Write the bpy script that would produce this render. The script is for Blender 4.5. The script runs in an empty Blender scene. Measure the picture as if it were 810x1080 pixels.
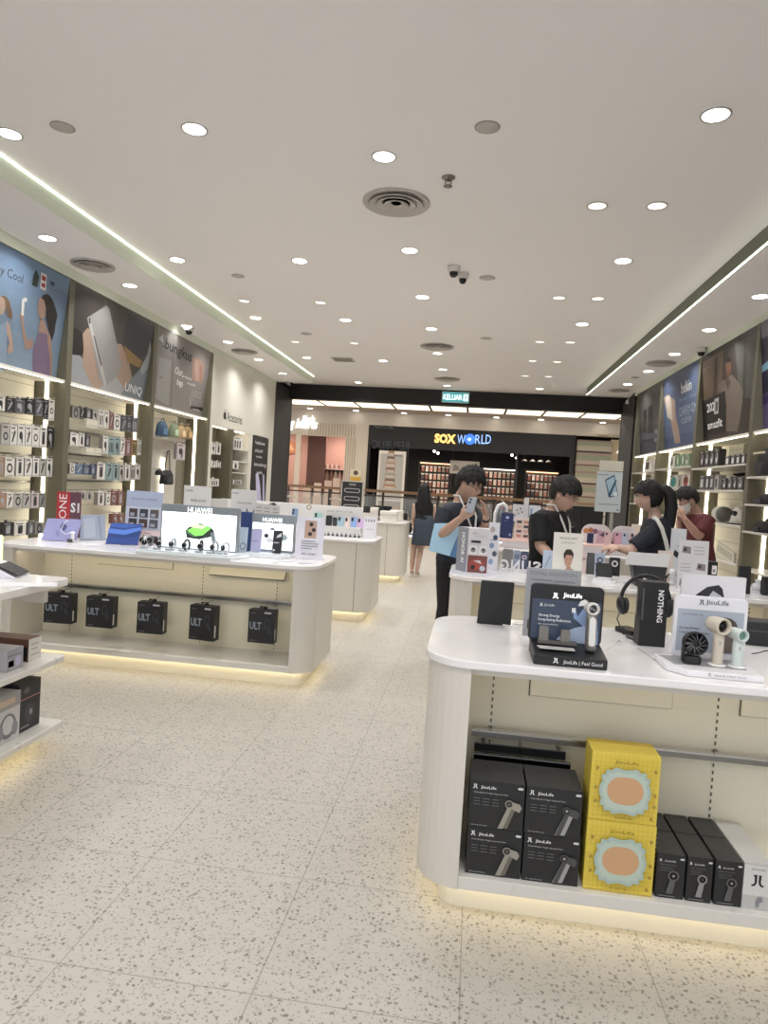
import bpy, math, random
from mathutils import Matrix, Vector, Euler

rnd = random.Random(11)
SC = bpy.context.scene
COL = SC.collection
PI = math.pi
R = math.radians

# ---------------------------------------------------------------- camera
CAM = Vector((0, 0, 1.5))
AX = Vector((0.98981483, 0.12850242, 0.06126762))
UP = Vector((-0.06588862, 0.03201911, 0.99731312))
FW = Vector((-0.12619542, 0.99119216, -0.04015984))
FPX = 728.37


def at(x, y, X=None, Y=None, Z=None):
    """the point of a real plane (a wall, a counter top, the floor) seen at a pixel of the 810x1080 photograph"""
    d = AX * (x - 405) - UP * (y - 540) + FW * FPX
    if X is not None:
        t = X / d.x
    elif Y is not None:
        t = Y / d.y
    else:
        t = (Z - 1.5) / d.z
    return CAM + d * t


def setup_camera():
    cd = bpy.data.cameras.new('camera')
    cd.sensor_fit = 'VERTICAL'
    cd.sensor_height = 36.0
    cd.sensor_width = 27.0
    cd.lens = FPX / 1080 * 36.0
    cd.clip_end = 200
    cd.clip_start = 0.05
    co = bpy.data.objects.new('camera', cd)
    m = Matrix((AX, UP, -FW)).transposed().to_4x4()
    m.translation = CAM
    co.matrix_world = m
    COL.objects.link(co)
    SC.camera = co


# ---------------------------------------------------------------- materials
def lin(h):
    h = h.lstrip('#')
    o = []
    for i in (0, 2, 4):
        c = int(h[i:i + 2], 16) / 255
        o.append(c / 12.92 if c <= .04045 else ((c + .055) / 1.055) ** 2.4)
    return (*o, 1)


_MC = {}


def mt(h, rough=.5, metal=0., emit=0., name=None, coat=0., alpha=1., trans=0.):
    k = (h, rough, metal, emit, coat, alpha, trans)
    if k in _MC:
        return _MC[k]
    m = bpy.data.materials.new(name or ('paint_' + h.strip('#')))
    m.use_nodes = True
    b = m.node_tree.nodes['Principled BSDF']
    c = lin(h)
    b.inputs['Base Color'].default_value = c
    b.inputs['Roughness'].default_value = rough
    b.inputs['Metallic'].default_value = metal
    b.inputs['Coat Weight'].default_value = coat
    if alpha < 1:
        b.inputs['Alpha'].default_value = alpha
    if trans:
        b.inputs['Transmission Weight'].default_value = trans
    if emit:
        b.inputs['Emission Color'].default_value = c
        b.inputs['Emission Strength'].default_value = emit
    # a whisper of procedural unevenness in the gloss
    nt = m.node_tree
    if not emit and not metal and not trans:
        tc = nt.nodes.new('ShaderNodeTexCoord')
        nz = nt.nodes.new('ShaderNodeTexNoise')
        nz.inputs['Scale'].default_value = 14
        mr = nt.nodes.new('ShaderNodeMapRange')
        mr.inputs['To Min'].default_value = max(0, rough - .06)
        mr.inputs['To Max'].default_value = min(1, rough + .06)
        nt.links.new(tc.outputs['Object'], nz.inputs['Vector'])
        nt.links.new(nz.outputs['Fac'], mr.inputs['Value'])
        nt.links.new(mr.outputs['Result'], b.inputs['Roughness'])
    _MC[k] = m
    return m


# ---------------------------------------------------------------- text outlines
_TC = {}


def text_geo(s, bold=0.0, shear=0.0):
    k = (s, bold, shear)
    if k in _TC:
        return _TC[k]
    cu = bpy.data.curves.new('t', 'FONT')
    cu.body = s
    cu.resolution_u = 2
    cu.offset = bold
    cu.shear = shear
    ob = bpy.data.objects.new('t', cu)
    COL.objects.link(ob)
    bpy.context.view_layer.update()
    me = ob.to_mesh()
    vs = [(v.co.x, v.co.y) for v in me.vertices]
    fs = [tuple(p.vertices) for p in me.polygons]
    ob.to_mesh_clear()
    bpy.data.objects.remove(ob)
    bpy.data.curves.remove(cu)
    if not vs:
        vs = [(0, 0), (1, 0), (0, 1)]
        fs = []
    x0 = min(v[0] for v in vs); x1 = max(v[0] for v in vs)
    y0 = min(v[1] for v in vs); y1 = max(v[1] for v in vs)
    _TC[k] = (vs, fs, x0, x1, y0, y1)
    return _TC[k]


# ---------------------------------------------------------------- mesh builder
class M:
    """collects shapes and links them as ONE mesh object. Local frame: x to the side, z up, the front faces -y."""

    def __init__(s, T=None):
        s.v = []; s.f = []; s.mi = []; s.sm = []; s.mats = []
        s.T = T or Matrix()
        s.k = 0

    def mid(s, m):
        if m not in s.mats:
            s.mats.append(m)
        return s.mats.index(m)

    def add(s, vs, fs, mat, smooth=False):
        b = len(s.v)
        s.v += [tuple(s.T @ Vector(v)) for v in vs]
        i = s.mid(mat)
        for f in fs:
            s.f.append([b + j for j in f]); s.mi.append(i); s.sm.append(smooth)
        return s

    def box(s, x0, x1, y0, y1, z0, z1, mat):
        x0, x1 = min(x0, x1), max(x0, x1); y0, y1 = min(y0, y1), max(y0, y1); z0, z1 = min(z0, z1), max(z0, z1)
        vs = [(x, y, z) for x in (x0, x1) for y in (y0, y1) for z in (z0, z1)]
        return s.add(vs, [(0, 1, 3, 2), (4, 6, 7, 5), (0, 4, 5, 1), (2, 3, 7, 6), (0, 2, 6, 4), (1, 5, 7, 3)], mat)

    def rbox(s, x0, x1, y0, y1, z0, z1, mat, r=.005, n=3):
        """box with its upright edges (seen from the front) rounded in the x-z outline"""
        return s.prism(rrect(x0, x1, z0, z1, r, n), 'y', y0, y1, mat)

    def prism(s, poly, axis, a, b, mat, smooth=False):
        n = len(poly)
        def P(p, t):
            return {'y': (p[0], t, p[1]), 'z': (p[0], p[1], t), 'x': (t, p[0], p[1])}[axis]
        vs = [P(p, a) for p in poly] + [P(p, b) for p in poly]
        area = sum(poly[i][0] * poly[(i + 1) % n][1] - poly[(i + 1) % n][0] * poly[i][1] for i in range(n))
        flip = (area > 0) ^ (b > a) ^ (axis == 'y')
        caps = [list(range(n))[::-1], list(range(n, 2 * n))]
        sides = [(i, (i + 1) % n, n + (i + 1) % n, n + i) for i in range(n)]
        if flip:
            caps = [c[::-1] for c in caps]; sides = [q[::-1] for q in sides]
        s.add(vs, caps, mat)
        b0 = len(s.v) - 2 * n
        i = s.mid(mat)
        for q in sides:
            s.f.append([b0 + j for j in q]); s.mi.append(i); s.sm.append(smooth)
        return s

    def cyl(s, p0, p1, r0, mat, r1=None, n=16):
        return s.tube([p0, p1], [r0, r0 if r1 is None else r1], mat, n, smooth=True)

    def tube(s, pts, r, mat, n=8, smooth=True, closed=False):
        pts = [Vector(p) for p in pts]
        rs = r if isinstance(r, (list, tuple)) else [r] * len(pts)
        m = len(pts)
        vs = []; prev = None
        for i, p in enumerate(pts):
            if closed:
                t = pts[(i + 1) % m] - pts[i - 1]
            else:
                t = pts[min(i + 1, m - 1)] - pts[max(i - 1, 0)]
            t.normalize()
            if prev is None:
                a = Vector((0, 0, 1)) if abs(t.z) < .9 else Vector((1, 0, 0))
            else:
                a = prev
            u = (a - t * a.dot(t)).normalized()
            w = t.cross(u)
            prev = u
            for k in range(n):
                q = 2 * PI * k / n
                vs.append(tuple(p + (u * math.cos(q) + w * math.sin(q)) * rs[i]))
        fs = []
        for i in range(m if closed else m - 1):
            j = (i + 1) % m
            for k in range(n):
                fs.append((i * n + k, i * n + (k + 1) % n, j * n + (k + 1) % n, j * n + k))
        s.add(vs, fs, mat, smooth)
        if not closed:
            b = len(s.v) - len(vs); i0 = s.mid(mat)
            s.f.append([b + k for k in range(n)][::-1]); s.mi.append(i0); s.sm.append(False)
            s.f.append([b + (m - 1) * n + k for k in range(n)]); s.mi.append(i0); s.sm.append(False)
        return s

    def loft(s, rings, mat, n=20, power=2.0):
        """rings: (centre, half-axis a, half-axis b)"""
        vs = []
        for c, a, b in rings:
            c = Vector(c); a = Vector(a); b = Vector(b)
            for k in range(n):
                q = 2 * PI * k / n
                ca, sa = math.cos(q), math.sin(q)
                e = 2 / power
                vs.append(tuple(c + a * math.copysign(abs(ca) ** e, ca) + b * math.copysign(abs(sa) ** e, sa)))
        fs = []
        for i in range(len(rings) - 1):
            for k in range(n):
                fs.append((i * n + k, i * n + (k + 1) % n, (i + 1) * n + (k + 1) % n, (i + 1) * n + k))
        fs.append(tuple(range(n))[::-1])
        fs.append(tuple(range((len(rings) - 1) * n, len(rings) * n)))
        return s.add(vs, fs, mat, True)

    def lathe(s, prof, mat, n=24, c=(0, 0, 0)):
        vs = []
        for r, z in prof:
            for k in range(n):
                q = 2 * PI * k / n
                vs.append((c[0] + r * math.cos(q), c[1] + r * math.sin(q), c[2] + z))
        fs = []
        for i in range(len(prof) - 1):
            for k in range(n):
                fs.append((i * n + k, i * n + (k + 1) % n, (i + 1) * n + (k + 1) % n, (i + 1) * n + k))
        fs.append(tuple(range(n))[::-1])
        fs.append(tuple(range((len(prof) - 1) * n, len(prof) * n)))
        return s.add(vs, fs, mat, True)

    def ball(s, c, r, mat, nu=20, nv=12):
        if not isinstance(r, (tuple, list)):
            r = (r, r, r)
        vs = []
        for i in range(1, nv):
            th = PI * i / nv
            for k in range(nu):
                q = 2 * PI * k / nu
                vs.append((c[0] + r[0] * math.sin(th) * math.cos(q), c[1] + r[1] * math.sin(th) * math.sin(q), c[2] + r[2] * math.cos(th)))
        fs = []
        for i in range(nv - 2):
            for k in range(nu):
                fs.append((i * nu + k, (i + 1) * nu + k, (i + 1) * nu + (k + 1) % nu, i * nu + (k + 1) % nu))
        t = len(vs)
        vs += [(c[0], c[1], c[2] + r[2]), (c[0], c[1], c[2] - r[2])]
        for k in range(nu):
            fs.append((t, k, (k + 1) % nu))
            fs.append((t + 1, (nv - 2) * nu + (k + 1) % nu, (nv - 2) * nu + k))
        return s.add(vs, fs, mat, True)

    # ---- flat print, laid in fine layers on the face y0 (facing -y)
    def ly(s, y):
        s.k += 1
        return y - .0004 * s.k

    def flat(s, poly, y, mat):
        yy = s.ly(y)
        n = len(poly)
        area = sum(poly[i][0] * poly[(i + 1) % n][1] - poly[(i + 1) % n][0] * poly[i][1] for i in range(n))
        idx = list(range(n)) if area > 0 else list(range(n))[::-1]
        return s.add([(p[0], yy, p[1]) for p in poly], [idx], mat)

    def rect(s, x0, x1, z0, z1, y, mat):
        return s.flat([(x0, z0), (x1, z0), (x1, z1), (x0, z1)], y, mat)

    def disc(s, x, z, rx, rz, y, mat, n=20, rot=0.):
        c, q = math.cos(rot), math.sin(rot)
        return s.flat([(x + c * rx * math.cos(2 * PI * i / n) - q * rz * math.sin(2 * PI * i / n),
                        z + q * rx * math.cos(2 * PI * i / n) + c * rz * math.sin(2 * PI * i / n)) for i in range(n)], y, mat)

    def text(s, t, x, z, h, y, mat, w=None, align='C', rot=0., mirror=False, bold=0., depth=0., shear=0.):
        """text whose outline is h tall (and w wide when given), centred (C) or starting (L) at x, its foot at z"""
        vs, fs, x0, x1, y0, y1 = text_geo(t, bold, shear)
        k = h / max(1e-6, y1 - y0)
        kx = k if w is None else w / max(1e-6, x1 - x0)
        wd = (x1 - x0) * kx
        ox = {'C': -wd / 2, 'L': 0, 'R': -wd}[align]
        c, q = math.cos(rot), math.sin(rot)
        yy = s.ly(y)
        out = []
        for a, b in vs:
            u = (a - x0) * kx + ox
            v = (b - y0) * k
            if mirror:
                u = -u
            out.append((x + c * u - q * v, yy, z + q * u + c * v))
        if mirror:
            fs = [f[::-1] for f in fs]
        if depth:
            n = len(out)
            edge = {}
            for f in fs:
                for i in range(len(f)):
                    e = (f[i], f[(i + 1) % len(f)])
                    edge[e] = edge.get(e, 0) + 1
            side = [e for e in edge if (e[1], e[0]) not in edge]
            out2 = out + [(p[0], p[1] + depth, p[2]) for p in out]
            ff = list(fs) + [tuple(n + j for j in f[::-1]) for f in fs] + [(b_, a_, a_ + n, b_ + n) for a_, b_ in side]
            return s.add(out2, ff, mat)
        return s.add(out, fs, mat)

    def build(s, name, parent=None, label=None, bevel=0., cat=None, group=None, kind=None, seg=2):
        me = bpy.data.meshes.new(name)
        me.from_pydata(s.v, [], s.f)
        for m in s.mats:
            me.materials.append(m)
        me.polygons.foreach_set('material_index', s.mi)
        me.polygons.foreach_set('use_smooth', s.sm)
        me.update()
        o = bpy.data.objects.new(name, me)
        COL.objects.link(o)
        if parent is not None:
            o.parent = parent.o if isinstance(parent, Thing) else parent
        if bevel:
            b = o.modifiers.new('soft_edges', 'BEVEL')
            b.width = bevel; b.segments = seg; b.limit_method = 'ANGLE'; b.angle_limit = R(50)
            b.harden_normals = False
        tag(o, label, cat, group, kind)
        return o


def tag(o, label=None, cat=None, group=None, kind=None):
    if label: o['label'] = label
    if cat: o['category'] = cat
    if group: o['group'] = group
    if kind: o['kind'] = kind
    return o


def rrect(x0, x1, z0, z1, r, n=4):
    p = []
    r = min(r, (x1 - x0) / 2, (z1 - z0) / 2)
    for cx, cz, a0 in ((x1 - r, z0 + r, -90), (x1 - r, z1 - r, 0), (x0 + r, z1 - r, 90), (x0 + r, z0 + r, 180)):
        for i in range(n + 1):
            a = R(a0 + 90 * i / n)
            p.append((cx + r * math.cos(a), cz + r * math.sin(a)))
    return p


class Thing:
    """an Empty at the base of a thing; its parts are built in its local frame (front faces -y)"""

    def __init__(s, name, label, cat, loc=(0, 0, 0), rz=0., tilt=0., group=None, kind=None):
        s.o = bpy.data.objects.new(name, None)
        s.o.empty_display_size = .05
        s.mat = Matrix.Translation(Vector(loc)) @ Matrix.Rotation(rz, 4, 'Z') @ Matrix.Rotation(tilt, 4, 'X')
        s.o.matrix_world = s.mat
        s.inv = s.mat.inverted()
        COL.objects.link(s.o)
        tag(s.o, label, cat, group, kind)

    def px(s, x, y, y0=0.):
        """where the line of sight of a photograph pixel meets the local plane y = y0: (local x, local z)"""
        o = s.inv @ CAM
        d = s.inv.to_3x3() @ (AX * (x - 405) - UP * (y - 540) + FW * FPX)
        t = (y0 - o.y) / d.y
        p = o + d * t
        return (p.x, p.z)

    def pp(s, pts, y0=0.):
        return [s.px(a, b, y0) for a, b in pts]


ORD = ['first', 'second', 'third', 'fourth', 'fifth', 'sixth', 'seventh', 'eighth', 'ninth', 'tenth', 'eleventh', 'twelfth',
       'thirteenth', 'fourteenth', 'fifteenth', 'sixteenth', 'seventeenth', 'eighteenth', 'nineteenth', 'twentieth']

# shared finishes
WHITE = mt('#e6e3de', .35, name='white_laminate')
CREAM = mt('#ddd6c4', .5, name='cream_laminate')
PLINTH = mt('#efe9da', .5, name='plinth_laminate')
BLACK = mt('#17171a', .45, name='black_plastic')
BLACKG = mt('#0c0c0e', .15, name='black_glass')
CARD = mt('#ecebea', .55, name='white_card')
GREYC = mt('#9b9c9e', .5, name='grey_card')
CHROME = mt('#c9c9c9', .25, 1., name='chrome')
STEEL = mt('#8c8a86', .35, 1., name='steel')
OLIVE = mt('#5e594a', .6, name='olive_laminate')
OLIVED = mt('#4a4639', .6, name='dark_olive_laminate')
DARK = mt('#1e1c1b', .6, name='dark_portal_panel')
INK = mt('#26262a', .6, name='ink')
INKW = mt('#f2f2f2', .6, name='white_ink')
INKG = mt('#8a8c92', .6, name='grey_ink')
LEDW = mt('#fff4dc', .5, 0, 6., name='white_led')
LEDY = mt('#fff0c6', .5, 0, 4.2, name='warm_led')
EXPO = 0.52
setup_camera()
XL, XR = -4.5, 3.05          # front planes of the wall units
HC, HS = 3.8, 3.64           # main ceiling, side soffits
YF = 16.4                    # shop front
YB = -1.3


def floor_mat(name, base, chips, tile, ox, oy, grout):
    m = bpy.data.materials.new(name); m.use_nodes = True
    nt = m.node_tree; N = nt.nodes; L = nt.links
    b = N['Principled BSDF']
    tc = N.new('ShaderNodeTexCoord')
    v1 = N.new('ShaderNodeTexVoronoi'); v1.inputs['Scale'].default_value = 58; v1.inputs['Randomness'].default_value = 1
    v2 = N.new('ShaderNodeTexVoronoi'); v2.inputs['Scale'].default_value = 95
    nz = N.new('ShaderNodeTexNoise'); nz.inputs['Scale'].default_value = 9
    warp = N.new('ShaderNodeVectorMath'); warp.operation = 'MULTIPLY_ADD'
    nz2 = N.new('ShaderNodeTexNoise'); nz2.inputs['Scale'].default_value = 60
    L.new(tc.outputs['Object'], nz2.inputs['Vector'])
    L.new(nz2.outputs['Color'], warp.inputs[0]); warp.inputs[1].default_value = (.022, .022, .022)
    L.new(tc.outputs['Object'], warp.inputs[2])
    for v in (v1, v2):
        L.new(warp.outputs[0], v.inputs['Vector'])
    L.new(tc.outputs['Object'], nz.inputs['Vector'])
    def chipmask(v, size, pick):
        lt = N.new('ShaderNodeMath'); lt.operation = 'LESS_THAN'; lt.inputs[1].default_value = size
        L.new(v.outputs['Distance'], lt.inputs[0])
        sp = N.new('ShaderNodeSeparateColor'); L.new(v.outputs['Color'], sp.inputs[0])
        g = N.new('ShaderNodeMath'); g.operation = 'LESS_THAN'; g.inputs[1].default_value = pick
        L.new(sp.outputs[0], g.inputs[0])
        mu = N.new('ShaderNodeMath'); mu.operation = 'MULTIPLY'
        L.new(lt.outputs[0], mu.inputs[0]); L.new(g.outputs[0], mu.inputs[1])
        return mu, sp
    def mix(a, bcol, fac):
        x = N.new('ShaderNodeMix'); x.data_type = 'RGBA'
        if hasattr(fac, 'is_linked'): L.new(fac, x.inputs[0])
        else: x.inputs[0].default_value = fac
        for i, q in ((6, a), (7, bcol)):
            if hasattr(q, 'is_linked'): L.new(q, x.inputs[i])
            else: x.inputs[i].default_value = q
        return x.outputs[2]
    c = mix(lin(base[0]), lin(base[1]), nz.outputs['Fac'])
    m2, s2 = chipmask(v2, .36, .5)
    c = mix(c, lin(chips[1]), m2.outputs[0])
    m1, s1 = chipmask(v1, .33, .46)
    dk = N.new('ShaderNodeValToRGB')
    dk.color_ramp.elements[0].color = lin(chips[0]); dk.color_ramp.elements[1].color = lin(chips[2])
    L.new(s1.outputs[1], dk.inputs[0])
    c = mix(c, dk.outputs[0], m1.outputs[0])
    sep = N.new('ShaderNodeSeparateXYZ'); L.new(tc.outputs['Object'], sep.inputs[0])
    lines = []
    for i, o in ((0, ox), (1, oy)):
        a = N.new('ShaderNodeMath'); a.operation = 'SUBTRACT'; a.inputs[1].default_value = o - tile * 40 + .0018
        L.new(sep.outputs[i], a.inputs[0])
        d = N.new('ShaderNodeMath'); d.operation = 'MODULO'; d.inputs[1].default_value = tile
        L.new(a.outputs[0], d.inputs[0])
        e = N.new('ShaderNodeMath'); e.operation = 'LESS_THAN'; e.inputs[1].default_value = .0036
        L.new(d.outputs[0], e.inputs[0]); lines.append(e)
    mx = N.new('ShaderNodeMath'); mx.operation = 'MAXIMUM'
    L.new(lines[0].outputs[0], mx.inputs[0]); L.new(lines[1].outputs[0], mx.inputs[1])
    gm = N.new('ShaderNodeMath'); gm.operation = 'MULTIPLY'; gm.inputs[1].default_value = .62
    L.new(mx.outputs[0], gm.inputs[0])
    c = mix(c, lin(grout), gm.outputs[0])
    L.new(c, b.inputs['Base Color'])
    b.inputs['Roughness'].default_value = .42
    b.inputs['Specular IOR Level'].default_value = .35
    return m


FLOOR = floor_mat('terrazzo_tile', ('#b0aba2', '#bbb6ad'), ('#78726a', '#98938a', '#8f8a81'), .6, -.545, 1.89, '#6f6a60')
MALLF = floor_mat('mall_floor_tile', ('#a3927c', '#b09f88'), ('#86775f', '#a08f78', '#c0b09a'), .8, 0, 17, '#6f6050')
CEIL = mt('#f3f0ef', .8, name='ceiling_paint')
COVEL = mt('#dde4d4', .7, name='pale_cove_paint')
COVER = mt('#74766a', .7, name='shaded_cove_grey')  # unlit shade of this fascia put into its colour
WALLW = mt('#e2e0d6', .6, name='white_wall_paint')
CORN = mt('#d9dfd0', .7, name='cornice_paint')


def struct(name, f, kind='structure'):
    m = M(); f(m)
    return m.build(name, kind=kind)


struct('floor', lambda m: m.box(-6, 5, YB, YF + .25, -.1, 0, FLOOR))
struct('floor_mall', lambda m: m.box(-14, 12, YF + .25, 20.15, -.1, 0, MALLF))
struct('floor_mall_far', lambda m: m.box(-14, 12, 24.9, 36, -.1, 0, MALLF))
struct('floor_atrium_below', lambda m: m.box(-14, 12, 18, 27, -5.1, -5, mt('#4a4540', .6)))
struct('ceiling', lambda m: m.box(-3.7, 2.25, YB, YF, HC, HC + .1, CEIL))
YSE = 15.1
struct('ceiling_soffit_left', lambda m: (m.box(-5.05, -3.7, YB, YSE, HS, HC + .1, CEIL), m.box(-5.05, -3.7, YSE, YF, HC, HC + .1, CEIL)))
struct('ceiling_soffit_right', lambda m: (m.box(2.25, 3.6, YB, YSE, HS, HC + .1, CEIL), m.box(2.25, 3.6, YSE, YF, HC, HC + .1, CEIL)))
struct('trim_1', lambda m: m.box(-3.7, -3.685, YB, YSE, HS - .004, HC, COVEL))
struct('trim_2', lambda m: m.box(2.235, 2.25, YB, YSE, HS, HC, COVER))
struct('wall_left', lambda m: m.box(-5.05, -4.9, YB, YF, 0, HC, OLIVE))
struct('wall_right', lambda m: m.box(3.45, 3.6, YB, YF, 0, HC, OLIVE))
# cornices over the wall units
struct('trim_3', lambda m: m.box(-4.9, XL + .005, YB, 15.0, 3.53, HS, CORN))
struct('trim_4', lambda m: m.box(XR - .005, 3.45, YB, 14.3, 3.555, HS, CORN))
# dark shop-front portal
struct('wall_front', lambda m: (m.box(-5.05, 3.6, YF, YF + .25, 3.44, HC + .1, DARK), m.box(-5.05, -4.56, YF, YF + .25, 0, 3.44, DARK),
                                m.box(3.27, 3.6, YF, YF + .25, 0, 3.44, DARK)))
struct('wall_portal_left', lambda m: m.prism([(-4.9, 15.0), (-4.5, 15.0), (-4.56, YF), (-4.9, YF)], 'z', 0, HS, DARK))
struct('wall_portal_right', lambda m: m.prism([(3.05, 14.3), (3.45, 14.3), (3.45, YF), (3.25, YF)], 'z', 0, HS, DARK))

# cove LED lines
def led(name, label, f, mat=LEDW):
    m = M(); f(m)
    return m.build(name, label=label, cat='light')
COVELED = mt('#f1fbe6', .5, 0, 3., name='cove_led')
led('cove_light', 'pale glowing line along the top of the cove over the phone case wall', lambda m: m.box(-3.69, -3.675, YB + .05, YSE, HC - .013, HC - .002, COVELED))
led('cove_light', 'pale glowing line along the lower lip of the dark cove band', lambda m: m.box(2.226, 2.238, YB + .05, YSE, HS - .002, HS + .01, COVELED))

# ---------------------------------------------------------------- ceiling fittings
def zc(p):
    return HS if (p.x < -3.7 or p.x > 2.25) else HC
def cpt(x, y):
    p = at(x, y, Z=HC)
    if p.x < -3.68 or p.x > 2.23:
        p = at(x, y, Z=HS)
    return p
BR = [(10, 141), (205, 136), (405, 165), (755, 121), (187, 274), (316, 275), (432, 264), (657, 275), (269.6, 335.2), (364.4, 337.4), (445.5, 313.3),
      (455, 346.7), (461.5, 372.6), (404, 380.4), (323.3, 377), (467, 389.6), (471.5, 406.7), (377.8, 403.3), (614, 341.9), (569.3, 410),
      (801.9, 312.6), (748, 348), (711.5, 373.3), (684, 391.5), (662, 405.2), (50, 251), (137, 301), (197, 344), (240.4, 360.7), (272.6, 379), (298, 393.7)]
DIM = [(630, 217), (693, 217), (257.8, 317.4), (338, 319), (589.6, 314), (630.7, 314.8), (373.7, 362), (311.5, 360.4), (569.6, 360.4), (601.5, 361),
       (561.9, 380.4), (587.8, 381.5), (553.7, 396.3), (578.5, 397)]
RIM = mt('#b9b4ae', .4, .3, name='downlight_rim')
LENS = mt('#fffaf0', .4, 0, 9., name='lit_lens')
LENSD = mt('#fff6ea', .4, 0, .85, name='dim_lens')


def light_data(e, spread=165, size=.11, col=(1, .955, .89)):
    d = bpy.data.lights.new('downlight_beam', 'AREA')
    d.shape = 'DISK'; d.size = size; d.energy = e; d.spread = R(spread); d.color = col
    return d
LD = light_data(9.6, col=(1, .985, .965), spread=132)
LDS = light_data(5.6, col=(1, .985, .965), spread=132)
def downlight(p, z, bright, label, k):
    big = .075 if bright else .068
    t = Thing('downlight', label, 'light', (p.x, p.y, z), group=None)
    m = M(); m.lathe([(big, -.004), (big + .012, -.008), (big + .014, -.002), (big + .014, 0), (big, 0)], RIM, 28); m.build('rim', t)
    m = M(); m.lathe([(.001, -.0045), (big, -.0045), (big, -.003), (.001, -.003)], LENS if bright else LENSD, 28); m.build('lens', t)
    if bright:
        lo = bpy.data.objects.new('beam', LD if z == HC else LDS); COL.objects.link(lo); lo.parent = t.o; lo.location = (0, 0, -.012)
def whereabouts(p, z):
    side = 'main ceiling' if z == HC else ('soffit over the case wall' if p.x < 0 else 'soffit over the shelf wall')
    return side
pts = []
for b, L in ((True, BR), (False, DIM)):
    for q in L:
        p = cpt(*q); pts.append((p, zc(p), b))
groups = {}
for p, z, b in pts:
    groups.setdefault((whereabouts(p, z), b), []).append((p, z))
for (side, b), L in groups.items():
    L.sort(key=lambda a: a[0].y)
    for i, (p, z) in enumerate(L):
        kind = 'bright lit round downlight' if b else 'dim round downlight'
        downlight(p, z, b, '%s in the %s, %s from the camera end' % (kind, side, ORD[i] if i < 20 else '%dth' % (i + 1)), i)
# the rows go on behind the camera (out of view, they light the near floor)
for x in (-2.9, -1.3, .4, 1.6):
    for y in (.7,):
        lo = bpy.data.objects.new('downlight_beam', LD); COL.objects.link(lo); lo.location = (x, y, HC - .012)
for y in (1.5, 3.3):
    for x in (-4.05, 2.65):
        lo = bpy.data.objects.new('downlight_beam', LD); COL.objects.link(lo); lo.location = (x, y, HS - .012)

GR = mt('#bcb6b0', .5, name='diffuser_paint'); GRD = mt('#8d8782', .7, name='diffuser_gap')
def diffuser(q, r, label):
    p = cpt(*q); z = zc(p)
    t = Thing('air_diffuser', label, 'air vent', (p.x, p.y, z))
    m = M(); m.lathe([(r * .86, -.006), (r, -.02), (r * 1.02, -.012), (r * 1.02, 0), (r * .86, 0)], GR, 40); m.build('outer_ring', t)
    m = M(); m.lathe([(.001, -.003), (r * .87, -.003), (r * .87, 0), (.001, 0)], GRD, 40); m.build('throat', t)
    for a, b in ((.64, .8), (.42, .58), (.16, .36)):
        m = M(); m.lathe([(r * a, -.012), (r * b, -.034), (r * b + .006, -.028), (r * a, -.004)], GR, 40); m.build('cone_ring', t)
diffuser((418, 213), .27, 'large round air diffuser in the main ceiling beside the sprinkler')
diffuser((461, 365.2), .27, 'round air diffuser in the main ceiling halfway to the exit sign')
diffuser((471.5, 399.6), .27, 'round air diffuser in the main ceiling just before the exit sign')
diffuser((98, 279), .22, 'round air diffuser in the soffit above the blue poster')
diffuser((257.8, 370.4), .22, 'round air diffuser in the soffit above the white accessories wall')
diffuser((697, 382.6), .22, 'round air diffuser in the soffit above the blue cable poster')
diffuser((652.6, 411.5), .2, 'round air diffuser in the soffit beside the dark portal')
p = cpt(362, 379)
t = Thing('ceiling_grille', 'small square slotted grille in the main ceiling beyond the middle downlights', 'air vent', (p.x, p.y, HC))
m = M(); m.box(-.2, .2, -.2, .2, -.012, 0, GR); m.build('frame', t)
m = M()
for i in range(6): m.box(-.17, .17, -.17 + i * .06, -.14 + i * .06, -.016, -.012, GRD)
m.build('slot', t)

SPK = mt('#b8b3ad', .6, name='speaker_cover')
for q, lab, r in (((66, 134), 'round ceiling speaker cover above the phone case wall, near the camera', .075), ((514, 134), 'flat round blank cover in the ceiling near the camera', .075),
                  ((514, 293), 'flat round blank cover just beyond the twin dome cameras', .08), ((251, 291), 'small round detector base by the cove over the phone case wall', .07),
                  ((323, 352), 'small round detector base far along the cove over the phone case wall', .08), ((513, 357), 'small round cover between the far diffuser and the dim lights', .08),
                  ((669, 398), 'small round cover in the soffit by the dark portal', .07)):
    p = cpt(*q); z = zc(p)
    t = Thing('ceiling_cover', lab, 'ceiling fitting', (p.x, p.y, z))
    m = M(); m.lathe([(.001, -.008), (r * .9, -.008), (r, -.003), (r, 0), (.001, 0)], SPK, 28); m.build('disc', t)
    m = M(); m.lathe([(r * 1.0, -.004), (r * 1.08, -.003), (r * 1.08, 0), (r, 0)], GRD, 28); m.build('ring', t)
p = cpt(473, 187)
t = Thing('sprinkler', 'small sprinkler head in the ceiling beside the large round diffuser', 'sprinkler', (p.x, p.y, HC))
m = M(); m.lathe([(.05, 0), (.05, -.006), (.02, -.01), (.012, -.03), (.001, -.03)], STEEL, 20); m.build('escutcheon', t)
m = M(); m.tube([(-.018, 0, -.02), (-.022, 0, -.045), (0, 0, -.06), (.022, 0, -.045), (.018, 0, -.02)], .004, STEEL, 6); m.build('yoke', t)
m = M(); m.lathe([(.03, -.062), (.034, -.066), (.001, -.066)], STEEL, 16); m.build('deflector', t)
CAMW = mt('#cfccc8', .4, name='camera_shell')
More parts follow.
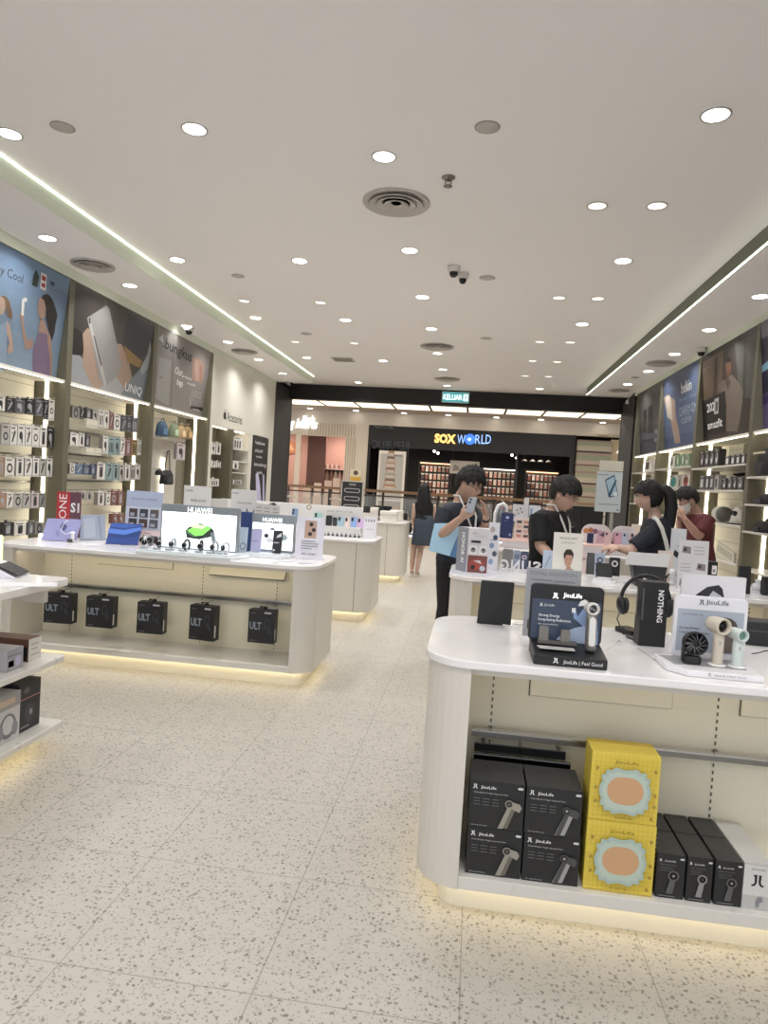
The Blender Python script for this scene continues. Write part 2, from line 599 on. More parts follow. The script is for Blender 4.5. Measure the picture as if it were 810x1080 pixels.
def dome(x, y, z, label, r=.07):
    t = Thing('dome_camera', label, 'security camera', (x, y, z))
    m = M(); m.lathe([(.001, 0), (r, 0), (r * 1.02, -.02), (r * .9, -.05), (r * .72, -.062), (.001, -.062)], CAMW, 24); m.build('housing', t)
    m = M(); m.lathe([(r * .68, -.058), (r * .62, -.085), (r * .4, -.108), (.001, -.116)], BLACKG, 24); m.build('dome', t)
p = cpt(479, 281); dome(p.x, p.y, HC, 'white dome security camera, the nearer of a pair on the ceiling')
p2 = cpt(484, 284); dome(p.x + .09, p.y + .22, HC, 'white dome security camera, the farther of a pair on the ceiling', .062)
p = cpt(199.5, 345); dome(p.x, p.y, HS, 'dome security camera on the soffit above the grey bag poster', .075)
p = cpt(740, 367); dome(p.x, p.y, HS, 'dome security camera on the soffit above the dark watch poster', .075)
def bullet(px_, label, sx):
    p = at(*px_, Y=15.4)
    t = Thing('bullet_camera', label, 'security camera', (p.x, p.y, HC if False else p.z))
    m = M(); m.cyl((0, 0, 0), (0, 0, HC - p.z), .02, CAMW); m.build('mount', t)
    m = M(); m.cyl((-.04 * sx, .02, .01), (.12 * sx, -.1, -.05), .045, CAMW); m.build('body', t)
    m = M(); m.cyl((.12 * sx, -.1, -.05), (.135 * sx, -.11, -.056), .038, BLACKG); m.build('lens', t)
bullet((303, 403), 'white bullet camera over the shop front beside the accessories wall', 1)
bullet((663, 424), 'white bullet camera over the shop front at the corner of the bright shelves', 1)

# exit sign on the dark lintel
p0 = at(466.5, 412, Y=YF - .06); p1 = at(494.5, 426, Y=YF - .06)
t = Thing('exit_sign', 'lit green-blue exit sign with white letters on the dark lintel', 'exit sign', ((p0.x + p1.x) / 2, YF - .05, (p0.z + p1.z) / 2))
w = (p1.x - p0.x) / 2; h = .125
m = M(); m.rbox(-w, w, 0, .05, -h, h, mt('#d5dcd8', .4), .01); m.build('case', t)
SGN = mt('#3f8f95', .5, 0, .75, name='exit_green'); SGW = mt('#f4fffa', .5, 0, 1.5, name='exit_white')
m = M(); m.rect(-w * .96, w * .96, -h * .9, h * .9, 0, SGN); m.text('KELUAR', -w * .88, -h * .5, h * 1.0, 0, SGW, w=w * 1.36, align='L')
m.rect(w * .58, w * .9, -h * .6, h * .6, 0, SGW); m.disc(w * .74, h * .32, .02, .025, 0, SGN); m.flat([(w * .66, -h * .5), (w * .72, -h * .5), (w * .76, -h * .1), (w * .84, -h * .45), (w * .87, -h * .35), (w * .8, h * .15), (w * .68, h * .1)], 0, SGN)
m.build('face', t)
SLAB = mt('#efecec', .22, name='glossy_white_solid_surface', coat=.3)
BODY = mt('#d6d1c8', .4, name='cream_white_body')
INNER = mt('#e9e4d0', .55, name='cream_inner_panel')
SHELFF = mt('#dbd8d2', .3, name='white_shelf_deck')
INLED = mt('#ffeecb', .5, 0, 1.8, name='shelf_led'); INLED2 = mt('#ffeecb', .5, 0, 5., name='shelf_led_bright')
GAP = mt('#5b564c', .8, name='shadow_gap')


def endpiece(x0, x1, y0, y1, r, left):
    """plan outline of an end: outer corners rounded, inner ones square"""
    full = rrect(x0, x1 + (r if left else 0), y0, y1, r, 8) if left else rrect(x0 - r, x1, y0, y1, r, 8)
    return [(min(x, x1) if left else max(x, x0), y) for x, y in full]


def island(label, toplabel, x0, x1, y0, y1, zt, open_front, group=None, back=.42, seams=(), backopen=True, r=.16, panels=(), railz=None, open_x=None, knob=False):
    t = Thing('display_island', label, 'display counter', ((x0 + x1) / 2, (y0 + y1) / 2, 0))
    cx, cy = (x0 + x1) / 2, (y0 + y1) / 2
    zb = .11; zu = zt - .03
    def L(poly): return [(a - cx, b - cy) for a, b in poly]
    if open_front:
        ew = .155
        for left in (True, False):
            p = endpiece(x0, x0 + ew, y0, y1, r, True) if left else endpiece(x1 - ew, x1, y0, y1, r, False)
            m = M(); m.prism(L(p), 'z', zb, zu, BODY, smooth=False); m.build('end_panel', t, bevel=.003)
        yb = y0 + back
        m = M(); m.box(x0 + ew - cx, x1 - ew - cx, yb - cy, yb + .03 - cy, zb, zu, INNER); m.build('inner_panel', t)
        m = M(); m.box(x0 + ew - cx, x1 - ew - cx, y1 - .03 - cy, y1 - cy, zb, zu, BODY); m.build('rear_panel', t)
        m = M(); m.box(x0 + ew - cx, x1 - ew - cx, y0 + .004 - cy, yb - cy, zb, zb + .045, SHELFF); m.build('shelf_deck', t, bevel=.002)
        m = M(); m.box(x0 + ew - cx, x1 - ew - cx, y0 + .03 - cy, y0 + .05 - cy, zu - .025, zu, BODY); m.build('top_rail', t)
        m = M(); m.box(x0 + ew + .02 - cx, x1 - ew - .02 - cx, y0 + .052 - cy, y0 + .064 - cy, zu - .012, zu - .001, INLED2 if x0 < -1 else INLED); m.build('shelf_light', t, label='slim warm light under the front edge')
        for sx in seams:                       # slotted uprights in the inner panel
            m = M()
            m.box(sx - .006 - cx, sx + .006 - cx, yb - .002 - cy, yb - cy, zb + .05, zu - .01, INNER)
            k = 0
            z = zb + .06
            while z < zu - .04:
                m.box(sx - .003 - cx, sx + .003 - cx, yb - .003 - cy, yb - .001 - cy, z, z + .014, GAP); z += .028
            m.build('slotted_upright', t)
        for (a, b, c, d, tilt) in panels:
            m = M(Matrix.Translation((a - cx, yb - .002 - cy, d)) @ Matrix.Rotation(-tilt, 4, 'X'))
            w = b - a; h = d - c
            m.box(-.004, w + .004, -.001, .001, -h - .004, .0, GAP)
            m.box(0, w, -.012, -.001, -h, -.002, INNER)
            m.build('access_panel', t, bevel=.0015)
        if railz:
            m = M(); m.box(x0 + ew + .02 - cx, x1 - ew - .005 - cx, yb - .05 - cy, yb - .044 - cy, railz, railz + .028, STEEL)
            m.box(x0 + ew + .02 - cx, x1 - ew - .005 - cx, yb - .075 - cy, yb - .044 - cy, railz + .028, railz + .034, CHROME)
            m.build('hanging_rail', t)
            for bx in seams:
                m = M(); m.box(bx - .008 - cx, bx + .008 - cx, yb - .044 - cy, yb - .003 - cy, railz, railz + .03, STEEL); m.build('rail_bracket', t)
    else:
        m = M(); m.prism(L(rrect(x0, x1, y0, y1, r, 8)), 'z', zb, zu, BODY); m.build('body', t, bevel=.003)
        for sx in seams:
            m = M(); m.box(sx - .0025 - cx, sx + .0025 - cx, y0 - .0012 - cy, y0 + .01 - cy, zb, zu - .005, GAP); m.build('door_gap', t)
    k = .085
    m = M(); m.prism(L(rrect(x0 + k, x1 - k, y0 + k, y1 - k, .08, 5)), 'z', 0, zb, PLINTH); m.build('plinth', t)
    # warm LED strip under the edge, all round the plinth
    m = M()
    outer = L(rrect(x0 + k - .03, x1 - k + .03, y0 + k - .03, y1 - k + .03, .1, 5)); inner = L(rrect(x0 + k - .012, x1 - k + .012, y0 + k - .012, y1 - k + .012, .09, 5))
    n = len(outer)
    vs = [(a, b, zb - .004) for a, b in outer] + [(a, b, zb - .004) for a, b in inner]
    m.add(vs, [(n + i, n + (i + 1) % n, (i + 1) % n, i) for i in range(n)], LEDY)
    m.build('glow_strip', t, label='warm yellow glow strip under the counter edge')
    c = Thing('countertop', toplabel, 'worktop', (cx, cy, zu))
    m = M(); m.prism(L(rrect(x0 - .012, x1 + .012, y0 - .012, y1 + .012, r + .01, 10)), 'z', .0008, .03, SLAB)
    m.build('slab', c, bevel=.005, seg=3)
    return t


ZR = .915      # tops of the counters with fans
ZL = .885
R1 = island('cream counter holding black and yellow fan boxes on its open shelf', 'glossy white worktop under the handheld fan stands', -.12, 2.2, 2.37, 3.2, ZR, True, seams=(.128, .97, 1.8),
            panels=((.27, .80, .715, .86, 0), (1.05, 1.6, .715, .86, 0)), railz=.545, back=.36)
L1 = island('cream counter with five black headphone boxes hanging below its top', 'white worktop carrying the lit watch and phone stands', -3.54, -1.07, 4.76, 5.62, ZL, True, seams=(-3.15, -2.05, -1.45),
            panels=((-2.93, -2.3, .73, .845, 0), (-1.98, -1.38, .71, .835, .42)), railz=.53, back=.4)
L2 = island('closed white counter with one door gap, behind the watch counter', 'white worktop under the row of pastel phones', -3.42, -1.02, 7.25, 8.1, ZL, False, seams=(-1.195,))
L3 = island('closed white counter carrying stacked white trays by the shop front', 'white worktop under the white trays and black monitor', -3.42, -.98, 10.4, 11.2, .93, False, seams=(-1.26,))
R2 = island('cream counter behind the fan counter, between two staff and the camera', 'white worktop under the white portrait card and mirrored letters', -.12, 2.2, 4.76, 5.6, .9, True, seams=(.2, .75, 1.35, 1.95),
            panels=((.3, .72, .7, .84, 0), (.9, 1.32, .7, .84, 0), (1.45, 1.85, .7, .84, 0)), back=.3)
R3 = island('far cream counter behind the two black-shirted staff', 'white worktop under the pink phone riser', -.1, 2.1, 7.25, 8.05, .9, False, seams=(.5, 1.3))

# ------------------------------------------------------------- open shelf gondola at the near edge
XG, YG = -2.1, 3.43
g = Thing('shelf_unit', 'white open shelf unit with boxes on two lower decks, cut by the picture edge', 'shelf unit', (XG - .5, YG - .9, 0))
def gp(x0, x1, y0, y1): return [(a - (XG - .5), b - (YG - .9)) for a, b in rrect(x0, x1, y0, y1, .03, 4)]
for z0, z1, nm in ((.86, .9, 'top_deck'), (.455, .485, 'middle_deck'), (.1, .13, 'bottom_deck')):
    m = M(); m.prism(gp(XG - 1.05, XG, YG - 1.9, YG), 'z', z0, z1, SLAB if nm == 'top_deck' else SHELFF); m.build(nm, g, bevel=.004)
m = M(); m.box(-.55, -.33, -.9, .84, .13, .86, BODY); m.build('spine', g)
m = M(); m.box(-.33, .44, .76, .80, .78, .86, BODY); m.build('apron', g)
m = M(); m.box(-.52, .37, -.95, .8, 0, .1, PLINTH); m.build('plinth', g)
m = M(); m.box(.38, .40, -.95, .82, .092, .0985, LEDY); m.box(-.4, .38, .81, .83, .092, .0985, LEDY); m.build('glow_strip', g, label='warm yellow glow strip under the bottom deck')
# ================================================================ wall units with posters
PANEL = mt('#f0ecdc', .6, name='cream_back_panel')
FINM = mt('#686454', .55, name='olive_fin')
VAL = mt('#e9e6dd', .4, name='valance_white')
VLED = mt('#fff6dc', .5, 0, 6., name='valance_led')


def bay(sgn, X, ya, yb, ztop, zp, label, rows=(), panel=True):
    """one wall unit between the fins at ya (near) and yb (far); sgn=-1: on the wall over the phone cases, +1: on the shelf wall.
    local frame: x runs towards the shop front on the left wall and towards the camera on the other, front faces -y"""
    rz = PI / 2 if sgn < 0 else -PI / 2
    w = yb - ya
    yo = ya if sgn < 0 else yb
    t = Thing('wall_shelving_bay', label, 'wall display unit', (X, yo, 0), rz)
    D = .37
    far = w - .1 if sgn < 0 else 0          # local x of the far fin (its near face looks at the camera)
    m = M(); m.box(0, w, D, D + .02, 0, ztop, FINM); m.build('back_board', t)
    if panel:
        a, b = (0.0, w - .12) if sgn < 0 else (.12, w)
        m = M(); m.box(a, b, D - .012, D, 0, zp - .03, PANEL)
        m.build('back_panel', t, label='cream lit back panel')
        m = M()
        for i in range(12):
            m.box(a, b, D - .0135, D - .012, .25 + i * .19, .253 + i * .19, OLIVED)
        m.build('panel_groove', t)
    m = M(); m.box(far, far + .1, 0, D, 0, ztop, FINM); m.build('fin', t, bevel=.003)
    lx = far - .012 if sgn < 0 else far + .1
    m = M(); m.box(lx, lx + .012, .2, .235, .3, zp - .03, LEDW); m.build('led_strip', t, label='white vertical light strip on the fin')
    a, b = (0, far) if sgn < 0 else (.1, w)
    m = M(); m.box(a, b, .02, D - .012, zp - .03, zp - .012, VAL); m.build('valance', t)
    m = M(); m.box(a + .01, b - .01, .03, .045, zp - .036, zp - .0305, LEDW); m.build('valance_light', t)
    m = M(); m.box(a, b, .012, .02, zp - .034, zp - .006, mt('#f4f1e8', .4)); m.build('valance_lip', t)
    for z in rows:
        m = M(); m.box(a, b, D - .03, D - .013, z, z + .02, STEEL)
        m.build('hook_rail', t)
    return t


def poster(sgn, X, ya, yb, zb, zt, label, lean=.12):
    rz = PI / 2 if sgn < 0 else -PI / 2
    yo = ya if sgn < 0 else yb
    h = math.hypot(zt - zb, lean)
    t = Thing('wall_poster', label, 'poster', (X + (-lean if sgn < 0 else lean), yo, zb), rz, tilt=math.atan2(lean, zt - zb))
    t.w = yb - ya; t.h = h
    m = M(); m.box(0, t.w, 0, .02, 0, h, mt('#6d6a64', .5)); m.build('board', t)
    return t


def C(h): return mt('#%02x%02x%02x' % tuple(int(int(h[i:i + 2], 16) * .87) for i in (1, 3, 5)), .5)


YL = [5.05, 7.2, 9.22, 11.29]
B0 = bay(-1, XL, YL[0], YL[1], 3.53, 2.43, 'wall unit of hanging phone cases under the blue poster', rows=(2.13, 1.84, 1.57, 1.28, 1.0))
B1 = bay(-1, XL, YL[1], YL[2], 3.53, 2.43, 'wall unit of hanging phone cases under the grey laptop sleeve poster', rows=(2.2, 1.9, 1.62, 1.3))
B2 = bay(-1, XL, YL[2], YL[3], 3.53, 2.43, 'wall unit of hanging bags under the grey bag poster', panel=False)

# --- poster: two people with handheld fans on blue
P = poster(-1, XL, YL[0] + .02, YL[1] - .1, 2.43, 3.52, 'large blue poster with two women holding white handheld fans')
m = M()
for i, c in enumerate(('#7690ae', '#7a93b0', '#7f97b2', '#849bb4', '#8aa0b6', '#90a5ba')):
    m.rect(0, P.w, P.h * (1 - (i + 1) / 6), P.h * (1 - i / 6), 0, C(c))
def art(poly, c): m.flat(P.pp(poly), 0, C(c))
def atext(s, x, y, h, c, w=None, align='L', **k):
    a = P.px(x, y); m.text(s, a[0], a[1], h, 0, C(c), w=w, align=align, **k)
x1 = P.px(23, 302)
m.text('Stay Cool', x1[0], x1[1], .11, 0, INK, align='R')
# small round emblems on the blue
art([(35, 290), (38, 284), (41, 292), (40, 298), (36, 300), (34, 296)], '#23302c')
art([(33, 298), (40, 296), (39, 303), (34, 301)], '#2c3a34')
art([(43, 287), (49, 290), (48, 307), (42, 304)], '#efeae8'); art([(44, 290), (48, 292), (47.6, 297), (43.6, 295)], '#a33b38'); art([(43.6, 298), (47.4, 299.5), (47, 304), (43.2, 302)], '#a33b38')
art([(53, 296), (57, 298), (57, 302), (53, 300)], '#3c4658')
atext('cool all day', 52, 305, .022, '#6a5a9a', w=.5)
# woman in lilac
art([(33.5, 378), (35, 366), (40, 350), (46, 347), (50, 356), (53, 372), (52, 400), (33.8, 395)], '#86728e')
art([(40, 350), (41.5, 338), (45, 336), (49, 347), (51, 352), (46.5, 352)], '#b39383')
art([(39, 322), (41, 314), (46, 315), (48, 326), (46.5, 335), (42, 336), (39.8, 331)], '#b39383')
art([(45, 311), (50, 310), (55, 316), (58, 325), (60, 332), (58, 342), (57, 350), (54, 360), (52, 352), (50, 345), (48, 336), (48, 325), (46, 317), (43, 314)], '#2b2322')
art([(49, 348), (53, 356), (54.5, 380), (53.5, 398), (51.5, 398), (52, 378), (49.5, 362)], '#b39383')
art([(34, 366), (30, 368), (26, 368), (23, 352), (21, 335), (23, 334), (26, 350), (28.5, 360), (34, 356)], '#b39383')
art([(20, 330), (24, 329), (24.5, 336), (20.5, 336)], '#b39383')
art([(21.5, 332), (22.2, 316), (25, 313.5), (28, 315), (27.5, 318.5), (25, 318), (24.2, 333)], '#e9e9e6')
# woman in pale blue, cut by the edge
art([(-6, 350), (0, 342), (6, 340), (7, 352), (6, 378), (4, 392), (-8, 388)], '#9aaec6')
art([(-4, 318), (0, 312), (4, 315), (5, 324), (2, 332), (-3, 330)], '#c6aa9a')
art([(0, 312), (5, 312), (9, 318), (12, 330), (12, 337), (8, 334), (5, 325), (4, 316)], '#7e6650')
art([(6, 338), (9, 342), (12.5, 360), (13, 370), (8, 374), (6, 369), (9, 362), (6, 350)], '#c6aa9a')
m.build('printed_pattern', P)

# --- poster: hands with a laptop sleeve
P = poster(-1, XL, YL[1], YL[2] - .1, 2.43, 3.52, 'dark grey poster of hands holding a silver laptop sleeve')
m = M(); m.rect(0, P.w, 0, P.h, 0, C('#5d5854'))
art([(78, 297), (110, 318), (105, 345), (78, 350)], '#4b4643'); art([(135, 330), (163, 345), (160, 372), (140, 380), (128, 362)], '#4d4e53')
art([(77, 345), (90, 352), (97, 373), (75, 375)], '#2d2a2a')
art([(76, 374), (84, 375), (90, 382), (97, 400), (101, 412), (74.5, 408)], '#a9aeb3')
art([(87, 352), (92, 346), (100, 350), (104, 375), (109, 395), (113, 415), (99, 412), (91, 396), (86.5, 384), (88, 368)], '#bba08f')
art([(120, 362), (128, 363), (136, 383), (140, 402), (130, 412), (112, 405), (124, 392)], '#bba08f')
art([(130, 364), (150, 381), (147, 388), (134, 382)], '#a88a5c')
art([(104, 410), (122, 396), (132, 412), (128, 424), (108, 418)], '#b7b8b8')
art([(126, 418), (138, 400), (148, 388), (155, 374), (158, 370), (158, 385), (154, 424), (130, 422)], '#8e979f')
art([(148, 388), (155, 374), (158, 360), (160, 375), (156, 388), (149, 396)], '#b3bbc1')
art([(91.5, 335), (112, 322), (115, 326), (128.5, 388), (124, 396), (110, 408), (104, 398)], '#a5a3a1')
art([(91.5, 335), (94, 334), (112, 405), (110, 408)], '#c7c5c3'); art([(93, 335.5), (94.6, 335), (95.2, 341), (93.6, 341.5)], '#3c3a3a'); art([(98, 354), (99.4, 354), (107, 385), (105.6, 386)], '#63605f')
a = P.px(130.5, 413.5); m.text('UNIQ', a[0], a[1], .13, 0, INKW, w=.46, align='L', rot=R(-1))
m.build('printed_pattern', P)

# --- poster: grey bag advertisement
P = poster(-1, XL, YL[2], YL[3] - .1, 2.43, 3.52, 'pale grey poster with black lettering and a pink folded bag')
m = M(); m.rect(0, P.w, 0, P.h, 0, C('#98938f')); art([(164, 342), (183, 352), (180, 432), (161, 428)], '#8e8a87')
art([(168, 376), (181, 381), (178, 428), (164, 420)], '#a8a6a3'); art([(183, 352), (184.2, 352.5), (180.5, 430), (179.8, 430)], '#7a7672'); art([(168, 397), (171, 398), (171, 399), (168, 398.4)], '#6a6764')
a = P.px(171, 367.5); m.text('.bungkus', a[0], a[1] - .03, .2, 0, INK, w=1.02, align='L', rot=R(-1.5), bold=.012)
art([(167, 357), (172, 352), (172, 362)], '#d5d2ce')
a = P.px(184, 394); m.text('Our', a[0], a[1], .11, 0, INKW, align='L')
a = P.px(191.5, 398.5); m.text('printed', a[0], a[1], .06, 0, INKW, w=.36, align='L')
a = P.px(186, 406); m.text('bags', a[0], a[1] - .02, .12, 0, INKW, align='L')
a = P.px(197, 405.5); m.text('recycled', a[0], a[1], .05, 0, INKW, w=.3, align='L')
a = P.px(200.5, 417); m.text('2025', a[0], a[1], .1, 0, C('#c4bfbb'), w=.42, align='L')
art([(203, 378), (208, 377), (214, 382), (215, 388), (212.5, 404), (203, 401), (202, 391)], '#b59486'); art([(205, 380), (208, 379), (209, 402), (206.5, 401)], '#c9aa9c'); art([(211, 384), (213, 387), (211, 403), (210.5, 403)], '#a87464')
a = P.px(198, 428); m.text('V', a[0], a[1], .16, 0, C('#c4bfbb'), align='L')
art([(201, 428), (213.5, 430), (213, 434), (200.5, 431)], '#1d1c1c'); a = P.px(203, 432); m.text('modern', a[0], a[1], .035, 0, INKW, w=.3, align='L')
m.build('printed_pattern', P)

# --- hanging packs -------------------------------------------------
PAL = {'w': '#e3e0dc', 'k': '#2b2a2c', 'g': '#8f8e8c', 'l': '#b9b7b2', 'b': '#3c4a68', 't': '#90a6aa', 'r': '#7f524c', 'n': '#a08b62', 'v': '#7d967a', 'o': '#a98671', 'd': '#55565c', 'e': '#5f7493', 'p': '#c8bcc0'}
CN = {'w': 'white', 'k': 'black', 'g': 'grey', 'l': 'pale grey', 'b': 'navy', 't': 'teal', 'r': 'dark red', 'n': 'tan', 'v': 'green', 'o': 'orange', 'd': 'slate grey', 'e': 'blue', 'p': 'pale pink'}


def pack(sgn, X, x0, y0, x1, y1, c, label, group, dep=.06, pic=None, name='phone_case_pack', hook=True, cat='packet', tabc=None):
    """one boxed accessory, its front at the plane X of the wall unit"""
    a = at(x0, (y0 + y1) / 2, X=X); b = at(x1, (y0 + y1) / 2, X=X)
    xm = (x0 + x1) / 2
    zt = at(xm, y0, X=X).z; zb = at(xm, y1, X=X).z
    w = abs(b.y - a.y) * .96; h = zt - zb
    rz = PI / 2 if sgn < 0 else -PI / 2
    t = Thing(name, label, cat, (X, (a.y + b.y) / 2, zb), rz, group=group)
    body = mt(PAL[c], .5)
    m = M(); m.box(-w / 2, w / 2, 0, dep, 0, h, body)
    if c in 'wlgp':
        m.box(-w / 2 - .0006, -w / 2, .002, dep - .002, .004, h - .004, mt('#8d8a86', .5))
    pic = pic or rnd.choice(['phone', 'ring', 'bars', 'pod', 'loop'])
    ik = mt('#2d2d31', .5) if c in 'wlgtpn' else mt('#a9abb2', .5)
    if pic == 'phone':
        m.flat(rrect(-w * .2, w * .2, h * .16, h * .78, .012), 0, ik); m.flat(rrect(-w * .14, 0, h * .6, h * .74, .008), 0, mt('#77787e', .5))
    elif pic == 'ring':
        m.disc(0, h * .46, w * .3, w * .34, 0, ik); m.disc(0, h * .46, w * .17, w * .2, 0, body)
    elif pic == 'bars':
        for i in range(3): m.rect(-w * .34 + i * w * .25, -w * .2 + i * w * .25, h * .15, h * .72, 0, ik)
    elif pic == 'pod':
        m.disc(-w * .05, h * .52, w * .24, h * .2, 0, ik); m.rect(w * .02, w * .18, h * .14, h * .5, 0, ik)
    elif pic == 'loop':
        m.flat([(-w * .3, h * .2), (-w * .1, h * .2), (w * .32, h * .7), (w * .1, h * .8)], 0, ik); m.rect(-w * .3, w * .1, h * .6, h * .66, 0, mt('#77787e', .5))
    m.rect(-w * .36, w * .2, h * .86, h * .92, 0, ik); m.rect(-w * .36, w * .36, h * .05, h * .08, 0, mt('#9c9a97', .5))
    m.build('box', t)
    if hook:
        m = M(); m.box(-w * .12, w * .12, dep * .5 - .0006, dep * .5 + .0006, h, h + .022, body); m.build('hang_tab', t)
        m = M(); m.tube([(0, -.03, h + .016), (0, .2, h + .012)], .0022, CHROME, 6); m.tube([(0, -.03, h + .016), (0, -.034, h + .028)], .0022, CHROME, 6); m.build('hook', t)
    return t


def rows(sgn, X, spec, where, group, kind='phone accessory pack', dep=.06, name='phone_case_pack', hook=True, what='hook row'):
    for ri, row in enumerate(spec):
        for i, (x0, y0, x1, y1, c) in enumerate(row):
            n = i if sgn < 0 else len(row) - 1 - i
            pack(sgn, X, x0, y0, x1, y1, c, '%s pack, %s from near end of the %s %s under the %s' % (CN[c], ORD[n], ORD[ri], what, where), group, dep=dep, name=name, hook=hook)


XP = -4.6
rows(-1, XP, [
    [(-3, 418, 5.5, 433, 'w'), (6, 420, 15.3, 435, 'k'), (15.7, 421, 26.6, 436, 'd'), (27, 421, 36.6, 437, 'k'), (37, 421.5, 45.6, 438.5, 'd'), (46, 421.5, 51, 440, 'k'), (51.4, 421.5, 57.6, 443.5, 'w')],
    [(1.5, 448, 10.4, 470, 'l'), (10.8, 449, 18, 470.5, 'w'), (18.6, 449, 26.4, 470.5, 'w'), (27, 449.5, 33.3, 471, 'w'), (33.8, 450, 41.6, 471.5, 'w'), (42, 450.5, 49.6, 472.3, 'w'), (50, 451, 56.8, 472.6, 'k')],
    [(-2, 482, 4.4, 503, 'o'), (5, 483, 15.4, 502.6, 'w'), (17, 483, 25, 502.6, 'w'), (26.2, 483, 34, 502.8, 'w'), (34.6, 483, 41.4, 502.8, 'w'), (41.8, 483.2, 48.2, 503, 'l'), (49, 483.4, 55.4, 503, 'w')],
    [(-1, 520, 6.6, 536, 'o'), (7, 520, 13.8, 536, 'w'), (14.2, 520, 23.8, 536, 'l'), (24.3, 520, 32.3, 536, 'l'), (32.8, 520, 41.2, 536, 'p'), (41.6, 520, 48, 536, 'g')],
    [(2.5, 551, 14.6, 565, 'k'), (15, 551, 27.6, 565, 'w'), (29, 551, 36.6, 564, 'd'), (37.2, 551, 46, 563, 'g')],
], 'blue poster', 'packs hanging under the blue poster')
rows(-1, XP, [
    [(76, 429.5, 84.3, 441, 'g'), (84.6, 430, 89.4, 441.5, 'k'), (89.8, 431, 97.4, 442, 'k'), (98, 432, 103.6, 444, 'l'), (104, 433, 109.8, 451, 'w'), (110.2, 434, 115, 452, 'w'), (115.4, 434.5, 119.6, 453, 'r'), (120.2, 438, 127, 454, 'w'), (127.8, 439, 133.8, 455, 'd'), (134.2, 439.5, 138.4, 455.5, 'd'), (139, 440, 145.4, 456, 'd')],
    [(73.8, 457, 83, 470.5, 'w'), (83.4, 457.5, 89.3, 471, 'w'), (89.7, 459, 95.2, 471, 'k'), (108.6, 460, 114, 479, 'w'), (114.4, 461.5, 120.6, 480, 't'), (121, 461.5, 126.4, 480, 't'), (127, 462, 131.8, 480.5, 'w'), (132.3, 463, 138.6, 481, 'r'), (139, 463.5, 144.5, 481, 'n'), (145, 464, 149, 480, 'w')],
    [(73.6, 489, 79, 499.6, 'w'), (79.4, 490, 87.6, 500.5, 'e'), (88, 490, 94.6, 500.8, 'b'), (95, 490.4, 101.6, 501, 'b'), (102.2, 488.5, 111, 506, 'w'), (112, 489, 118.6, 506.4, 't'), (119.2, 489.5, 125.2, 507, 't'), (125.8, 490, 131.2, 507, 'l'), (131.8, 490, 137, 507, 'w'), (137.6, 490.5, 142.6, 506.6, 'l'), (143, 490, 148, 505.5, 'w')],
    [(84.5, 519, 90.8, 527, 'l'), (91.3, 519, 97.4, 527.5, 'l'), (103.4, 519, 109.8, 533, 'w'), (111.8, 519, 116.6, 533.4, 'w'), (117, 517.5, 123.3, 533, 'r'), (123.7, 518, 130.6, 533, 'r')],
    [(119, 542, 124.8, 552, 'r'), (125.2, 542, 131, 552, 'r')],
], 'sleeve poster', 'packs hanging under the laptop sleeve poster')
# two ribbed stacks of slim white cable boxes in front of the pegs
def ribbed(x0, y0, x1, y1, label):
    a = at(x0, (y0 + y1) / 2, X=-4.56); b = at(x1, (y0 + y1) / 2, X=-4.56)
    zt = at((x0 + x1) / 2, y0, X=-4.56).z; zb = at((x0 + x1) / 2, y1, X=-4.56).z
    w = (b.y - a.y) / 7
    for i in range(7):
        t = Thing('slim_cable_box', label % ORD[i], 'packet', (-4.56, a.y + w * (i + .5), zb), PI / 2, group='slim white boxes on the case wall')
        m = M(); m.box(-w * .45, w * .45, 0, .05, 0, zt - zb, mt('#dcd6c6', .5)); m.rect(-w * .3, w * .3, (zt - zb) * .2, (zt - zb) * .3, 0, GREYC); m.build('box', t)
        m = M(); m.tube([(0, -.01, zt - zb + .004), (0, .2, zt - zb + .004)], .002, CHROME, 6); m.build('hook', t)
ribbed(91.6, 442.5, 103.4, 451, 'slim white boxed cable hanging under the top row of cases, %s of its stack')
ribbed(91, 472.5, 107.6, 480, 'slim white boxed cable hanging under the second row of cases, %s of its stack')

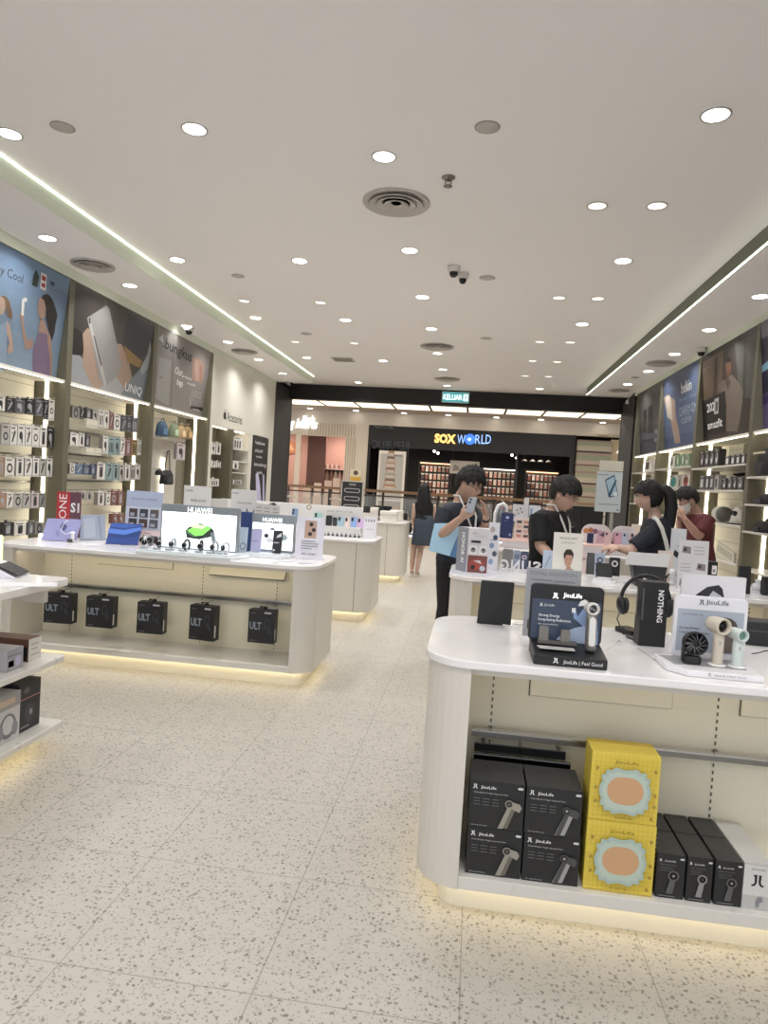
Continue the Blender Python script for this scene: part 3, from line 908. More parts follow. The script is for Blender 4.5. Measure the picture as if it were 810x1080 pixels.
# --- bay of bags
LG = mt('#cbc7c0', .6)
m = M(); m.box(.02, 1.55, .345, .37, .4, 1.98, LG); m.build('lower_panel', B2, label='pale grey lower panel')
m = M(); m.box(.02, 1.55, .345, .37, 2.04, 2.39, mt('#e7e2d6', .6)); m.build('upper_panel', B2, label='white upper panel')
m = M(); m.box(.02, 1.55, .2, .37, 1.98, 2.03, mt('#d9d6cf', .4)); m.build('shelf', B2)
m = M(); m.box(1.02, 1.05, .3, .32, .5, 1.7, LEDW); m.build('inner_light', B2)
def hangbag(x0, y0, x1, y1, c, label, strap=0):
    X = -4.66
    a = at(x0, y0, X=X); b = at(x1, y1, X=X)
    w = abs(at(x1, (y0 + y1) / 2, X=X).y - at(x0, (y0 + y1) / 2, X=X).y); h = at((x0 + x1) / 2, y0, X=X).z - at((x0 + x1) / 2, y1, X=X).z
    t = Thing('hanging_bag', label, 'bag', (X, at((x0 + x1) / 2, y1, X=X).y, at((x0 + x1) / 2, y1, X=X).z), PI / 2)
    m = M(); m.loft([((0, 0, 0), (w * .42, 0, 0), (0, .05, 0)), ((0, 0, h * .06), (w * .5, 0, 0), (0, .06, 0)), ((0, 0, h * .55), (w * .46, 0, 0), (0, .05, 0)), ((0, 0, h * .8), (w * .3, 0, 0), (0, .03, 0))], mt(c, .7), 20, 3.2); m.build('body', t)
    m = M(); m.flat([(-w * .3, h * .1), (w * .3, h * .12), (w * .2, h * .5), (-w * .25, h * .46)], -.062, mt('#%02x%02x%02x' % tuple(min(255, int(int(c[i:i + 2], 16) * 1.25) + 12) for i in (1, 3, 5)), .7)); m.build('pocket', t)
    hs = h * (1.0 + strap)
    m = M(); m.tube([(-w * .25, 0, h * .75), (-w * .1, -.01, hs * .96), (0, -.01, hs), (w * .1, -.01, hs * .96), (w * .25, 0, h * .75)], .008, mt(c, .6), 6); m.build('strap', t)
    m = M(); m.tube([(0, -.04, hs - .006), (0, .29, hs - .006)], .003, CHROME, 6); m.build('hook', t)
hangbag(166, 441, 175, 460, '#44607f', 'blue drawstring bag hanging on the upper row of the bag bay')
hangbag(179, 444, 186, 461, '#8c9c86', 'sage green bag hanging between the blue and the beige bag')
hangbag(187, 446, 193.5, 462, '#c3ab88', 'beige bag hanging beside the sage green bag')
hangbag(194, 447, 200, 463, '#a98e68', 'tan bag hanging at the far end of the upper bag row')
hangbag(170, 492, 181, 511, '#26262a', 'black camera sling bag hanging by a long strap', strap=.9)
hangbag(166, 494, 170, 501, '#3a3a3e', 'small black pouch beside the hanging sling bag')
pack(-1, -4.62, 186.5, 468, 195.5, 485, 'p', 'pale pink boxed strap at the far end of the bag bay', None, name='strap_pack')

# --- white accessories wall with two niches
YA = YL[3]
w0 = 15.0 - YA
A = Thing('wall_accessories', 'white accessories wall with two olive niches', 'wall', (XL, YA, 0), PI / 2, kind='structure')
N1, N2, N3 = (.12, 1.08), (1.2, 2.08), (2.3, 3.32)
zt1 = 2.34
AW = mt('#dedbd0', .55, name='accessories_wall_paint')
m = M()
m.box(0, w0, 0, .37, zt1, 3.62, AW); m.box(0, N1[0], 0, .37, 0, zt1, AW); m.box(N2[1], N3[0], 0, .37, 0, zt1, AW); m.box(N3[1], w0, 0, .37, 0, zt1, AW)
m.box(N1[0], N2[1], 0, .37, 0, .5, AW); m.box(N3[0], N3[1], 0, .37, 0, .5, AW)
m.build('wall_panel', A)
m = M(); m.box(N1[0], N2[1], .3, .36, .5, zt1, mt('#6a6554', .6)); m.box(N1[1], N2[0], 0, .3, .5, zt1, mt('#6a6554', .6)); m.build('niche_lining', A)
m = M(); m.box(N1[0] + .05, N1[1], .1, .13, zt1 - .012, zt1 - .001, LEDW); m.box(N2[0], N2[1] - .05, .1, .13, zt1 - .012, zt1 - .001, LEDW); m.build('niche_light', A)
for z in (2.01, 1.77, 1.55):
    m = M(); m.box(N2[0], N2[1], .02, .3, z - .02, z, mt('#e5e2da', .4)); m.build('niche_shelf', A)
m = M()
a = A.px(236, 441); m.text('Accessories', a[0] + .16, a[1] - .03, .17, 0, INK, w=.82, align='L', bold=.01)
ax, az = a[0] + .05, a[1] + .045
m.disc(ax - .025, az, .05, .065, 0, INK); m.disc(ax + .025, az, .05, .065, 0, INK); m.disc(ax + .075, az + .012, .026, .03, 0, AW); m.disc(ax + .015, az + .09, .014, .03, 0, INK, rot=-.5)
m.build('lettering', A)
t = Thing('black_advert_panel', 'tall black advert panel with pale lettering at the end of the accessories wall', 'poster', (XL + .02, YA + N3[0], .5), PI / 2)
m = M(); m.box(0, N3[1] - N3[0], 0, .04, 0, zt1 - .52, BLACK); m.build('board', t)
m = M()
for (x, y, s, h, w) in ((269, 468, 'headphones', .09, .66), (269, 475.5, 'and sound', .08, .5), (270, 481.5, 'wireless', .05, .4), (268, 491.5, 'Introducing', .1, .8), (271, 498.5, 'audio', .06, .35)):
    a = t.px(x, y + 1); m.text(s, max(.05, a[0]), a[1], h, 0, INKW, w=w, align='L')
m.flat(t.pp([(269.5, 500), (272, 498), (274, 510), (275.5, 530), (270, 530)]), 0, mt('#c9c4e6', .5)); m.flat(t.pp([(277, 500), (278.6, 501), (279, 530), (276.5, 530)]), 0, mt('#b7b2d8', .5))
m.build('printed_pattern', t)
acc = 'boxed accessories in the white wall niches'
for i, (x0, y0, x1, y1, c, lab) in enumerate([(223, 467, 227.4, 479, 'w', 'white cable box, near one on the top hook of the niche'), (228, 467, 233, 479.5, 'w', 'white cable box, far one on the top hook of the niche'),
        (222.5, 486.5, 227.5, 493, 'w', 'small white plug box, near one on the middle hook of the niche'), (228, 486.8, 233, 493.4, 'w', 'small white plug box, far one on the middle hook of the niche'),
        (221.5, 505, 231, 513, 'w', 'wide white box low in the first niche')]):
    pack(-1, -4.6, x0, y0, x1, y1, c, lab, acc, name='accessory_box')
for i, (x0, y0, x1, y1, c, lab) in enumerate([(245.5, 461, 256, 474.6, 'w', 'large white speaker box on the top shelf of the second niche'), (245.5, 487.5, 251.5, 494.8, 'w', 'small white box on the middle shelf of the second niche'), (245.5, 506, 255, 511, 'l', 'flat grey box on the lowest shelf of the second niche')]):
    pack(-1, -4.45 - .05, x0, y0, x1, y1, c, lab, acc, dep=.2, name='accessory_box', hook=False)

# ================================================================ the shelf wall
YR = [5.9, 8.34, 10.36, 12.35, 14.1]
BR3 = bay(1, XR, YR[0], YR[1], 3.555, 2.35, 'wall unit with black bags on short white shelves, cut by the picture edge')
BR2 = bay(1, XR, YR[1], YR[2], 3.555, 2.35, 'wall unit of earphone boxes under the dark watch poster')
BR1 = bay(1, XR, YR[2], YR[3], 3.555, 2.35, 'wall unit of green and teal boxes under the blue cable poster')
BR0 = bay(1, XR, YR[3], YR[4], 3.555, 2.35, 'wall unit of white boxes beside the dark portal')


def shelf(t, px_, sgn, ya, yb, dep=.36, out=-.02, xa=None, xb=None):
    z = px_
    w = yb - ya
    m = M(); m.box(.1 if xa is None else xa, w if xb is None else xb, out, dep, z - .022, z, SHELFF)
    m.build('shelf', t, bevel=.002)


Sx = XR + .05
def zat(x, y, X=Sx): return at(x, y, X=X).z
z21, z22, z23, z24 = zat(750, 493), zat(750, 517), zat(768, 552.5), zat(768, 592)
for z in (z21, z22, z23, z24): shelf(BR2, z, 1, YR[1], YR[2])
z11, z12, z13 = zat(716, 493), zat(716, 515), zat(716, 545)
for z in (z11, z12, z13): shelf(BR1, z, 1, YR[2], YR[3])
z01, z02, z03 = zat(680, 498), zat(680, 514), zat(672, 531)
for z in (z01, z02, z03): shelf(BR0, z, 1, YR[3], YR[4])
z31, z32, z33, z34 = zat(800, 503), zat(800, 532), zat(800, 561.5), zat(800, 603)
for z in (z31, z32, z33, z34): shelf(BR3, z, 1, YR[0], YR[1])


def sbox(x0, x1, h, z, c, label, group, dep=.09, X=Sx, name='earphone_box', pic=None, h_px=None):
    """a box standing on a shelf of the shelf wall, its front spanning the photo columns x0..x1"""
    zc_ = z + h / 2
    q = lambda x: min((at(x, y, X=X) for y in range(400, 640, 1)), key=lambda p: abs(p.z - zc_)).y
    ya, yb = q(x0), q(x1)
    w = abs(ya - yb) * .95
    t = Thing(name, label, 'box', (X, (ya + yb) / 2, z + .0005), -PI / 2, group=group)
    body = mt(PAL[c], .45)
    m = M(); m.box(-w / 2, w / 2, 0, dep, 0, h, body)
    ik = mt('#d9dadd', .5) if c in 'kdbgvr' else mt('#35353a', .5)
    pic = pic or 'oval'
    if pic == 'oval':
        m.disc(0, h * .5, w * .22, h * .3, 0, ik); m.disc(-w * .03, h * .62, w * .13, h * .14, 0, mt('#1c1c20', .3))
    elif pic == 'tag':
        m.rect(-w * .3, w * .15, h * .2, h * .75, 0, ik)
    elif pic == 'leafy':
        m.disc(-w * .1, h * .45, w * .25, h * .28, 0, mt('#3e6f52', .5)); m.disc(w * .18, h * .55, w * .16, h * .3, 0, mt('#dfe8dc', .5))
    elif pic == 'round':
        m.disc(0, h * .48, w * .32, h * .38, 0, mt('#2f8f8c', .5)); m.rect(-w * .4, -w * .1, h * .86, h * .95, 0, ik)
    elif pic == 'face':
        m.disc(0, h * .52, w * .3, h * .36, 0, mt('#a4483f', .5)); m.disc(0, h * .6, w * .15, h * .18, 0, mt('#2a2528', .5))
    m.rect(-w * .38, w * .1, h * .9, h * .95, 0, ik)
    m.build('box', t)
    return t


g2 = 'earphone boxes under the dark watch poster'
for i, (a, b) in enumerate(((738, 742.6), (743, 747.8), (748.2, 753), (753.5, 758))):
    sbox(a, b, .235, z21, 'k', 'tall dark earbud box with white picture, %s from the far end of the upper shelf' % ORD[i], g2)
t = Thing('grey_box', 'plain grey box on the upper shelf between two sets of dark boxes', 'box', (Sx + .1, 9.1, z21 + .0005), -PI / 2)
m = M(); m.box(-.24, .24, 0, .1, 0, .26, mt('#a6a393', .5)); m.rect(-.2, .2, .2, .21, 0, mt('#8b887a', .5)); m.build('carton', t)
for i, (a, b) in enumerate(((764.5, 770), (770.5, 775.6), (776, 781), (781.5, 786.5))):
    sbox(a, b, .125, z21, 'k', 'small black box on the upper shelf, %s past the plain grey box' % ORD[i], g2, pic='tag')
for i, (a, b) in enumerate(((737.6, 743.6), (744, 748), (748.4, 753), (753.4, 757.6))):
    sbox(a, b, .2, z22, 'd' if i < 3 else 'l', 'slate boxed charger, %s from the far end of the second shelf' % ORD[i], g2, pic='tag')
for i, (a, b) in enumerate(((761, 766.4), (767, 772), (772.4, 777), (777.4, 783.6))):
    sbox(a, b, .15, z22, 'k' if i % 2 == 0 else 'd', 'dark earbud box on the second shelf, %s in the nearer set' % ORD[i], g2)
t = Thing('coiled_cable', 'black coiled cable lying behind the boxes on the second shelf', 'cable', (Sx + .18, 9.1, z22 + .195), -PI / 2)
m = M(); m.tube([(-.2 + .4 * i / 60, .03 * math.sin(i * .9), .012 + .012 * math.sin(i * .5)) for i in range(61)], .008, BLACK, 6); m.build('cable', t)
t = Thing('carton_stack_riser', 'low dark riser under the coiled cable on the second shelf', 'riser', (Sx + .18, 9.1, z22 + .0005), -PI / 2)
m = M(); m.box(-.28, .28, -.03, .12, 0, .18, mt('#6d6c68', .5)); m.build('block', t, bevel=.004)
# speaker, robot toy, tablet on the third shelf
sy = at(759, 545, X=Sx + .1).y
t = Thing('speaker', 'white drum speaker with grey mesh side on the third shelf', 'speaker', (Sx + .13, sy, z23 + .001), -PI / 2)
m = M(Matrix.Translation((-.12, 0, .105)) @ Matrix.Rotation(PI / 2, 4, 'Y')); m.lathe([(.001, 0), (.085, 0), (.103, .015), (.103, .14), (.098, .15), (.001, .15)], mt('#dad7d0', .4), 28); m.build('drum', t)
m = M(Matrix.Translation((-.12, 0, .105)) @ Matrix.Rotation(PI / 2, 4, 'Y')); m.lathe([(.001, .15), (.096, .15), (.096, .22), (.001, .22)], mt('#6f6e68', .6), 28); m.build('mesh_side', t)
m = M(); m.disc(0, 0, 0.001, .001, 0, BLACK); m.disc(-.16, .13, .012, .03, -.112, BLACK); m.build('port', t)
t = Thing('white_panel_board', 'plain white board standing behind the drum speaker', 'board', (Sx + .27, sy - .1, z23 + .001), -PI / 2)
m = M(); m.rbox(-.28, .28, 0, .02, 0, .27, mt('#e0ddd2', .5), .01); m.build('panel', t); m = M(); m.rect(-.25, .25, .03, .24, 0, mt('#d3cfbf', .6)); m.build('inset', t)
sy = at(777, 545, X=Sx + .1).y
t = Thing('robot_toy', 'white robot toy with two black eyes beside the drum speaker', 'toy', (Sx + .12, sy, z23 + .001), -PI / 2)
m = M(); m.loft([((0, 0, 0), (.12, 0, 0), (0, .08, 0)), ((0, 0, .03), (.13, 0, 0), (0, .09, 0)), ((0, 0, .12), (.1, 0, 0), (0, .07, 0)), ((0, 0, .2), (.06, 0, 0), (0, .05, 0)), ((0, 0, .22), (.03, 0, 0), (0, .03, 0))], mt('#e4e2da', .35), 20); m.build('body', t)
for s in (-1, 1):
    m = M(); m.ball((s * .045, -.06, .13), (.036, .03, .034), BLACKG); m.build('eye', t)
t = Thing('tablet', 'black tablet lying flat at the edge of the third shelf', 'tablet', (Sx - .02, at(773, 555, X=Sx).y, z23 + .001), -PI / 2)
m = M(); m.rbox(-.17, .17, 0, .012, 0, .012, BLACK, .004); m.prism(rrect(-.17, .17, 0, .12, .012), 'z', 0, .012, BLACK); m.build('body', t); m = M(); m.prism(rrect(-.16, .16, .01, .11, .006), 'z', .012, .0126, BLACKG); m.build('screen', t)
# white price rail box on the lower shelf
t = Thing('ticket_rail', 'white slotted ticket rail leaning on the lower shelf beside the red shirt', 'rail', (Sx - .03, at(766, 592, X=Sx).y, z24 + .03), -PI / 2, tilt=0)
m = M(Matrix.Rotation(R(9), 4, 'Y')); m.box(-.3, .3, 0, .03, 0, .14, mt('#dedacb', .5))
for i in range(6): m.rect(-.26 + i * .09, -.2 + i * .09, .03, .11, 0, mt('#b9b5a5', .5))
m.build('rail', t)

g1 = 'boxes under the blue cable poster'
for i, (a, b, c, p_, h) in enumerate(((706.5, 711, 'w', 'oval', .19), (711.6, 716.2, 'v', 'leafy', .2), (716.8, 721.6, 'v', 'leafy', .2), (722, 727, 'v', 'oval', .19))):
    sbox(a, b, h, z11, c, '%s box on the upper shelf under the blue cable poster, %s from its far end' % (CN[c], ORD[i]), g1, pic=p_, name='charger_box')
sbox(705.5, 715, .21, z12, 'w', 'white box with a teal round picture above the ponytail', g1, pic='round', name='charger_box')
sbox(718.5, 728, .21, z12, 'w', 'white box with a red round picture on the second shelf', g1, pic='face', name='charger_box')
sbox(715.5, 718, .18, z12, 'l', 'slim pale box between the teal and the red picture boxes', g1, pic='tag', name='charger_box')
g0 = 'white boxes beside the dark portal'
sbox(679.5, 687.5, .23, z01, 'w', 'white cube box on the top shelf beside the dark portal', g0, name='white_carton', pic='tag')
sbox(681.5, 685.5, .17, z02, 'l', 'pale box on the middle shelf beside the dark portal', g0, name='white_carton', pic='tag')
sbox(686, 690.5, .2, z02, 'w', 'taller white box on the middle shelf beside the dark portal', g0, name='white_carton')
sbox(668.6, 672.8, .17, z03, 'w', 'small white box at the far end of the lowest shelf by the portal', g0, name='white_carton')
sbox(674, 678.4, .13, z03, 'l', 'small pale box second on the lowest shelf by the portal', g0, name='white_carton', pic='tag')

# bags in the cut-off bay
BAGM = mt('#26252a', .65)
def pile(y, z, w, d, h, name, label, handle=False):
    t = Thing(name, label, 'bag', (XR + .15, y, z + .001), -PI / 2)
    m = M(); m.loft([((0, 0, 0), (w * .9, 0, 0), (0, d * .9, 0)), ((0, 0, h * .1), (w, 0, 0), (0, d, 0)), ((0, 0, h * .6), (w * .95, 0, 0), (0, d * .9, 0)), ((0, 0, h * .9), (w * .7, 0, 0), (0, d * .6, 0)), ((0, 0, h), (w * .4, 0, 0), (0, d * .3, 0))], BAGM, 22, 3.); m.build('body', t)
    m = M(); m.rbox(-w * .6, w * .6, -d * 1.06, -d * .8, h * .12, h * .45, mt('#34333a', .65), .03); m.build('pocket', t)
    if handle:
        m = M(); m.box(-w * .98, w * .7, -d * 1.02, -d * .9, h * .74, h * .8, mt('#c9c2a2', .6)); m.build('band', t, label='cream band')
    m = M(); m.tube([(-w * .3, 0, h * .96), (-w * .2, 0, h * 1.1), (w * .2, 0, h * 1.1), (w * .3, 0, h * .96)], .012, BAGM, 8); m.build('handle', t)
pile(8.04, z31, .17, .13, .34, 'backpack', 'black backpack with a cream band on the topmost short shelf', True)
pile(8.0, z32, .16, .13, .12, 'pouch_bag', 'flat black pouch on the second short shelf')
pile(8.0, z33, .17, .13, .13, 'pouch_bag', 'flat black pouch on the third short shelf')

# posters over the shelf wall
P = poster(1, XR, YR[3] + .02, YR[4] - .1, 2.36, 3.55, 'dark grey poster of two black towers beside the portal')
m = M(); m.rect(0, P.w, 0, P.h, 0, C('#5b5855')); m.rect(0, P.w, 0, P.h * .42, 0, C('#4c4541')); m.rect(0, P.w, 0, P.h * .25, 0, C('#3d4152'))
art([(679, 433), (682, 431), (681.5, 466), (678, 467)], '#1e1d1e'); art([(684, 428), (689, 426.5), (688.5, 464), (683, 466)], '#1b1b1d'); art([(672, 462), (674.5, 460), (674, 474), (671.5, 475)], '#7c8899'); art([(691, 453), (693.5, 452), (693, 465), (690.5, 466)], '#8f98a6')
art([(670, 460), (679, 456), (694, 458), (694, 462), (680, 464), (670, 466)], '#4a5266')
m.build('printed_pattern', P)
P = poster(1, XR, YR[2] + .02, YR[3] - .1, 2.36, 3.55, 'blue poster of a forearm and phone cable with white lettering')
m = M()
for i, c in enumerate(('#4b5877', '#51607f', '#5a6b8c', '#657798', '#5c6f93', '#4a5b84')):
    m.rect(0, P.w, P.h * (1 - (i + 1) / 6), P.h * (1 - i / 6), 0, C(c))
art([(700, 420), (704, 416), (712, 422), (713, 440), (716, 452), (718, 467), (712, 468), (709, 452), (707, 440), (703, 432)], '#b79f91'); art([(702, 419), (707, 417), (710, 444), (704, 440)], '#d6cbbd')
a = P.px(719, 415); m.text('belkin', a[0], a[1] - .01, .17, 0, INKW, w=.5, align='L')
a = P.px(717, 425); m.text('BoostCharge', a[0], a[1], .06, 0, C('#9fb0cc'), w=.85, align='L')
a = P.px(717, 437.5); m.text('CARRY-ON', a[0], a[1] - .03, .14, 0, C('#c9d4ea'), w=.85, align='L')
a = P.px(719, 446); m.text('cable', a[0], a[1] - .02, .12, 0, C('#b9c6e0'), w=.5, align='L')
m.build('printed_pattern', P)
P = poster(1, XR, YR[1] + .02, YR[2] - .1, 2.36, 3.55, 'dark brown poster of a seated man in a pale jacket')
m = M(); m.rect(0, P.w, 0, P.h, 0, C('#3f3833')); art([(741, 382), (763, 369), (761, 415), (742, 424)], '#735f4d'); art([(754, 378), (757, 376.5), (756, 416), (752, 419)], '#4c3a2e')
art([(775, 362), (797, 352), (793, 420), (780, 418)], '#5a5a54'); art([(785, 358), (788, 356), (786, 420), (783, 420)], '#45453f')
art([(757, 406), (764, 400), (772, 395), (780, 404), (784, 412), (783, 426), (780, 445), (778, 455), (766, 455), (766, 425), (760, 416)], '#7c6f66')
art([(764, 400), (768, 397), (771, 404), (768, 412)], '#5d4a40'); art([(765.5, 384), (768, 378), (771, 379), (771.5, 390), (769, 398), (766, 394)], '#76523f'); art([(765.5, 382), (767, 377.5), (771, 377), (771.5, 382)], '#241d1a')
art([(741, 424), (765, 412), (766, 455), (740, 462)], '#1d1b1b')
a = P.px(742, 392); m.text('lifestyle', a[0], a[1], .04, 0, C('#b99b82'), w=.3, align='L')
a = P.px(746, 434); m.text('2025', a[0], a[1] - .02, .12, 0, INKW, w=.42, align='L', bold=.02)
art([(754, 421), (758.5, 419), (758, 436), (753.5, 437)], '#d8d6d4'); art([(755, 424), (757.6, 423), (757.4, 433), (754.8, 434)], '#6b6764')
a = P.px(747, 452.5); m.text('amazfit', a[0], a[1] - .01, .11, 0, INKW, w=.56, align='L', bold=.015)
m.build('printed_pattern', P)
P = poster(1, XR, YR[0], YR[1] - .1, 2.36, 3.55, 'lilac and blue poster cut by the picture edge')
m = M(); m.rect(0, P.w, 0, P.h, 0, C('#6b608e')); m.rect(0, P.w, P.h * .45, P.h, 0, C('#32344a')); m.rect(0, P.w, P.h * .85, P.h, 0, C('#767386'))
art([(801, 388), (811, 380), (815, 384), (803, 396)], '#8fc3e2'); art([(802, 394), (815, 386), (815, 410), (803, 418)], '#1e2140'); art([(801, 420), (812, 414), (814, 424), (803, 428)], '#3a3168')
m.build('printed_pattern', P)
# ================================================================ on the near counter
YELL = mt('#e3cd57', .45, name='yellow_card')
BOXK = mt('#232324', .5, name='black_box_card')
SIDEK = mt('#3a3a3b', .55, name='black_box_side')
GOLD = mt('#a79c8a', .35, .4, name='champagne_metal')


def stand_on(px_, z, name, label, cat, rz=0., tilt=0., group=None, dz=.0006):
    p = at(*px_, Z=z)
    return Thing(name, label, cat, (p.x, p.y, z + dz), rz, tilt, group)


def logo(m, x, z, h, y, mat):
    """the two-legged mark"""
    w = h * .9
    for s in (-1, 1):
        m.flat([(x + s * .07 * w, z + h), (x + s * .3 * w, z + h), (x + s * .27 * w, z + h * .36), (x + s * .36 * w, z + h * .2), (x + s * .56 * w, z + h * .16), (x + s * .5 * w, z), (x + s * .24 * w, z + h * .06), (x + s * .1 * w, z + h * .24), (x + s * .07 * w, z + h * .42)], y, mat)
    m.rect(x - .4 * w, x - .25 * w, z + h * .86, z + h, y, mat)


# ---- black fan display
t = stand_on((600, 704), ZR, 'fan_display', 'black display stand with a seated figure poster and a silver handheld fan', 'display stand')
x0, zz = t.px(563, 690); x1, _ = t.px(641, 700)
m = M(); m.prism([(0, 0), (0, .035), (.16, .055), (.2, .055), (.2, 0)], 'x', x0, x1, BLACK); m.build('base', t, bevel=.004)
m = M(); logo(m, x0 + .075, .01, .018, 0, INKW); m.text('JisuLife | Feel Good', x0 + .1, .008, .016, 0, INKW, w=.13, align='L'); m.build('base_lettering', t)
PY = .155
pl = t.px(559, 640, PY)[0]; pr = t.px(636, 650, PY)[0]; pt = t.px(598, 617.5, PY)[1]
m = M(); m.rbox(pl, pr, PY, PY + .022, .05, pt, BLACK, .018, 6); m.build('back_panel', t, bevel=.003)
m = M(); lg = mt('#ffffff', .5, 0, 1.3, name='lit_white_letter')
a = t.px(586, 630, PY); logo(m, a[0], a[1] - .004, .02, PY, lg); a = t.px(594, 630, PY); m.text('JisuLife', a[0], a[1] - .004, .021, PY, lg, w=.066, align='L', bold=.0)
m.build('lit_letters', t)
m = M()
SCR = mt('#2d3748', .35, 0, .35, name='display_print'); BL1 = mt('#8fa8cf', .5); BL2 = mt('#b9c9e4', .5)
m.rect(pl + .008, pr - .008, .06, t.px(598, 630, PY)[1] - .012, PY, SCR)
a = t.px(571, 638, PY); logo(m, a[0], a[1] - .004, .012, PY, INKW); m.text('JisuLife', a[0] + .01, a[1] - .004, .011, PY, INKW, w=.036, align='L')
a = t.px(568, 650, PY); m.text('Strong Energy', a[0], a[1], .012, PY, INKW, w=.075, align='L', bold=.01); m.text('Long-lasting Endurance', a[0], a[1] - .016, .013, PY, INKW, w=.115, align='L', bold=.01); m.text('high speed handheld fan', a[0], a[1] - .029, .007, PY, INKW, w=.07, align='L')
def ar(poly, c): m.flat(t.pp(poly, PY), PY, c)
ar([(615, 642), (620, 640), (627, 645), (630, 655), (630, 668), (622, 668), (612, 658), (605, 652), (604, 643), (607, 643), (609, 650)], BL1)
ar([(586, 674), (596, 666), (606, 662), (616, 660), (630, 666), (630, 676), (612, 680), (600, 677)], BL2)
ar([(614, 634), (620, 633), (621, 641), (616, 643)], mt('#c3a08c', .5)); ar([(609.5, 639), (612, 634), (617, 632), (620, 635), (620, 638), (613, 639)], INKW); ar([(603, 641), (607, 641), (607, 646), (603, 646)], INKW)
ar([(622, 672), (630, 668), (630, 686), (625, 684)], BL1)
m.build('poster_pattern', t)
# bench-like clear holder with two empty fan cradles
m = M()
fx, fz = t.px(588, 683, .08)
for (px_, h) in ((573, .04), (596, .032)):
    a = t.px(px_, 675, .1)[0]
    m.rbox(a - .016, a + .016, .095, .115, .055, .055 + h + .02, mt('#7a7670', .4), .006)
m.box(t.px(567, 680, .1)[0], t.px(608, 680, .1)[0], .09, .12, .055, .066, mt('#5a5752', .4))
m.build('cradle', t)
m = M(); a = t.px(567, 684, .05); b = t.px(606, 686, .05); m.prism([(a[0] + .006, .04), (b[0], .04), (b[0], .075), (a[0], .075)], 'z', .0475, .051, mt('#c9c6c2', .4)); m.build('price_card', t)
fa = t.px(622, 690, .07)
F = Thing('handheld_fan', 'silver handheld fan standing on the black display', 'fan', tuple(t.mat @ Vector((fa[0], .07, .0455))), R(4), R(-6))
m = M(); m.lathe([(.001, 0), (.015, 0), (.019, .008), (.0195, .1), (.019, .135)], mt('#8c8884', .3, .6), 24); m.build('handle', F)
m = M(); m.prism(rrect(-.011, .011, .02, .118, .008), 'y', -.0215, -.012, mt('#dcdad6', .3, .3)); m.build('front_plate', F)
m = M(Matrix.Translation((0, .012, .148)) @ Matrix.Rotation(PI / 2, 4, 'X')); m.lathe([(.019, -.022), (.0215, -.012), (.0235, .03), (.0205, .036), (.0145, .036), (.0145, .02), (.001, .02)], mt('#d6d3ce', .3, .3), 26); m.build('head', F)
m = M(); m.disc(0, .148, .0142, .0142, -.0085, BLACKG); m.disc(-.004, .15, .0055, .0055, -.0085, mt('#9c9a98', .4)); m.disc(.006, .145, .004, .004, -.0085, mt('#9c9a98', .4)); m.build('nozzle', F)

# ---- white fan display
t = stand_on((752, 716), ZR, 'fan_display', 'white display stand with black, beige and mint handheld fans', 'display stand')
wl = t.px(709, 690)[0]; wr = t.px(806, 716)[0]
m = M(); m.prism([(wl + .055, 0), (wr, 0), (wr, .22), (wl, .22), (wl, .06)], 'z', 0, .022, mt('#e9e7ea', .3)); m.build('base', t, bevel=.003)
m = M(); m.prism([(wl + .03, .07), (wr - .03, .07), (wr - .03, .2), (wl + .01, .2)], 'z', .022, .0235, mt('#9a9a9c', .5)); m.build('tray', t)
m = M(); logo(m, wl + .125, .006, .012, 0, INKG); m.text('JisuLife | Feel Good', wl + .14, .006, .01, 0, INKG, w=.1, align='L'); m.build('base_lettering', t)
PY = .2
a0 = t.px(711, 650, PY)[0]; a1 = t.px(788, 660, PY)[0]; at_ = t.px(750, 630, PY)[1]
m = M(); m.rbox(a0, a1, PY, PY + .02, .022, at_, mt('#e4e3e8', .3), .016, 6); m.build('back_panel', t, bevel=.003)
m = M(); z = t.px(742, 637, PY)
logo(m, z[0] - .006, z[1] - .004, .019, PY, INK); m.text('JisuLife', z[0] + .008, z[1] - .005, .022, PY, INK, w=.078, align='L'); m.build('header_print', t)
m = M(); m.rect(a0 + .012, a1 - .012, .045, z[1] - .022, PY, mt('#aab2bf', .5)); zz = z[1] - .045
m.text('JisuLife Power Fan', a0 + .03, zz, .007, PY, INK, w=.07, align='L'); m.text('Strong Breeze', a0 + .022, zz - .052, .01, PY, INK, w=.07, align='L'); m.text('Long-lasting Endurance', a0 + .022, zz - .068, .01, PY, INK, w=.105, align='L')
m.disc(a1 - .075, zz - .032, .042, .034, PY, mt('#4c403a', .5)); m.disc(a1 - .07, zz - .04, .03, .02, PY, mt('#2d2a2b', .5)); m.flat([(a1 - .11, .05), (a1 - .03, .05), (a1 - .04, zz - .06), (a1 - .1, zz - .06)], PY, mt('#6b5e58', .5))
m.build('poster_pattern', t)
def whereT(pxl, y0): q = t.px(pxl[0], pxl[1], y0); return tuple(t.mat @ Vector((q[0], y0, .0245)))
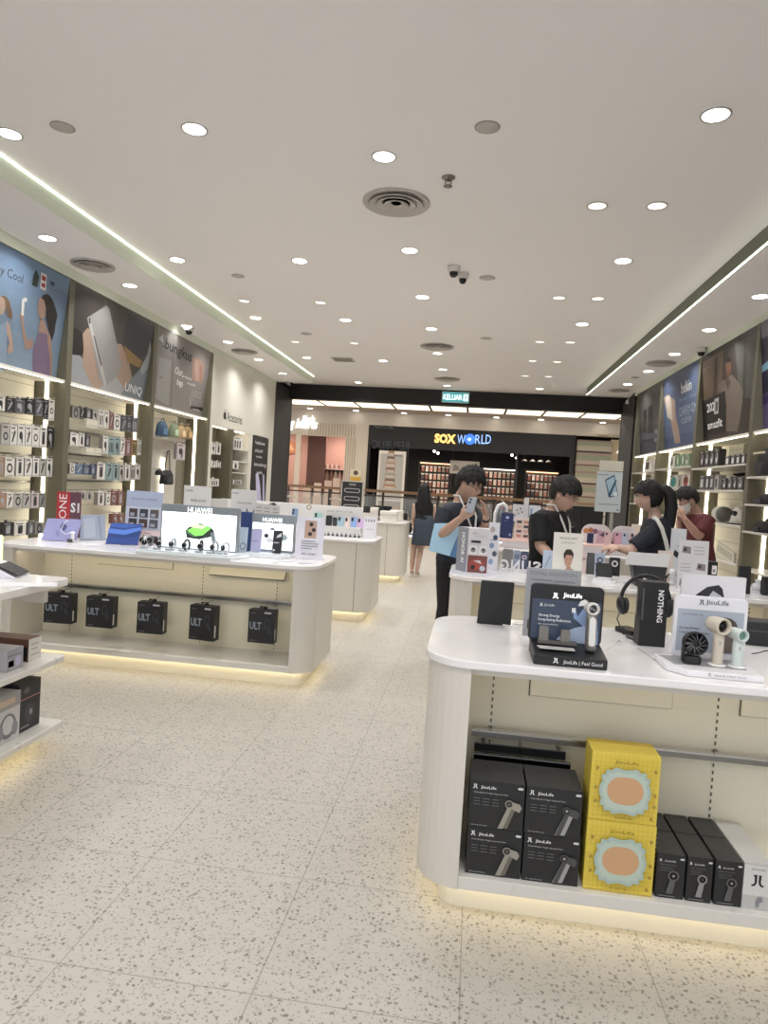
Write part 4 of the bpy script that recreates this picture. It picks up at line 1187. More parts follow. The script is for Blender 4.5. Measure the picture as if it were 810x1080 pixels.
# black desk fan
F = Thing('desk_fan', 'black clip fan with open blades on the white display', 'fan', whereT((729, 696), .1), R(2))
F.o.scale = (1.13, 1.13, 1.13)
m = M(); m.prism(rrect(-.026, .026, -.018, .018, .008), 'z', 0, .024, BLACK); m.build('clip_base', F, bevel=.003)
m = M(); m.box(-.03, -.022, -.006, .006, .006, .05, BLACK); m.box(-.03, .0, -.004, .006, .02, .028, BLACK); m.build('arm', F)
m = M(Matrix.Translation((.006, -.004, .062)) @ Matrix.Rotation(PI / 2, 4, 'X')); m.lathe([(.036, -.014), (.0385, 0), (.036, .012), (.034, .012), (.034, -.014)], BLACK, 30); m.lathe([(.001, .004), (.009, .01), (.009, -.012), (.001, -.012)], BLACKG, 18); m.build('ring', F)
m = M()
for k in range(8):
    q = 2 * PI * k / 8; c, s_ = math.cos(q), math.sin(q)
    def rr(a, b): return (.006 + c * a - s_ * b, .062 + s_ * a + c * b)
    p = [rr(.009, -.004), rr(.034, -.009), rr(.034, .004), rr(.009, .004)]
    m.add([(p[0][0], -.002, p[0][1]), (p[1][0], .004, p[1][1]), (p[2][0], -.008, p[2][1]), (p[3][0], -.008, p[3][1])], [(0, 1, 2, 3)], mt('#38383b', .35))
m.build('blade', F)
m = M()
for k in range(12):
    q = 2 * PI * k / 12; m.tube([(.006 + .009 * math.cos(q), -.015, .062 + .009 * math.sin(q)), (.006 + .036 * math.cos(q + .5), -.012, .062 + .036 * math.sin(q + .5))], .0009, mt('#8d8d90', .3, .5), 5)
m.build('guard', F)
def hand_fan(pos, label, body, R_head, h, rz, face, tw):
    F = Thing('handheld_fan', label, 'fan', pos, rz)
    m = M(); m.lathe([(.001, 0), (.03, 0), (.03, .004), (.022, .006), (.001, .006)], mt('#f0efec', .3), 28); m.build('foot', F)
    m = M(); m.lathe([(.001, .006), (.017, .006), (.0185, .012), (.0185, h - .02), (.016, h)], body, 26); m.build('handle', F)
    m = M(); m.rbox(-.004, .004, -.0205, -.015, h * .62, h * .78, mt('#c9c6c0', .3), .003); m.disc(0, h * .7, .0018, .006, -.021, mt('#8a8a8a', .4)); m.build('button', F)
    m = M(Matrix.Translation((0, 0, h + R_head * .7)) @ Matrix.Rotation(tw, 4, 'Z') @ Matrix.Rotation(PI / 2, 4, 'X'))
    m.lathe([(R_head * .82, -.045), (R_head * .95, -.03), (R_head, .018), (R_head * .96, .024), (R_head * .78, .024), (R_head * .74, .012), (R_head * .74, -.045)], body, 30); m.build('head', F)
    m = M(Matrix.Translation((0, 0, h + R_head * .7)) @ Matrix.Rotation(tw, 4, 'Z') @ Matrix.Rotation(PI / 2, 4, 'X'))
    m.lathe([(.001, .006), (R_head * .2, .012), (R_head * .76, .008), (R_head * .76, -.03), (.001, -.03)], face, 26); m.build('grille', F)
    return F
hand_fan(whereT((756, 698), .1), 'beige handheld fan with a dark round nozzle, tallest on the white display', mt('#cfc4b4', .35), .03, .118, R(-4), BLACKG, R(25))
hand_fan(whereT((777, 700), .1), 'mint green handheld fan, shorter one on the white display', mt('#ced9d4', .35), .022, .098, R(-4), mt('#7fa698', .4), R(22))

# ---- headphone box on its display, headphones behind
t = stand_on((687, 682), ZR, 'headphone_box', 'tall black box with white sideways lettering beside the headphones', 'box', R(3))
bw = .052; bh = t.px(690, 614)[1]
m = M(); m.box(-bw, bw, 0, .075, 0, bh, BLACK); m.build('carton', t, bevel=.002)
m = M(); m.text('NOTHING', .012, bh * .88, .022, 0, INKW, w=bh * .5, align='L', rot=-PI / 2, bold=.02); m.rect(-bw + .003, -bw + .009, bh * .4, bh * .9, 0, mt('#55565a', .5)); m.build('lettering', t)
m = M(Matrix.Translation((-bw, 0, 0)) @ Matrix.Rotation(-PI / 2, 4, 'Z')); m.text('NOTHING', -.07, bh * .85, .016, 0, INKW, w=bh * .4, align='L', rot=-PI / 2); m.build('side_lettering', t)
hp = Thing('headphones', 'black over-ear headphones arching over the tall black box', 'headphones', tuple(t.mat @ Vector((.0, .125, 0))), R(4))
m = M(); N = 24; hr = .1; zc_ = bh * .62
m.tube([(math.cos(PI * i / N) * hr, 0, zc_ + math.sin(PI * i / N) * (bh * 1.04 - zc_)) for i in range(N + 1)], .008, BLACK, 10); m.build('headband', hp)
for s in (-1, 1):
    m = M(Matrix.Translation((s * hr * .98, -.01, zc_ - .02)) @ Matrix.Rotation(s * R(12), 4, 'Y')); m.ball((0, 0, 0), (.02, .032, .04), BLACK); m.build('ear_cup', hp)
    m = M(Matrix.Translation((s * hr * .84, -.012, zc_ - .02))); m.ball((0, 0, 0), (.015, .028, .035), mt('#2b2b2e', .7)); m.build('ear_pad', hp)
m = M(); m.cyl((0, .02, 0), (0, .02, bh * .99), .008, CHROME); m.lathe([(.001, 0), (.06, 0), (.06, .006), (.001, .008)], mt('#34343a', .4), 28, (0, .02, 0)); m.build('stand', hp)
m = M(); m.tube([(-hr, 0, zc_ - .05), (-hr - .01, .0, .08), (-.07, .03, .01)], .0025, BLACK, 6); m.build('cable', hp)
t = stand_on((664, 668), ZR, 'phone', 'black phone lying flat beside the tall black box', 'phone', R(25))
m = M(); m.prism(rrect(-.038, .038, -.06, .06, .012), 'z', 0, .02, BLACK); m.build('body', t, bevel=.002); m = M(); m.prism(rrect(-.034, .034, -.056, .056, .01), 'z', .02, .0206, BLACKG); m.build('screen', t)

# ---- white card with a headset picture
t = stand_on((750, 690), ZR, 'product_card', 'white card picturing a black and grey headset behind the white fan display', 'sign')
t.o.location.y = 2.98; t.mat.translation.y = 2.98; t.o.matrix_world = t.mat; t.inv = t.mat.inverted()
c0 = t.px(717, 640)[0]; c1 = t.px(785, 640)[0]; ct = t.px(750, 607)[1]
m = M(); m.rbox(c0, c1, 0, .012, 0, ct, mt('#dfdee3', .5), .004); m.build('card', t)
m = M(); m.flat(t.pp([(727, 636), (733, 628), (746, 619), (758, 617), (762, 621), (764, 632), (752, 625), (746, 633), (741, 636), (744, 630), (736, 634)]), 0, INK); m.flat(t.pp([(742, 636), (752, 623), (764, 631), (766, 640)]), 0, mt('#b4b5bd', .5)); m.build('printed_pattern', t)
m = M(); m.box(c0, c1, -.03, .05, -.0004, .006, mt('#dfdee3', .4)); m.build('foot', t)

# ---- grey printed sign behind the black display
t = stand_on((575, 672), ZR, 'info_sign', 'tall grey printed sign standing behind the black fan display', 'sign')
t.mat.translation.y = 2.83; t.o.matrix_world = t.mat; t.inv = t.mat.inverted()
g0 = t.px(553, 640)[0]; g1 = t.px(611, 640)[0]; gt = t.px(582, 600)[1]
m = M(); m.box(g0, g1, 0, .012, 0, gt, mt('#a3a4a8', .5)); m.build('panel', t, bevel=.002)
m = M()
gw = g1 - g0
m.text('TOTAL SOLUTION', g0 + .012, gt - .028, .014, 0, mt('#73757a', .6), w=gw * .86, align='L')
for i in range(7): m.rect(g0 + .018, g0 + gw * .47, gt - .05 - i * .022, gt - .046 - i * .022, 0, mt('#7b7c80', .6)); m.rect(g0 + gw * .52, g0 + gw * .9, gt - .052 - i * .022, gt - .048 - i * .022, 0, mt('#7b7c80', .6))
m.rect(g0 + .016, g0 + .05, .04, .075, 0, mt('#2c2c30', .5)); m.build('printed_pattern', t)
m = M(); m.box(g0 - .01, g1 + .01, -.06, .06, -.0004, .008, CARD); m.build('foot', t)

# ---- plain black board with its white cable
t = stand_on((520, 659), ZR, 'black_board', 'plain black board standing upright at the worktop end', 'board')
k0 = t.px(504, 640)[0]; k1 = t.px(540, 640)[0]; kt = t.px(521, 613)[1]
m = M(); m.prism([(k0, 0), (k1, 0), (k1 + .004, kt), (k0 + .008, kt)], 'y', 0, .012, BLACK); m.build('panel', t, bevel=.002)
m = M(); m.box(k0 + .03, k1 - .03, .012, .09, 0, .006, BLACK); m.build('foot', t)
pq = at(528, 657, Z=ZR)
cb = Thing('charging_cable', 'white charging cable looped at the foot of the black board', 'cable', (pq.x, pq.y - .02, ZR + .004))
m = M(); m.tube([(-.02, -.01, .0), (.02, -.05, 0), (.08, -.06, 0), (.13, -.03, 0), (.12, .01, .004), (.06, .0, .0), (.1, -.03, .003)], .003, mt('#f1f0ee', .4), 8); m.build('cable', cb)
t = stand_on((797, 681), ZR, 'black_case', 'black padded case at the picture edge beside the white fan display', 'case', R(-4))
m = M(); m.rbox(-.05, .14, 0, .12, 0, .1, BLACK, .012); m.build('shell', t, bevel=.004); m = M(); m.rect(-.045, .14, .06, .063, 0, mt('#58585c', .5)); m.build('zip', t)
# thin cables on the worktop
for i, (lab, pts_, c) in enumerate((('thin white cable running from the black fan display to the headphone box', [(640, 686), (646, 682), (652, 676), (662, 679), (672, 682)], '#d9d8d6'),
                                    ('thin grey cable curling in front of the headphone box', [(672, 684), (682, 690), (690, 697), (697, 694), (693, 688)], '#c4c2c0'),
                                    ('thin black cable trailing off from the white fan display', [(793, 690), (800, 689), (806, 687), (812, 687)], '#2a2a2a'))):
    P0 = at(*pts_[0], Z=ZR)
    t = Thing('thin_cable', lab, 'cable', (P0.x, P0.y, ZR + .0025))
    m = M(); m.tube([tuple(at(x, y, Z=ZR) - Vector((P0.x, P0.y, ZR))) for x, y in pts_], .0018, mt(c, .5), 6); m.build('cable', t)

# ================================================================ boxes on the open shelf of the near counter
ZS = .156
def fanbox(x0, x1, yb, w, h, d, z, label, group, art_, Y=2.405, front=BOXK, side=SIDEK, name='fan_box', Yx=None):
    xc = (at(x0, yb, Y=Yx or Y).x + at(x1, yb, Y=Yx or Y).x) / 2
    t = Thing(name, label, 'box', (xc, Y, z), 0, 0, group)
    m = M(); m.box(-w / 2, w / 2, 0, d, 0, h, side); m.rect(-w / 2, w / 2, 0, h, 0, front); m.build('carton', t, bevel=.0015)
    m = M(); m.k = 2; art_(m, w, h); m.build('front_print', t)  # printed box front, product picture and lettering together
    return t
def art_big(body, dark):
    def f(m, w, h):
        logo(m, -w * .4, h * .82, h * .1, 0, INKW); m.text('JisuLife', -w * .3, h * .82, h * .08, 0, INKW, w=w * .28, align='L', bold=.01)
        m.text('Handheld High-Speed Fan', -w * .42, h * .73, h * .035, 0, mt('#c6c6c6', .6), w=w * .62, align='L')
        for r_ in range(3):
            for c_ in range(3): m.rect(-w * .42 + c_ * w * .17, -w * .42 + c_ * w * .17 + w * .12, h * (.62 - r_ * .06), h * (.635 - r_ * .06), 0, mt('#6c6c6c', .6))
        m.text('Strong Breeze', -w * .44, h * .05, h * .03, 0, mt('#b9b9b9', .6), w=w * .3, align='L')
        m.flat(rrect(w * .37, w * .47, h * .9, h * .95, .004), 0, mt('#cfcfcf', .6))
        # the fan pictured on the box
        m.flat([(w * .04, h * .04), (w * .22, h * .06), (w * .36, h * .52), (w * .2, h * .5)], 0, dark)
        m.flat([(w * .05, h * .04), (w * .14, h * .05), (w * .28, h * .5), (w * .2, h * .5)], 0, body)
        m.flat([(w * .2, h * .52), (w * .42, h * .42), (w * .46, h * .52), (w * .42, h * .6), (w * .26, h * .64)], 0, body)
        m.disc(w * .23, h * .58, w * .075, w * .075, 0, body); m.disc(w * .23, h * .58, w * .055, w * .055, 0, mt('#1f1f20', .4)); m.disc(w * .23, h * .58, w * .025, w * .025, 0, dark)
    return f
gA, gB = mt('#9a958a', .4), mt('#6c675e', .4)
gC, gD = mt('#4b4b4b', .4), mt('#9d9d9d', .4)
wA = abs(at(490, 922, Y=2.405).x - at(549, 930, Y=2.405).x)
hA = .166
for (x0, x1, yb, z, lab, f) in ((490, 548.5, 925, ZS, 'black fan box picturing a beige fan, bottom of the stack by the counter end', art_big(gA, gB)), (549.5, 609, 933, ZS, 'black fan box picturing a dark fan, bottom one beside the yellow boxes', art_big(gC, gD)),
                               (493, 551.5, 868, ZS + hA + .001, 'black fan box picturing a beige fan, top of the stack by the counter end', art_big(gA, gB)), (553, 612, 875, ZS + hA + .001, 'black fan box picturing a dark fan, top one beside the yellow boxes', art_big(gC, gD))):
    fanbox(x0, x1, yb, wA * .975, hA, .19, z, lab, None, f)
def art_yellow(m, w, h):
    for i in range(15):
        m.rect(-w / 2 + w * i / 15, -w / 2 + w * i / 15 + .002, 0, h, 0, mt('#d9bf45', .5))
    for i in range(15):
        m.rect(-w / 2, w / 2, h * i / 15, h * i / 15 + .002, 0, mt('#d9bf45', .5))
    m.text('JisuLife', 0, h * .86, h * .055, 0, mt('#8a6e1e', .6), w=w * .34)
    pts_ = []
    n = 72
    for i in range(n):
        a = 2 * PI * i / n
        rr = 1 + .05 * math.cos(a * 14)
        pts_.append((w * .36 * rr * math.copysign(abs(math.cos(a)) ** .6, math.cos(a)), h * .47 + h * .33 * rr * math.copysign(abs(math.sin(a)) ** .6, math.sin(a))))
    m.flat(pts_, 0, mt('#a9bcb4', .5)); m.flat([(x * .88, h * .47 + (z - h * .47) * .84) for x, z in pts_], 0, mt('#b9c8bb', .5))
    # a plain peach patch stands where the box carries a cartoon
    m.flat(rrect(-w * .26, w * .27, h * .28, h * .68, .05, 8), 0, mt('#cba078', .5))
    for (a, b) in ((-.42, .78), (.42, .8), (-.43, .5), (.43, .46), (-.42, .3), (.43, .3), (.4, .12)):
        m.disc(w * a, h * b, w * .022, w * .03, 0, mt('#a58a3a', .5), rot=a)
    m.text('fan gift set', 0, h * .07, h * .035, 0, mt('#7a5a1a', .6), w=w * .26)
wY = abs(at(614, 940, Y=2.405).x - at(687, 945, Y=2.405).x)
hY = .241
SY = mt('#d3bd4c', .5)
fanbox(613.5, 688, 940, wY, hY, .13, ZS, 'yellow checked gift box with a peach picture, lower of the two', None, art_yellow, front=YELL, side=SY, name='gift_box')
t = fanbox(618.5, 693, 868, wY * .99, hY * .98, .13, ZS + hY + .001, 'yellow checked gift box with a peach picture, upper of the two', None, art_yellow, front=YELL, side=SY, name='gift_box', Y=2.41)
def art_slim(kind):
    def f(m, w, h):
        logo(m, -w * .38, h * .82, h * .06, 0, INKW); m.text('JisuLife', -w * .24, h * .82, h * .045, 0, INKW, w=w * .4, align='L'); m.text('High-Speed Fan', -w * .4, h * .75, h * .022, 0, mt('#9c9c9c', .5), w=w * .6, align='L')
        for i in range(3): m.rect(-w * .4, w * .1, h * (.7 - i * .04), h * (.71 - i * .04), 0, mt('#666666', .5))
        m.flat(rrect(w * .3, w * .46, h * .9, h * .94, .003), 0, mt('#cfcfcf', .6))
        m.rect(-w * .4, w * .2, h * .05, h * .07, 0, mt('#7a7a7a', .5))
        b_, d_ = (mt('#8e8e8e', .4), mt('#3c3c3c', .4)) if kind else (mt('#5c5c5c', .4), mt('#8e8e8e', .4))
        m.flat([(-w * .14, h * .12), (w * .1, h * .12), (w * .2, h * .48), (-.0, h * .48)], 0, b_)
        m.disc(w * .1, h * .53, w * .2, w * .2, 0, b_); m.disc(w * .1, h * .53, w * .14, w * .14, 0, BLACKG); m.disc(w * .1, h * .53, w * .05, w * .05, 0, d_)
    return f
slim = [(689, 721, 948, 0, 'slim black fan box picturing a dark fan, next to the yellow boxes'), (721.5, 750, 951, 1, 'slim black fan box picturing a ringed grey fan, middle of the three slim ones'), (751, 781.5, 955, 0, 'slim black fan box, third slim one, beside the white box')]
hS = .152
for x0, x1, yb, k, lab in slim:
    fanbox(x0, x1, yb, abs(at(x0, yb, Y=2.41).x - at(x1, yb, Y=2.41).x) * .93, hS, .165, ZS, lab, None, art_slim(k), Y=2.41)
    if True:
        q = fanbox(x0, x1, yb, abs(at(x0, yb, Y=2.41).x - at(x1, yb, Y=2.41).x) * .93, hS, .145, ZS, 'black fan box in the back row, straight behind ' + {689: 'the first slim black fan box', 721.5: 'the middle slim black fan box', 751: 'the third slim black fan box'}[x0], None, art_slim(k), Y=2.578, Yx=2.41)
def art_white(m, w, h):
    m.rect(-w / 2, w / 2, h * .3, h * .97, 0, mt('#d5d4d2', .5)); logo(m, 0, h * .5, h * .26, 0, INK); m.text('JisuLife', 0, h * .86, h * .04, 0, INK, w=w * .5); m.disc(w * .12, h * .22, w * .1, w * .1, 0, INKG); m.rect(-w * .02, w * .1, h * .06, h * .2, 0, INKG)
fanbox(781.5, 812, 957, abs(at(781.5, 950, Y=2.41).x - at(812, 957, Y=2.41).x) * .97, .155, .3, ZS, 'white fan box with a big black two-legged mark, last on the shelf', None, art_white, Y=2.41, front=mt('#bdbcba', .5), side=mt('#c9c8c6', .5))
# flat black boxes behind the rail
p0 = at(505, 792, Y=2.68); p1 = at(605, 800, Y=2.68)
t = Thing('slotted_strip', 'black slotted strip hanging along the steel rail over the fan boxes', 'rail', ((p0.x + p1.x) / 2 - .02, 2.63, .5))
w = (p1.x - p0.x) / 2
m = M(); m.box(-w, w * .9, 0, .012, .005, .036, BLACKG); m.box(-w, w, -.012, 0, -.022, .002, BLACKG); m.build('strip', t)
m = M(); m.box(-w - .01, w, -.016, -.012, -.002, .004, CHROME); m.build('edge', t)
for i in range(3):
    m = M(); m.cyl((-w * .8 + i * w * .8, .012, .02), (-w * .8 + i * w * .8, .098, .02), .006, STEEL); m.build('bracket', t)

# ================================================================ hanging headphone boxes on the watch counter
def art_ult(m, w, h):
    m.text('ULT', -w * .44, h * .4, h * .23, 0, mt('#8d98a6', .5), w=w * .44, align='L', bold=.03)
    m.text('SONY', -w * .42, h * .88, h * .04, 0, mt('#7c8088', .5), w=w * .2, align='L'); m.rect(-w * .42, -w * .2, h * .06, h * .08, 0, mt('#6c6f76', .5))
    m.rect(w * .1, w * .36, h * .9, h * .95, 0, mt('#b9bcc2', .5))
    for i in range(8):
        a0_ = PI * (.15 + .7 * i / 8); a1_ = PI * (.15 + .7 * (i + 1) / 8)
        m.flat([(w * .22 + w * .1 * math.cos(a0_), h * .42 + h * .3 * math.sin(a0_)), (w * .22 + w * .13 * math.cos(a0_), h * .42 + h * .33 * math.sin(a0_)), (w * .22 + w * .13 * math.cos(a1_), h * .42 + h * .33 * math.sin(a1_)), (w * .22 + w * .1 * math.cos(a1_), h * .42 + h * .3 * math.sin(a1_))], 0, mt('#3f424a', .4))
    m.disc(w * .3, h * .42, w * .06, h * .13, 0, mt('#34373f', .4), rot=.3); m.disc(w * .15, h * .5, w * .04, h * .1, 0, mt('#30333a', .4), rot=.3)
for i, (x0, y0, x1, y1) in enumerate(((45, 626, 77, 657.5), (89, 629.5, 120, 662), (143, 635.5, 173, 668.5), (197, 639, 228, 675.5), (260, 643.5, 291, 678.5))):
    Y = 4.93
    a = at(x0, (y0 + y1) / 2, Y=Y); b = at(x1, (y0 + y1) / 2, Y=Y); zt = at((x0 + x1) / 2, y0, Y=Y).z; zb = at((x0 + x1) / 2, y1, Y=Y).z
    w = (b.x - a.x) * .9; h = zt - zb
    t = Thing('headphone_box', 'black headphone box hanging under the watch counter, %s from the shelf unit end' % ORD[i], 'box', ((a.x + b.x) / 2, Y, zb), R((3, 0, 2, -8, 0)[i]), group='hanging headphone boxes')
    m = M(); m.box(-w / 2, w / 2, 0, .085, 0, h, mt('#1d1d21', .45)); m.rect(w / 2 - .0, w / 2, 0, .001, 0, BLACK); m.build('carton', t, bevel=.002)
    m = M(); art_ult(m, w, h); m.build('front_print', t)
    m = M(Matrix.Translation((w / 2, 0, 0)) @ Matrix.Rotation(PI / 2, 4, 'Z')); m.rect(.012, .03, h * .1, h * .45, 0, CARD); m.build('side_sticker', t)
    m = M(); m.box(-.03, .03, .04, .043, h, h + .022, BLACK); m.build('hang_tab', t)
    m = M(); m.tube([(0, .0, h + .014), (0, .15, h + .018), (0, .16, h + .018)], .0025, CHROME, 6); m.build('peg', t)
for i, (x, y, rz) in enumerate(((158, 687, 5), (215, 692, -3), (110, 683, 2))):
    p = at(x, y, Z=.156)
    t = Thing('paper_sheet', 'plain pale sheet on the deck under the hanging boxes, %s from the rounded end' % ('second', 'first', 'third')[i], 'paper', (p.x, p.y, .1565), R(rz))
    m = M(); m.prism(rrect(-.13, .13, -.06, .06, .004, 2), 'z', 0, .0015, mt('#d3cfc5', .5)); m.build('sheet', t)

# ================================================================ on the watch counter
WHLIT = mt('#f6f9fb', .5, 0, 1.05, name='lit_panel'); SILV = mt('#8e969c', .35, .2, name='silver_header')
t = stand_on((196, 588), ZL, 'watch_display', 'lit white display stand with seven smartwatches on a white plinth', 'display stand')
b0 = t.px(139, 578)[0]; b1 = t.px(243, 590)[0]
m = M(); m.prism([(b0 + .03, 0), (b1, 0), (b1 + .06, .25), (b0 + .02, .25)], 'z', 0, .022, mt('#e8edf0', .25)); m.prism([(b0 + .05, .02), (b1 - .02, .02), (b1 + .03, .25), (b0 + .04, .25)], 'z', .022, .034, mt('#dfe5ea', .25)); m.build('base', t, bevel=.003)
PY = .22
l0 = t.px(169, 560, PY)[0]; l1 = t.px(252, 560, PY)[0]; lt = t.px(210, 533.5, PY)[1]
hz = t.px(210, 541.5, PY)[1]
m = M(); m.rbox(l0, l1, PY + .001, PY + .035, .034, lt, SILV, .01); m.build('light_box', t, bevel=.002)
m = M(); m.rect(l0 + .012, l1 - .022, .045, hz, PY, WHLIT); m.build('lit_panel', t)
m = M(); a = t.px(198, 540.5, PY); m.text('HUAWEI', a[0], a[1], .042, PY, lg, w=.19, align='L')
a = t.px(196, 548, PY); m.text('WATCH SERIES 5', a[0], a[1], .014, PY, mt('#6fa368', .5, 0, .6), w=.2, align='L'); a = t.px(192, 551.5, PY); m.text('fashion forward health tracking', a[0], a[1], .009, PY, INKG, w=.25, align='L')
GL = mt('#7fd65f', .4, 0, .75, name='lit_green')
def ar2(poly, c): m.flat(t.pp(poly, PY), PY, c)
ar2([(195.5, 560), (199, 556), (211, 552), (223, 556.5), (226, 560), (224, 566), (210, 569), (197, 567)], mt('#3d4a44', .4)); ar2([(197.5, 559.5), (209, 553), (223, 557), (214, 564.5), (206, 565.5)], GL); ar2([(197.5, 559.5), (206, 565.5), (204, 566), (196.5, 562)], mt('#6b8a70', .4))
ar2([(222, 562), (226, 561), (228, 570), (224, 574)], mt('#8f9aa0', .5)); ar2([(203, 552.6), (219, 554.6), (213, 558), (202, 556)], mt('#c9f0a8', .4, 0, .8)); ar2([(244, 545), (249, 545.5), (249, 546.4), (244, 546)], mt('#5f6468', .5))
m.build('panel_lettering', t)
watches = [(153, 567, 'white', '#c9ccd0'), (168.5, 567.5, 'black with rings', '#4b5157'), (183, 566.5, 'silver', '#b6bac0'), (197, 570, 'black', '#2f353b'), (212.5, 570, 'black', '#2b2f36'), (227, 571, 'silver', '#aab1b9'), (239, 568, 'white banded', '#d7dde3')]
for i, (x, y, nm, c) in enumerate(watches):
    q = t.px(x, y, .09 if i < 6 else .1)
    base_z = .035
    W = Thing('smartwatch', '%s smartwatch on a clear cradle, %s along the lit watch stand' % (nm, ORD[i]), 'watch', tuple(t.mat @ Vector((q[0], .09, base_z))), R((20, 10, -5, -15, 5, -20, -25)[i]), group='smartwatches on the lit stand')
    hh = .088
    m = M(); m.tube([(0, .004 + .03 * math.sin(2 * PI * k / 20), hh * .5 + .04 * math.cos(2 * PI * k / 20)) for k in range(20)], .0085, mt(c, .5), 8, closed=True); m.build('strap', W)
    m = M(Matrix.Translation((0, -.027, hh * .52)) @ Matrix.Rotation(PI / 2 - .15, 4, 'X')); m.lathe([(.001, -.006), (.021, -.006), (.0225, 0), (.021, .006), (.001, .006)], mt('#8f949a', .3, .7), 24); m.lathe([(.001, .0062), (.0185, .0062), (.0185, .0068), (.001, .0068)], BLACKG, 24); m.build('dial', W)
    m = M(); m.box(-.012, .012, -.01, .02, 0, .012, mt('#d5dade', .3)); m.build('cradle', W)
    m = M(); m.flat([(-.03, 0), (.03, 0), (.03, .016), (-.03, .016)], -.06, mt('#c3c9cf', .4)); m.box(-.03, .03, -.06, -.055, 0, .015, mt('#e2e7ea', .3)); m.rect(-.022, .01, .006, .009, -.06, INKG); m.build('price_tag', W)

t = stand_on((286, 589), ZL, 'phone_display', 'lit white display stand with a lilac and a black phone', 'display stand')
b0 = t.px(253, 586)[0]; b1 = t.px(299, 591)[0]
m = M(); m.prism([(b0 + .0, 0), (b1, 0), (b1 + .04, .2), (b0 + .03, .2)], 'z', 0, .02, mt('#e8edf0', .25)); m.prism([(b0 + .03, .02), (b1 - .015, .02), (b1 + .02, .2), (b0 + .04, .2)], 'z', .02, .03, mt('#dfe5ea', .25)); m.build('base', t, bevel=.003)
PY = .16
l0 = t.px(265, 560, PY)[0]; l1 = t.px(311, 560, PY)[0]; lt = t.px(288, 542.5, PY)[1]; hz = t.px(288, 552, PY)[1]
m = M(); m.rbox(l0, l1, PY + .001, PY + .03, .03, lt, SILV, .008); m.build('light_box', t, bevel=.002)
m = M(); m.rect(l0 + .01, l1 - .014, .05, hz, PY, WHLIT); m.build('lit_panel', t)
m = M(); a = t.px(277, 549.8, PY); m.text('HUAWEI', a[0], a[1], .031, PY, lg, w=.155, align='L')
for (x, y, rx, rz_, c) in ((281, 565, .02, .018, '#42474e'), (287.5, 558, .02, .012, '#8b96a2'), (300, 567, .026, .026, '#d3e6ee'), (284, 570, .03, .02, '#e9ecef')):
    a = t.px(x, y, PY); m.disc(a[0], a[1], rx, rz_, PY, mt(c, .4))
m.build('panel_lettering', t)
for (x0, x1, y0, c, lab, cc) in ((264.5, 275, 557.5, '#b3b2d6', 'lilac phone leaning on the lit white phone stand', '#8a88b6'), (287, 297, 559.5, '#202124', 'black phone with a white graphic on the lit white phone stand', '#d3d5d9')):
    a = t.px(x0, 570, .08)[0]; b = t.px(x1, 570, .08)[0]; h = t.px((x0 + x1) / 2, y0, .1)[1] - .031
    ph = Thing('phone', lab, 'phone', tuple(t.mat @ Vector(((a + b) / 2, .08, .0335))), 0, R(-10), group=None)
    w = (b - a) / 2
    m = M(); m.rbox(-w, w, 0, .009, 0, h, mt(c, .3), .01); m.build('body', ph, bevel=.0015)
    m = M(); m.rect(-w * .75, w * .4, h * .44, h * .48, 0, mt(cc, .4))
    if c == '#202124': m.flat([(-w * .3, h * .66), (w * .8, h * .74), (w * .7, h * .9), (-w * .1, h * .78)], 0, mt(cc, .4)); m.flat([(-w * .8, h * .06), (-w * .2, h * .12), (-w * .8, h * .2)], 0, mt(cc, .4))
    m.build('printed_pattern', ph)
    m = M(); m.box(-w * .6, w * .6, .01, .05, 0, .01, mt('#d5dade', .3)); m.build('holder', ph)

def card(px_b, x0, x1, ytop, name, label, art_, z=ZL, Y=None, col='#dcdce6', tilt=R(-6), foot=True, cat='sign', group=None):
    p = at(*px_b, Z=z)
    if Y is not None:
        p = at(px_b[0], px_b[1], Y=Y)
    t = Thing(name, label, cat, (p.x, p.y, z + .001), 0, tilt, group)
    a = t.px(x0, (px_b[1] + ytop) / 2)[0]; b = t.px(x1, (px_b[1] + ytop) / 2)[0]; h = t.px((x0 + x1) / 2, ytop)[1]
    m = M(); m.box(a, b, 0, .006, 0, h, mt(col, .5)); m.build('card', t)
    if art_:
        m = M(); art_(m, a, b, h); m.build('printed_pattern', t)
    if foot:
        m = M(Matrix.Rotation(-tilt, 4, 'X')); m.box(a, b, .0, .07, 0, .004, mt('#d9dde2', .3)); m.box(a + .02, b - .02, .06, .064, .004, min(.05, h * .4), mt('#d9dde2', .3)); m.build('stand', t)
    return t
def A_lens(m, a, b, h):
    w = b - a
    m.rect(a + w * .3, a + w * .72, h * .5, h * .92, 0, mt('#b99c8c', .5))
    for dx, dz in ((.52, .83), (.62, .7), (.5, .6)): m.disc(a + w * dx, h * dz, w * .07, w * .07, 0, INK)
    for i, ww in enumerate((.5, .62, .6, .4)): m.rect(a + w * .2, a + w * (.2 + ww), h * (.42 - i * .06), h * (.44 - i * .06), 0, INKG)
    m.text('RM 2999', a + w * .25, h * .1, h * .045, 0, INK, w=w * .5, align='L')
card((326, 590), 312, 341.5, 545.5, 'price_card', 'white price card picturing three round camera lenses on copper', A_lens, col='#d9d8e4')
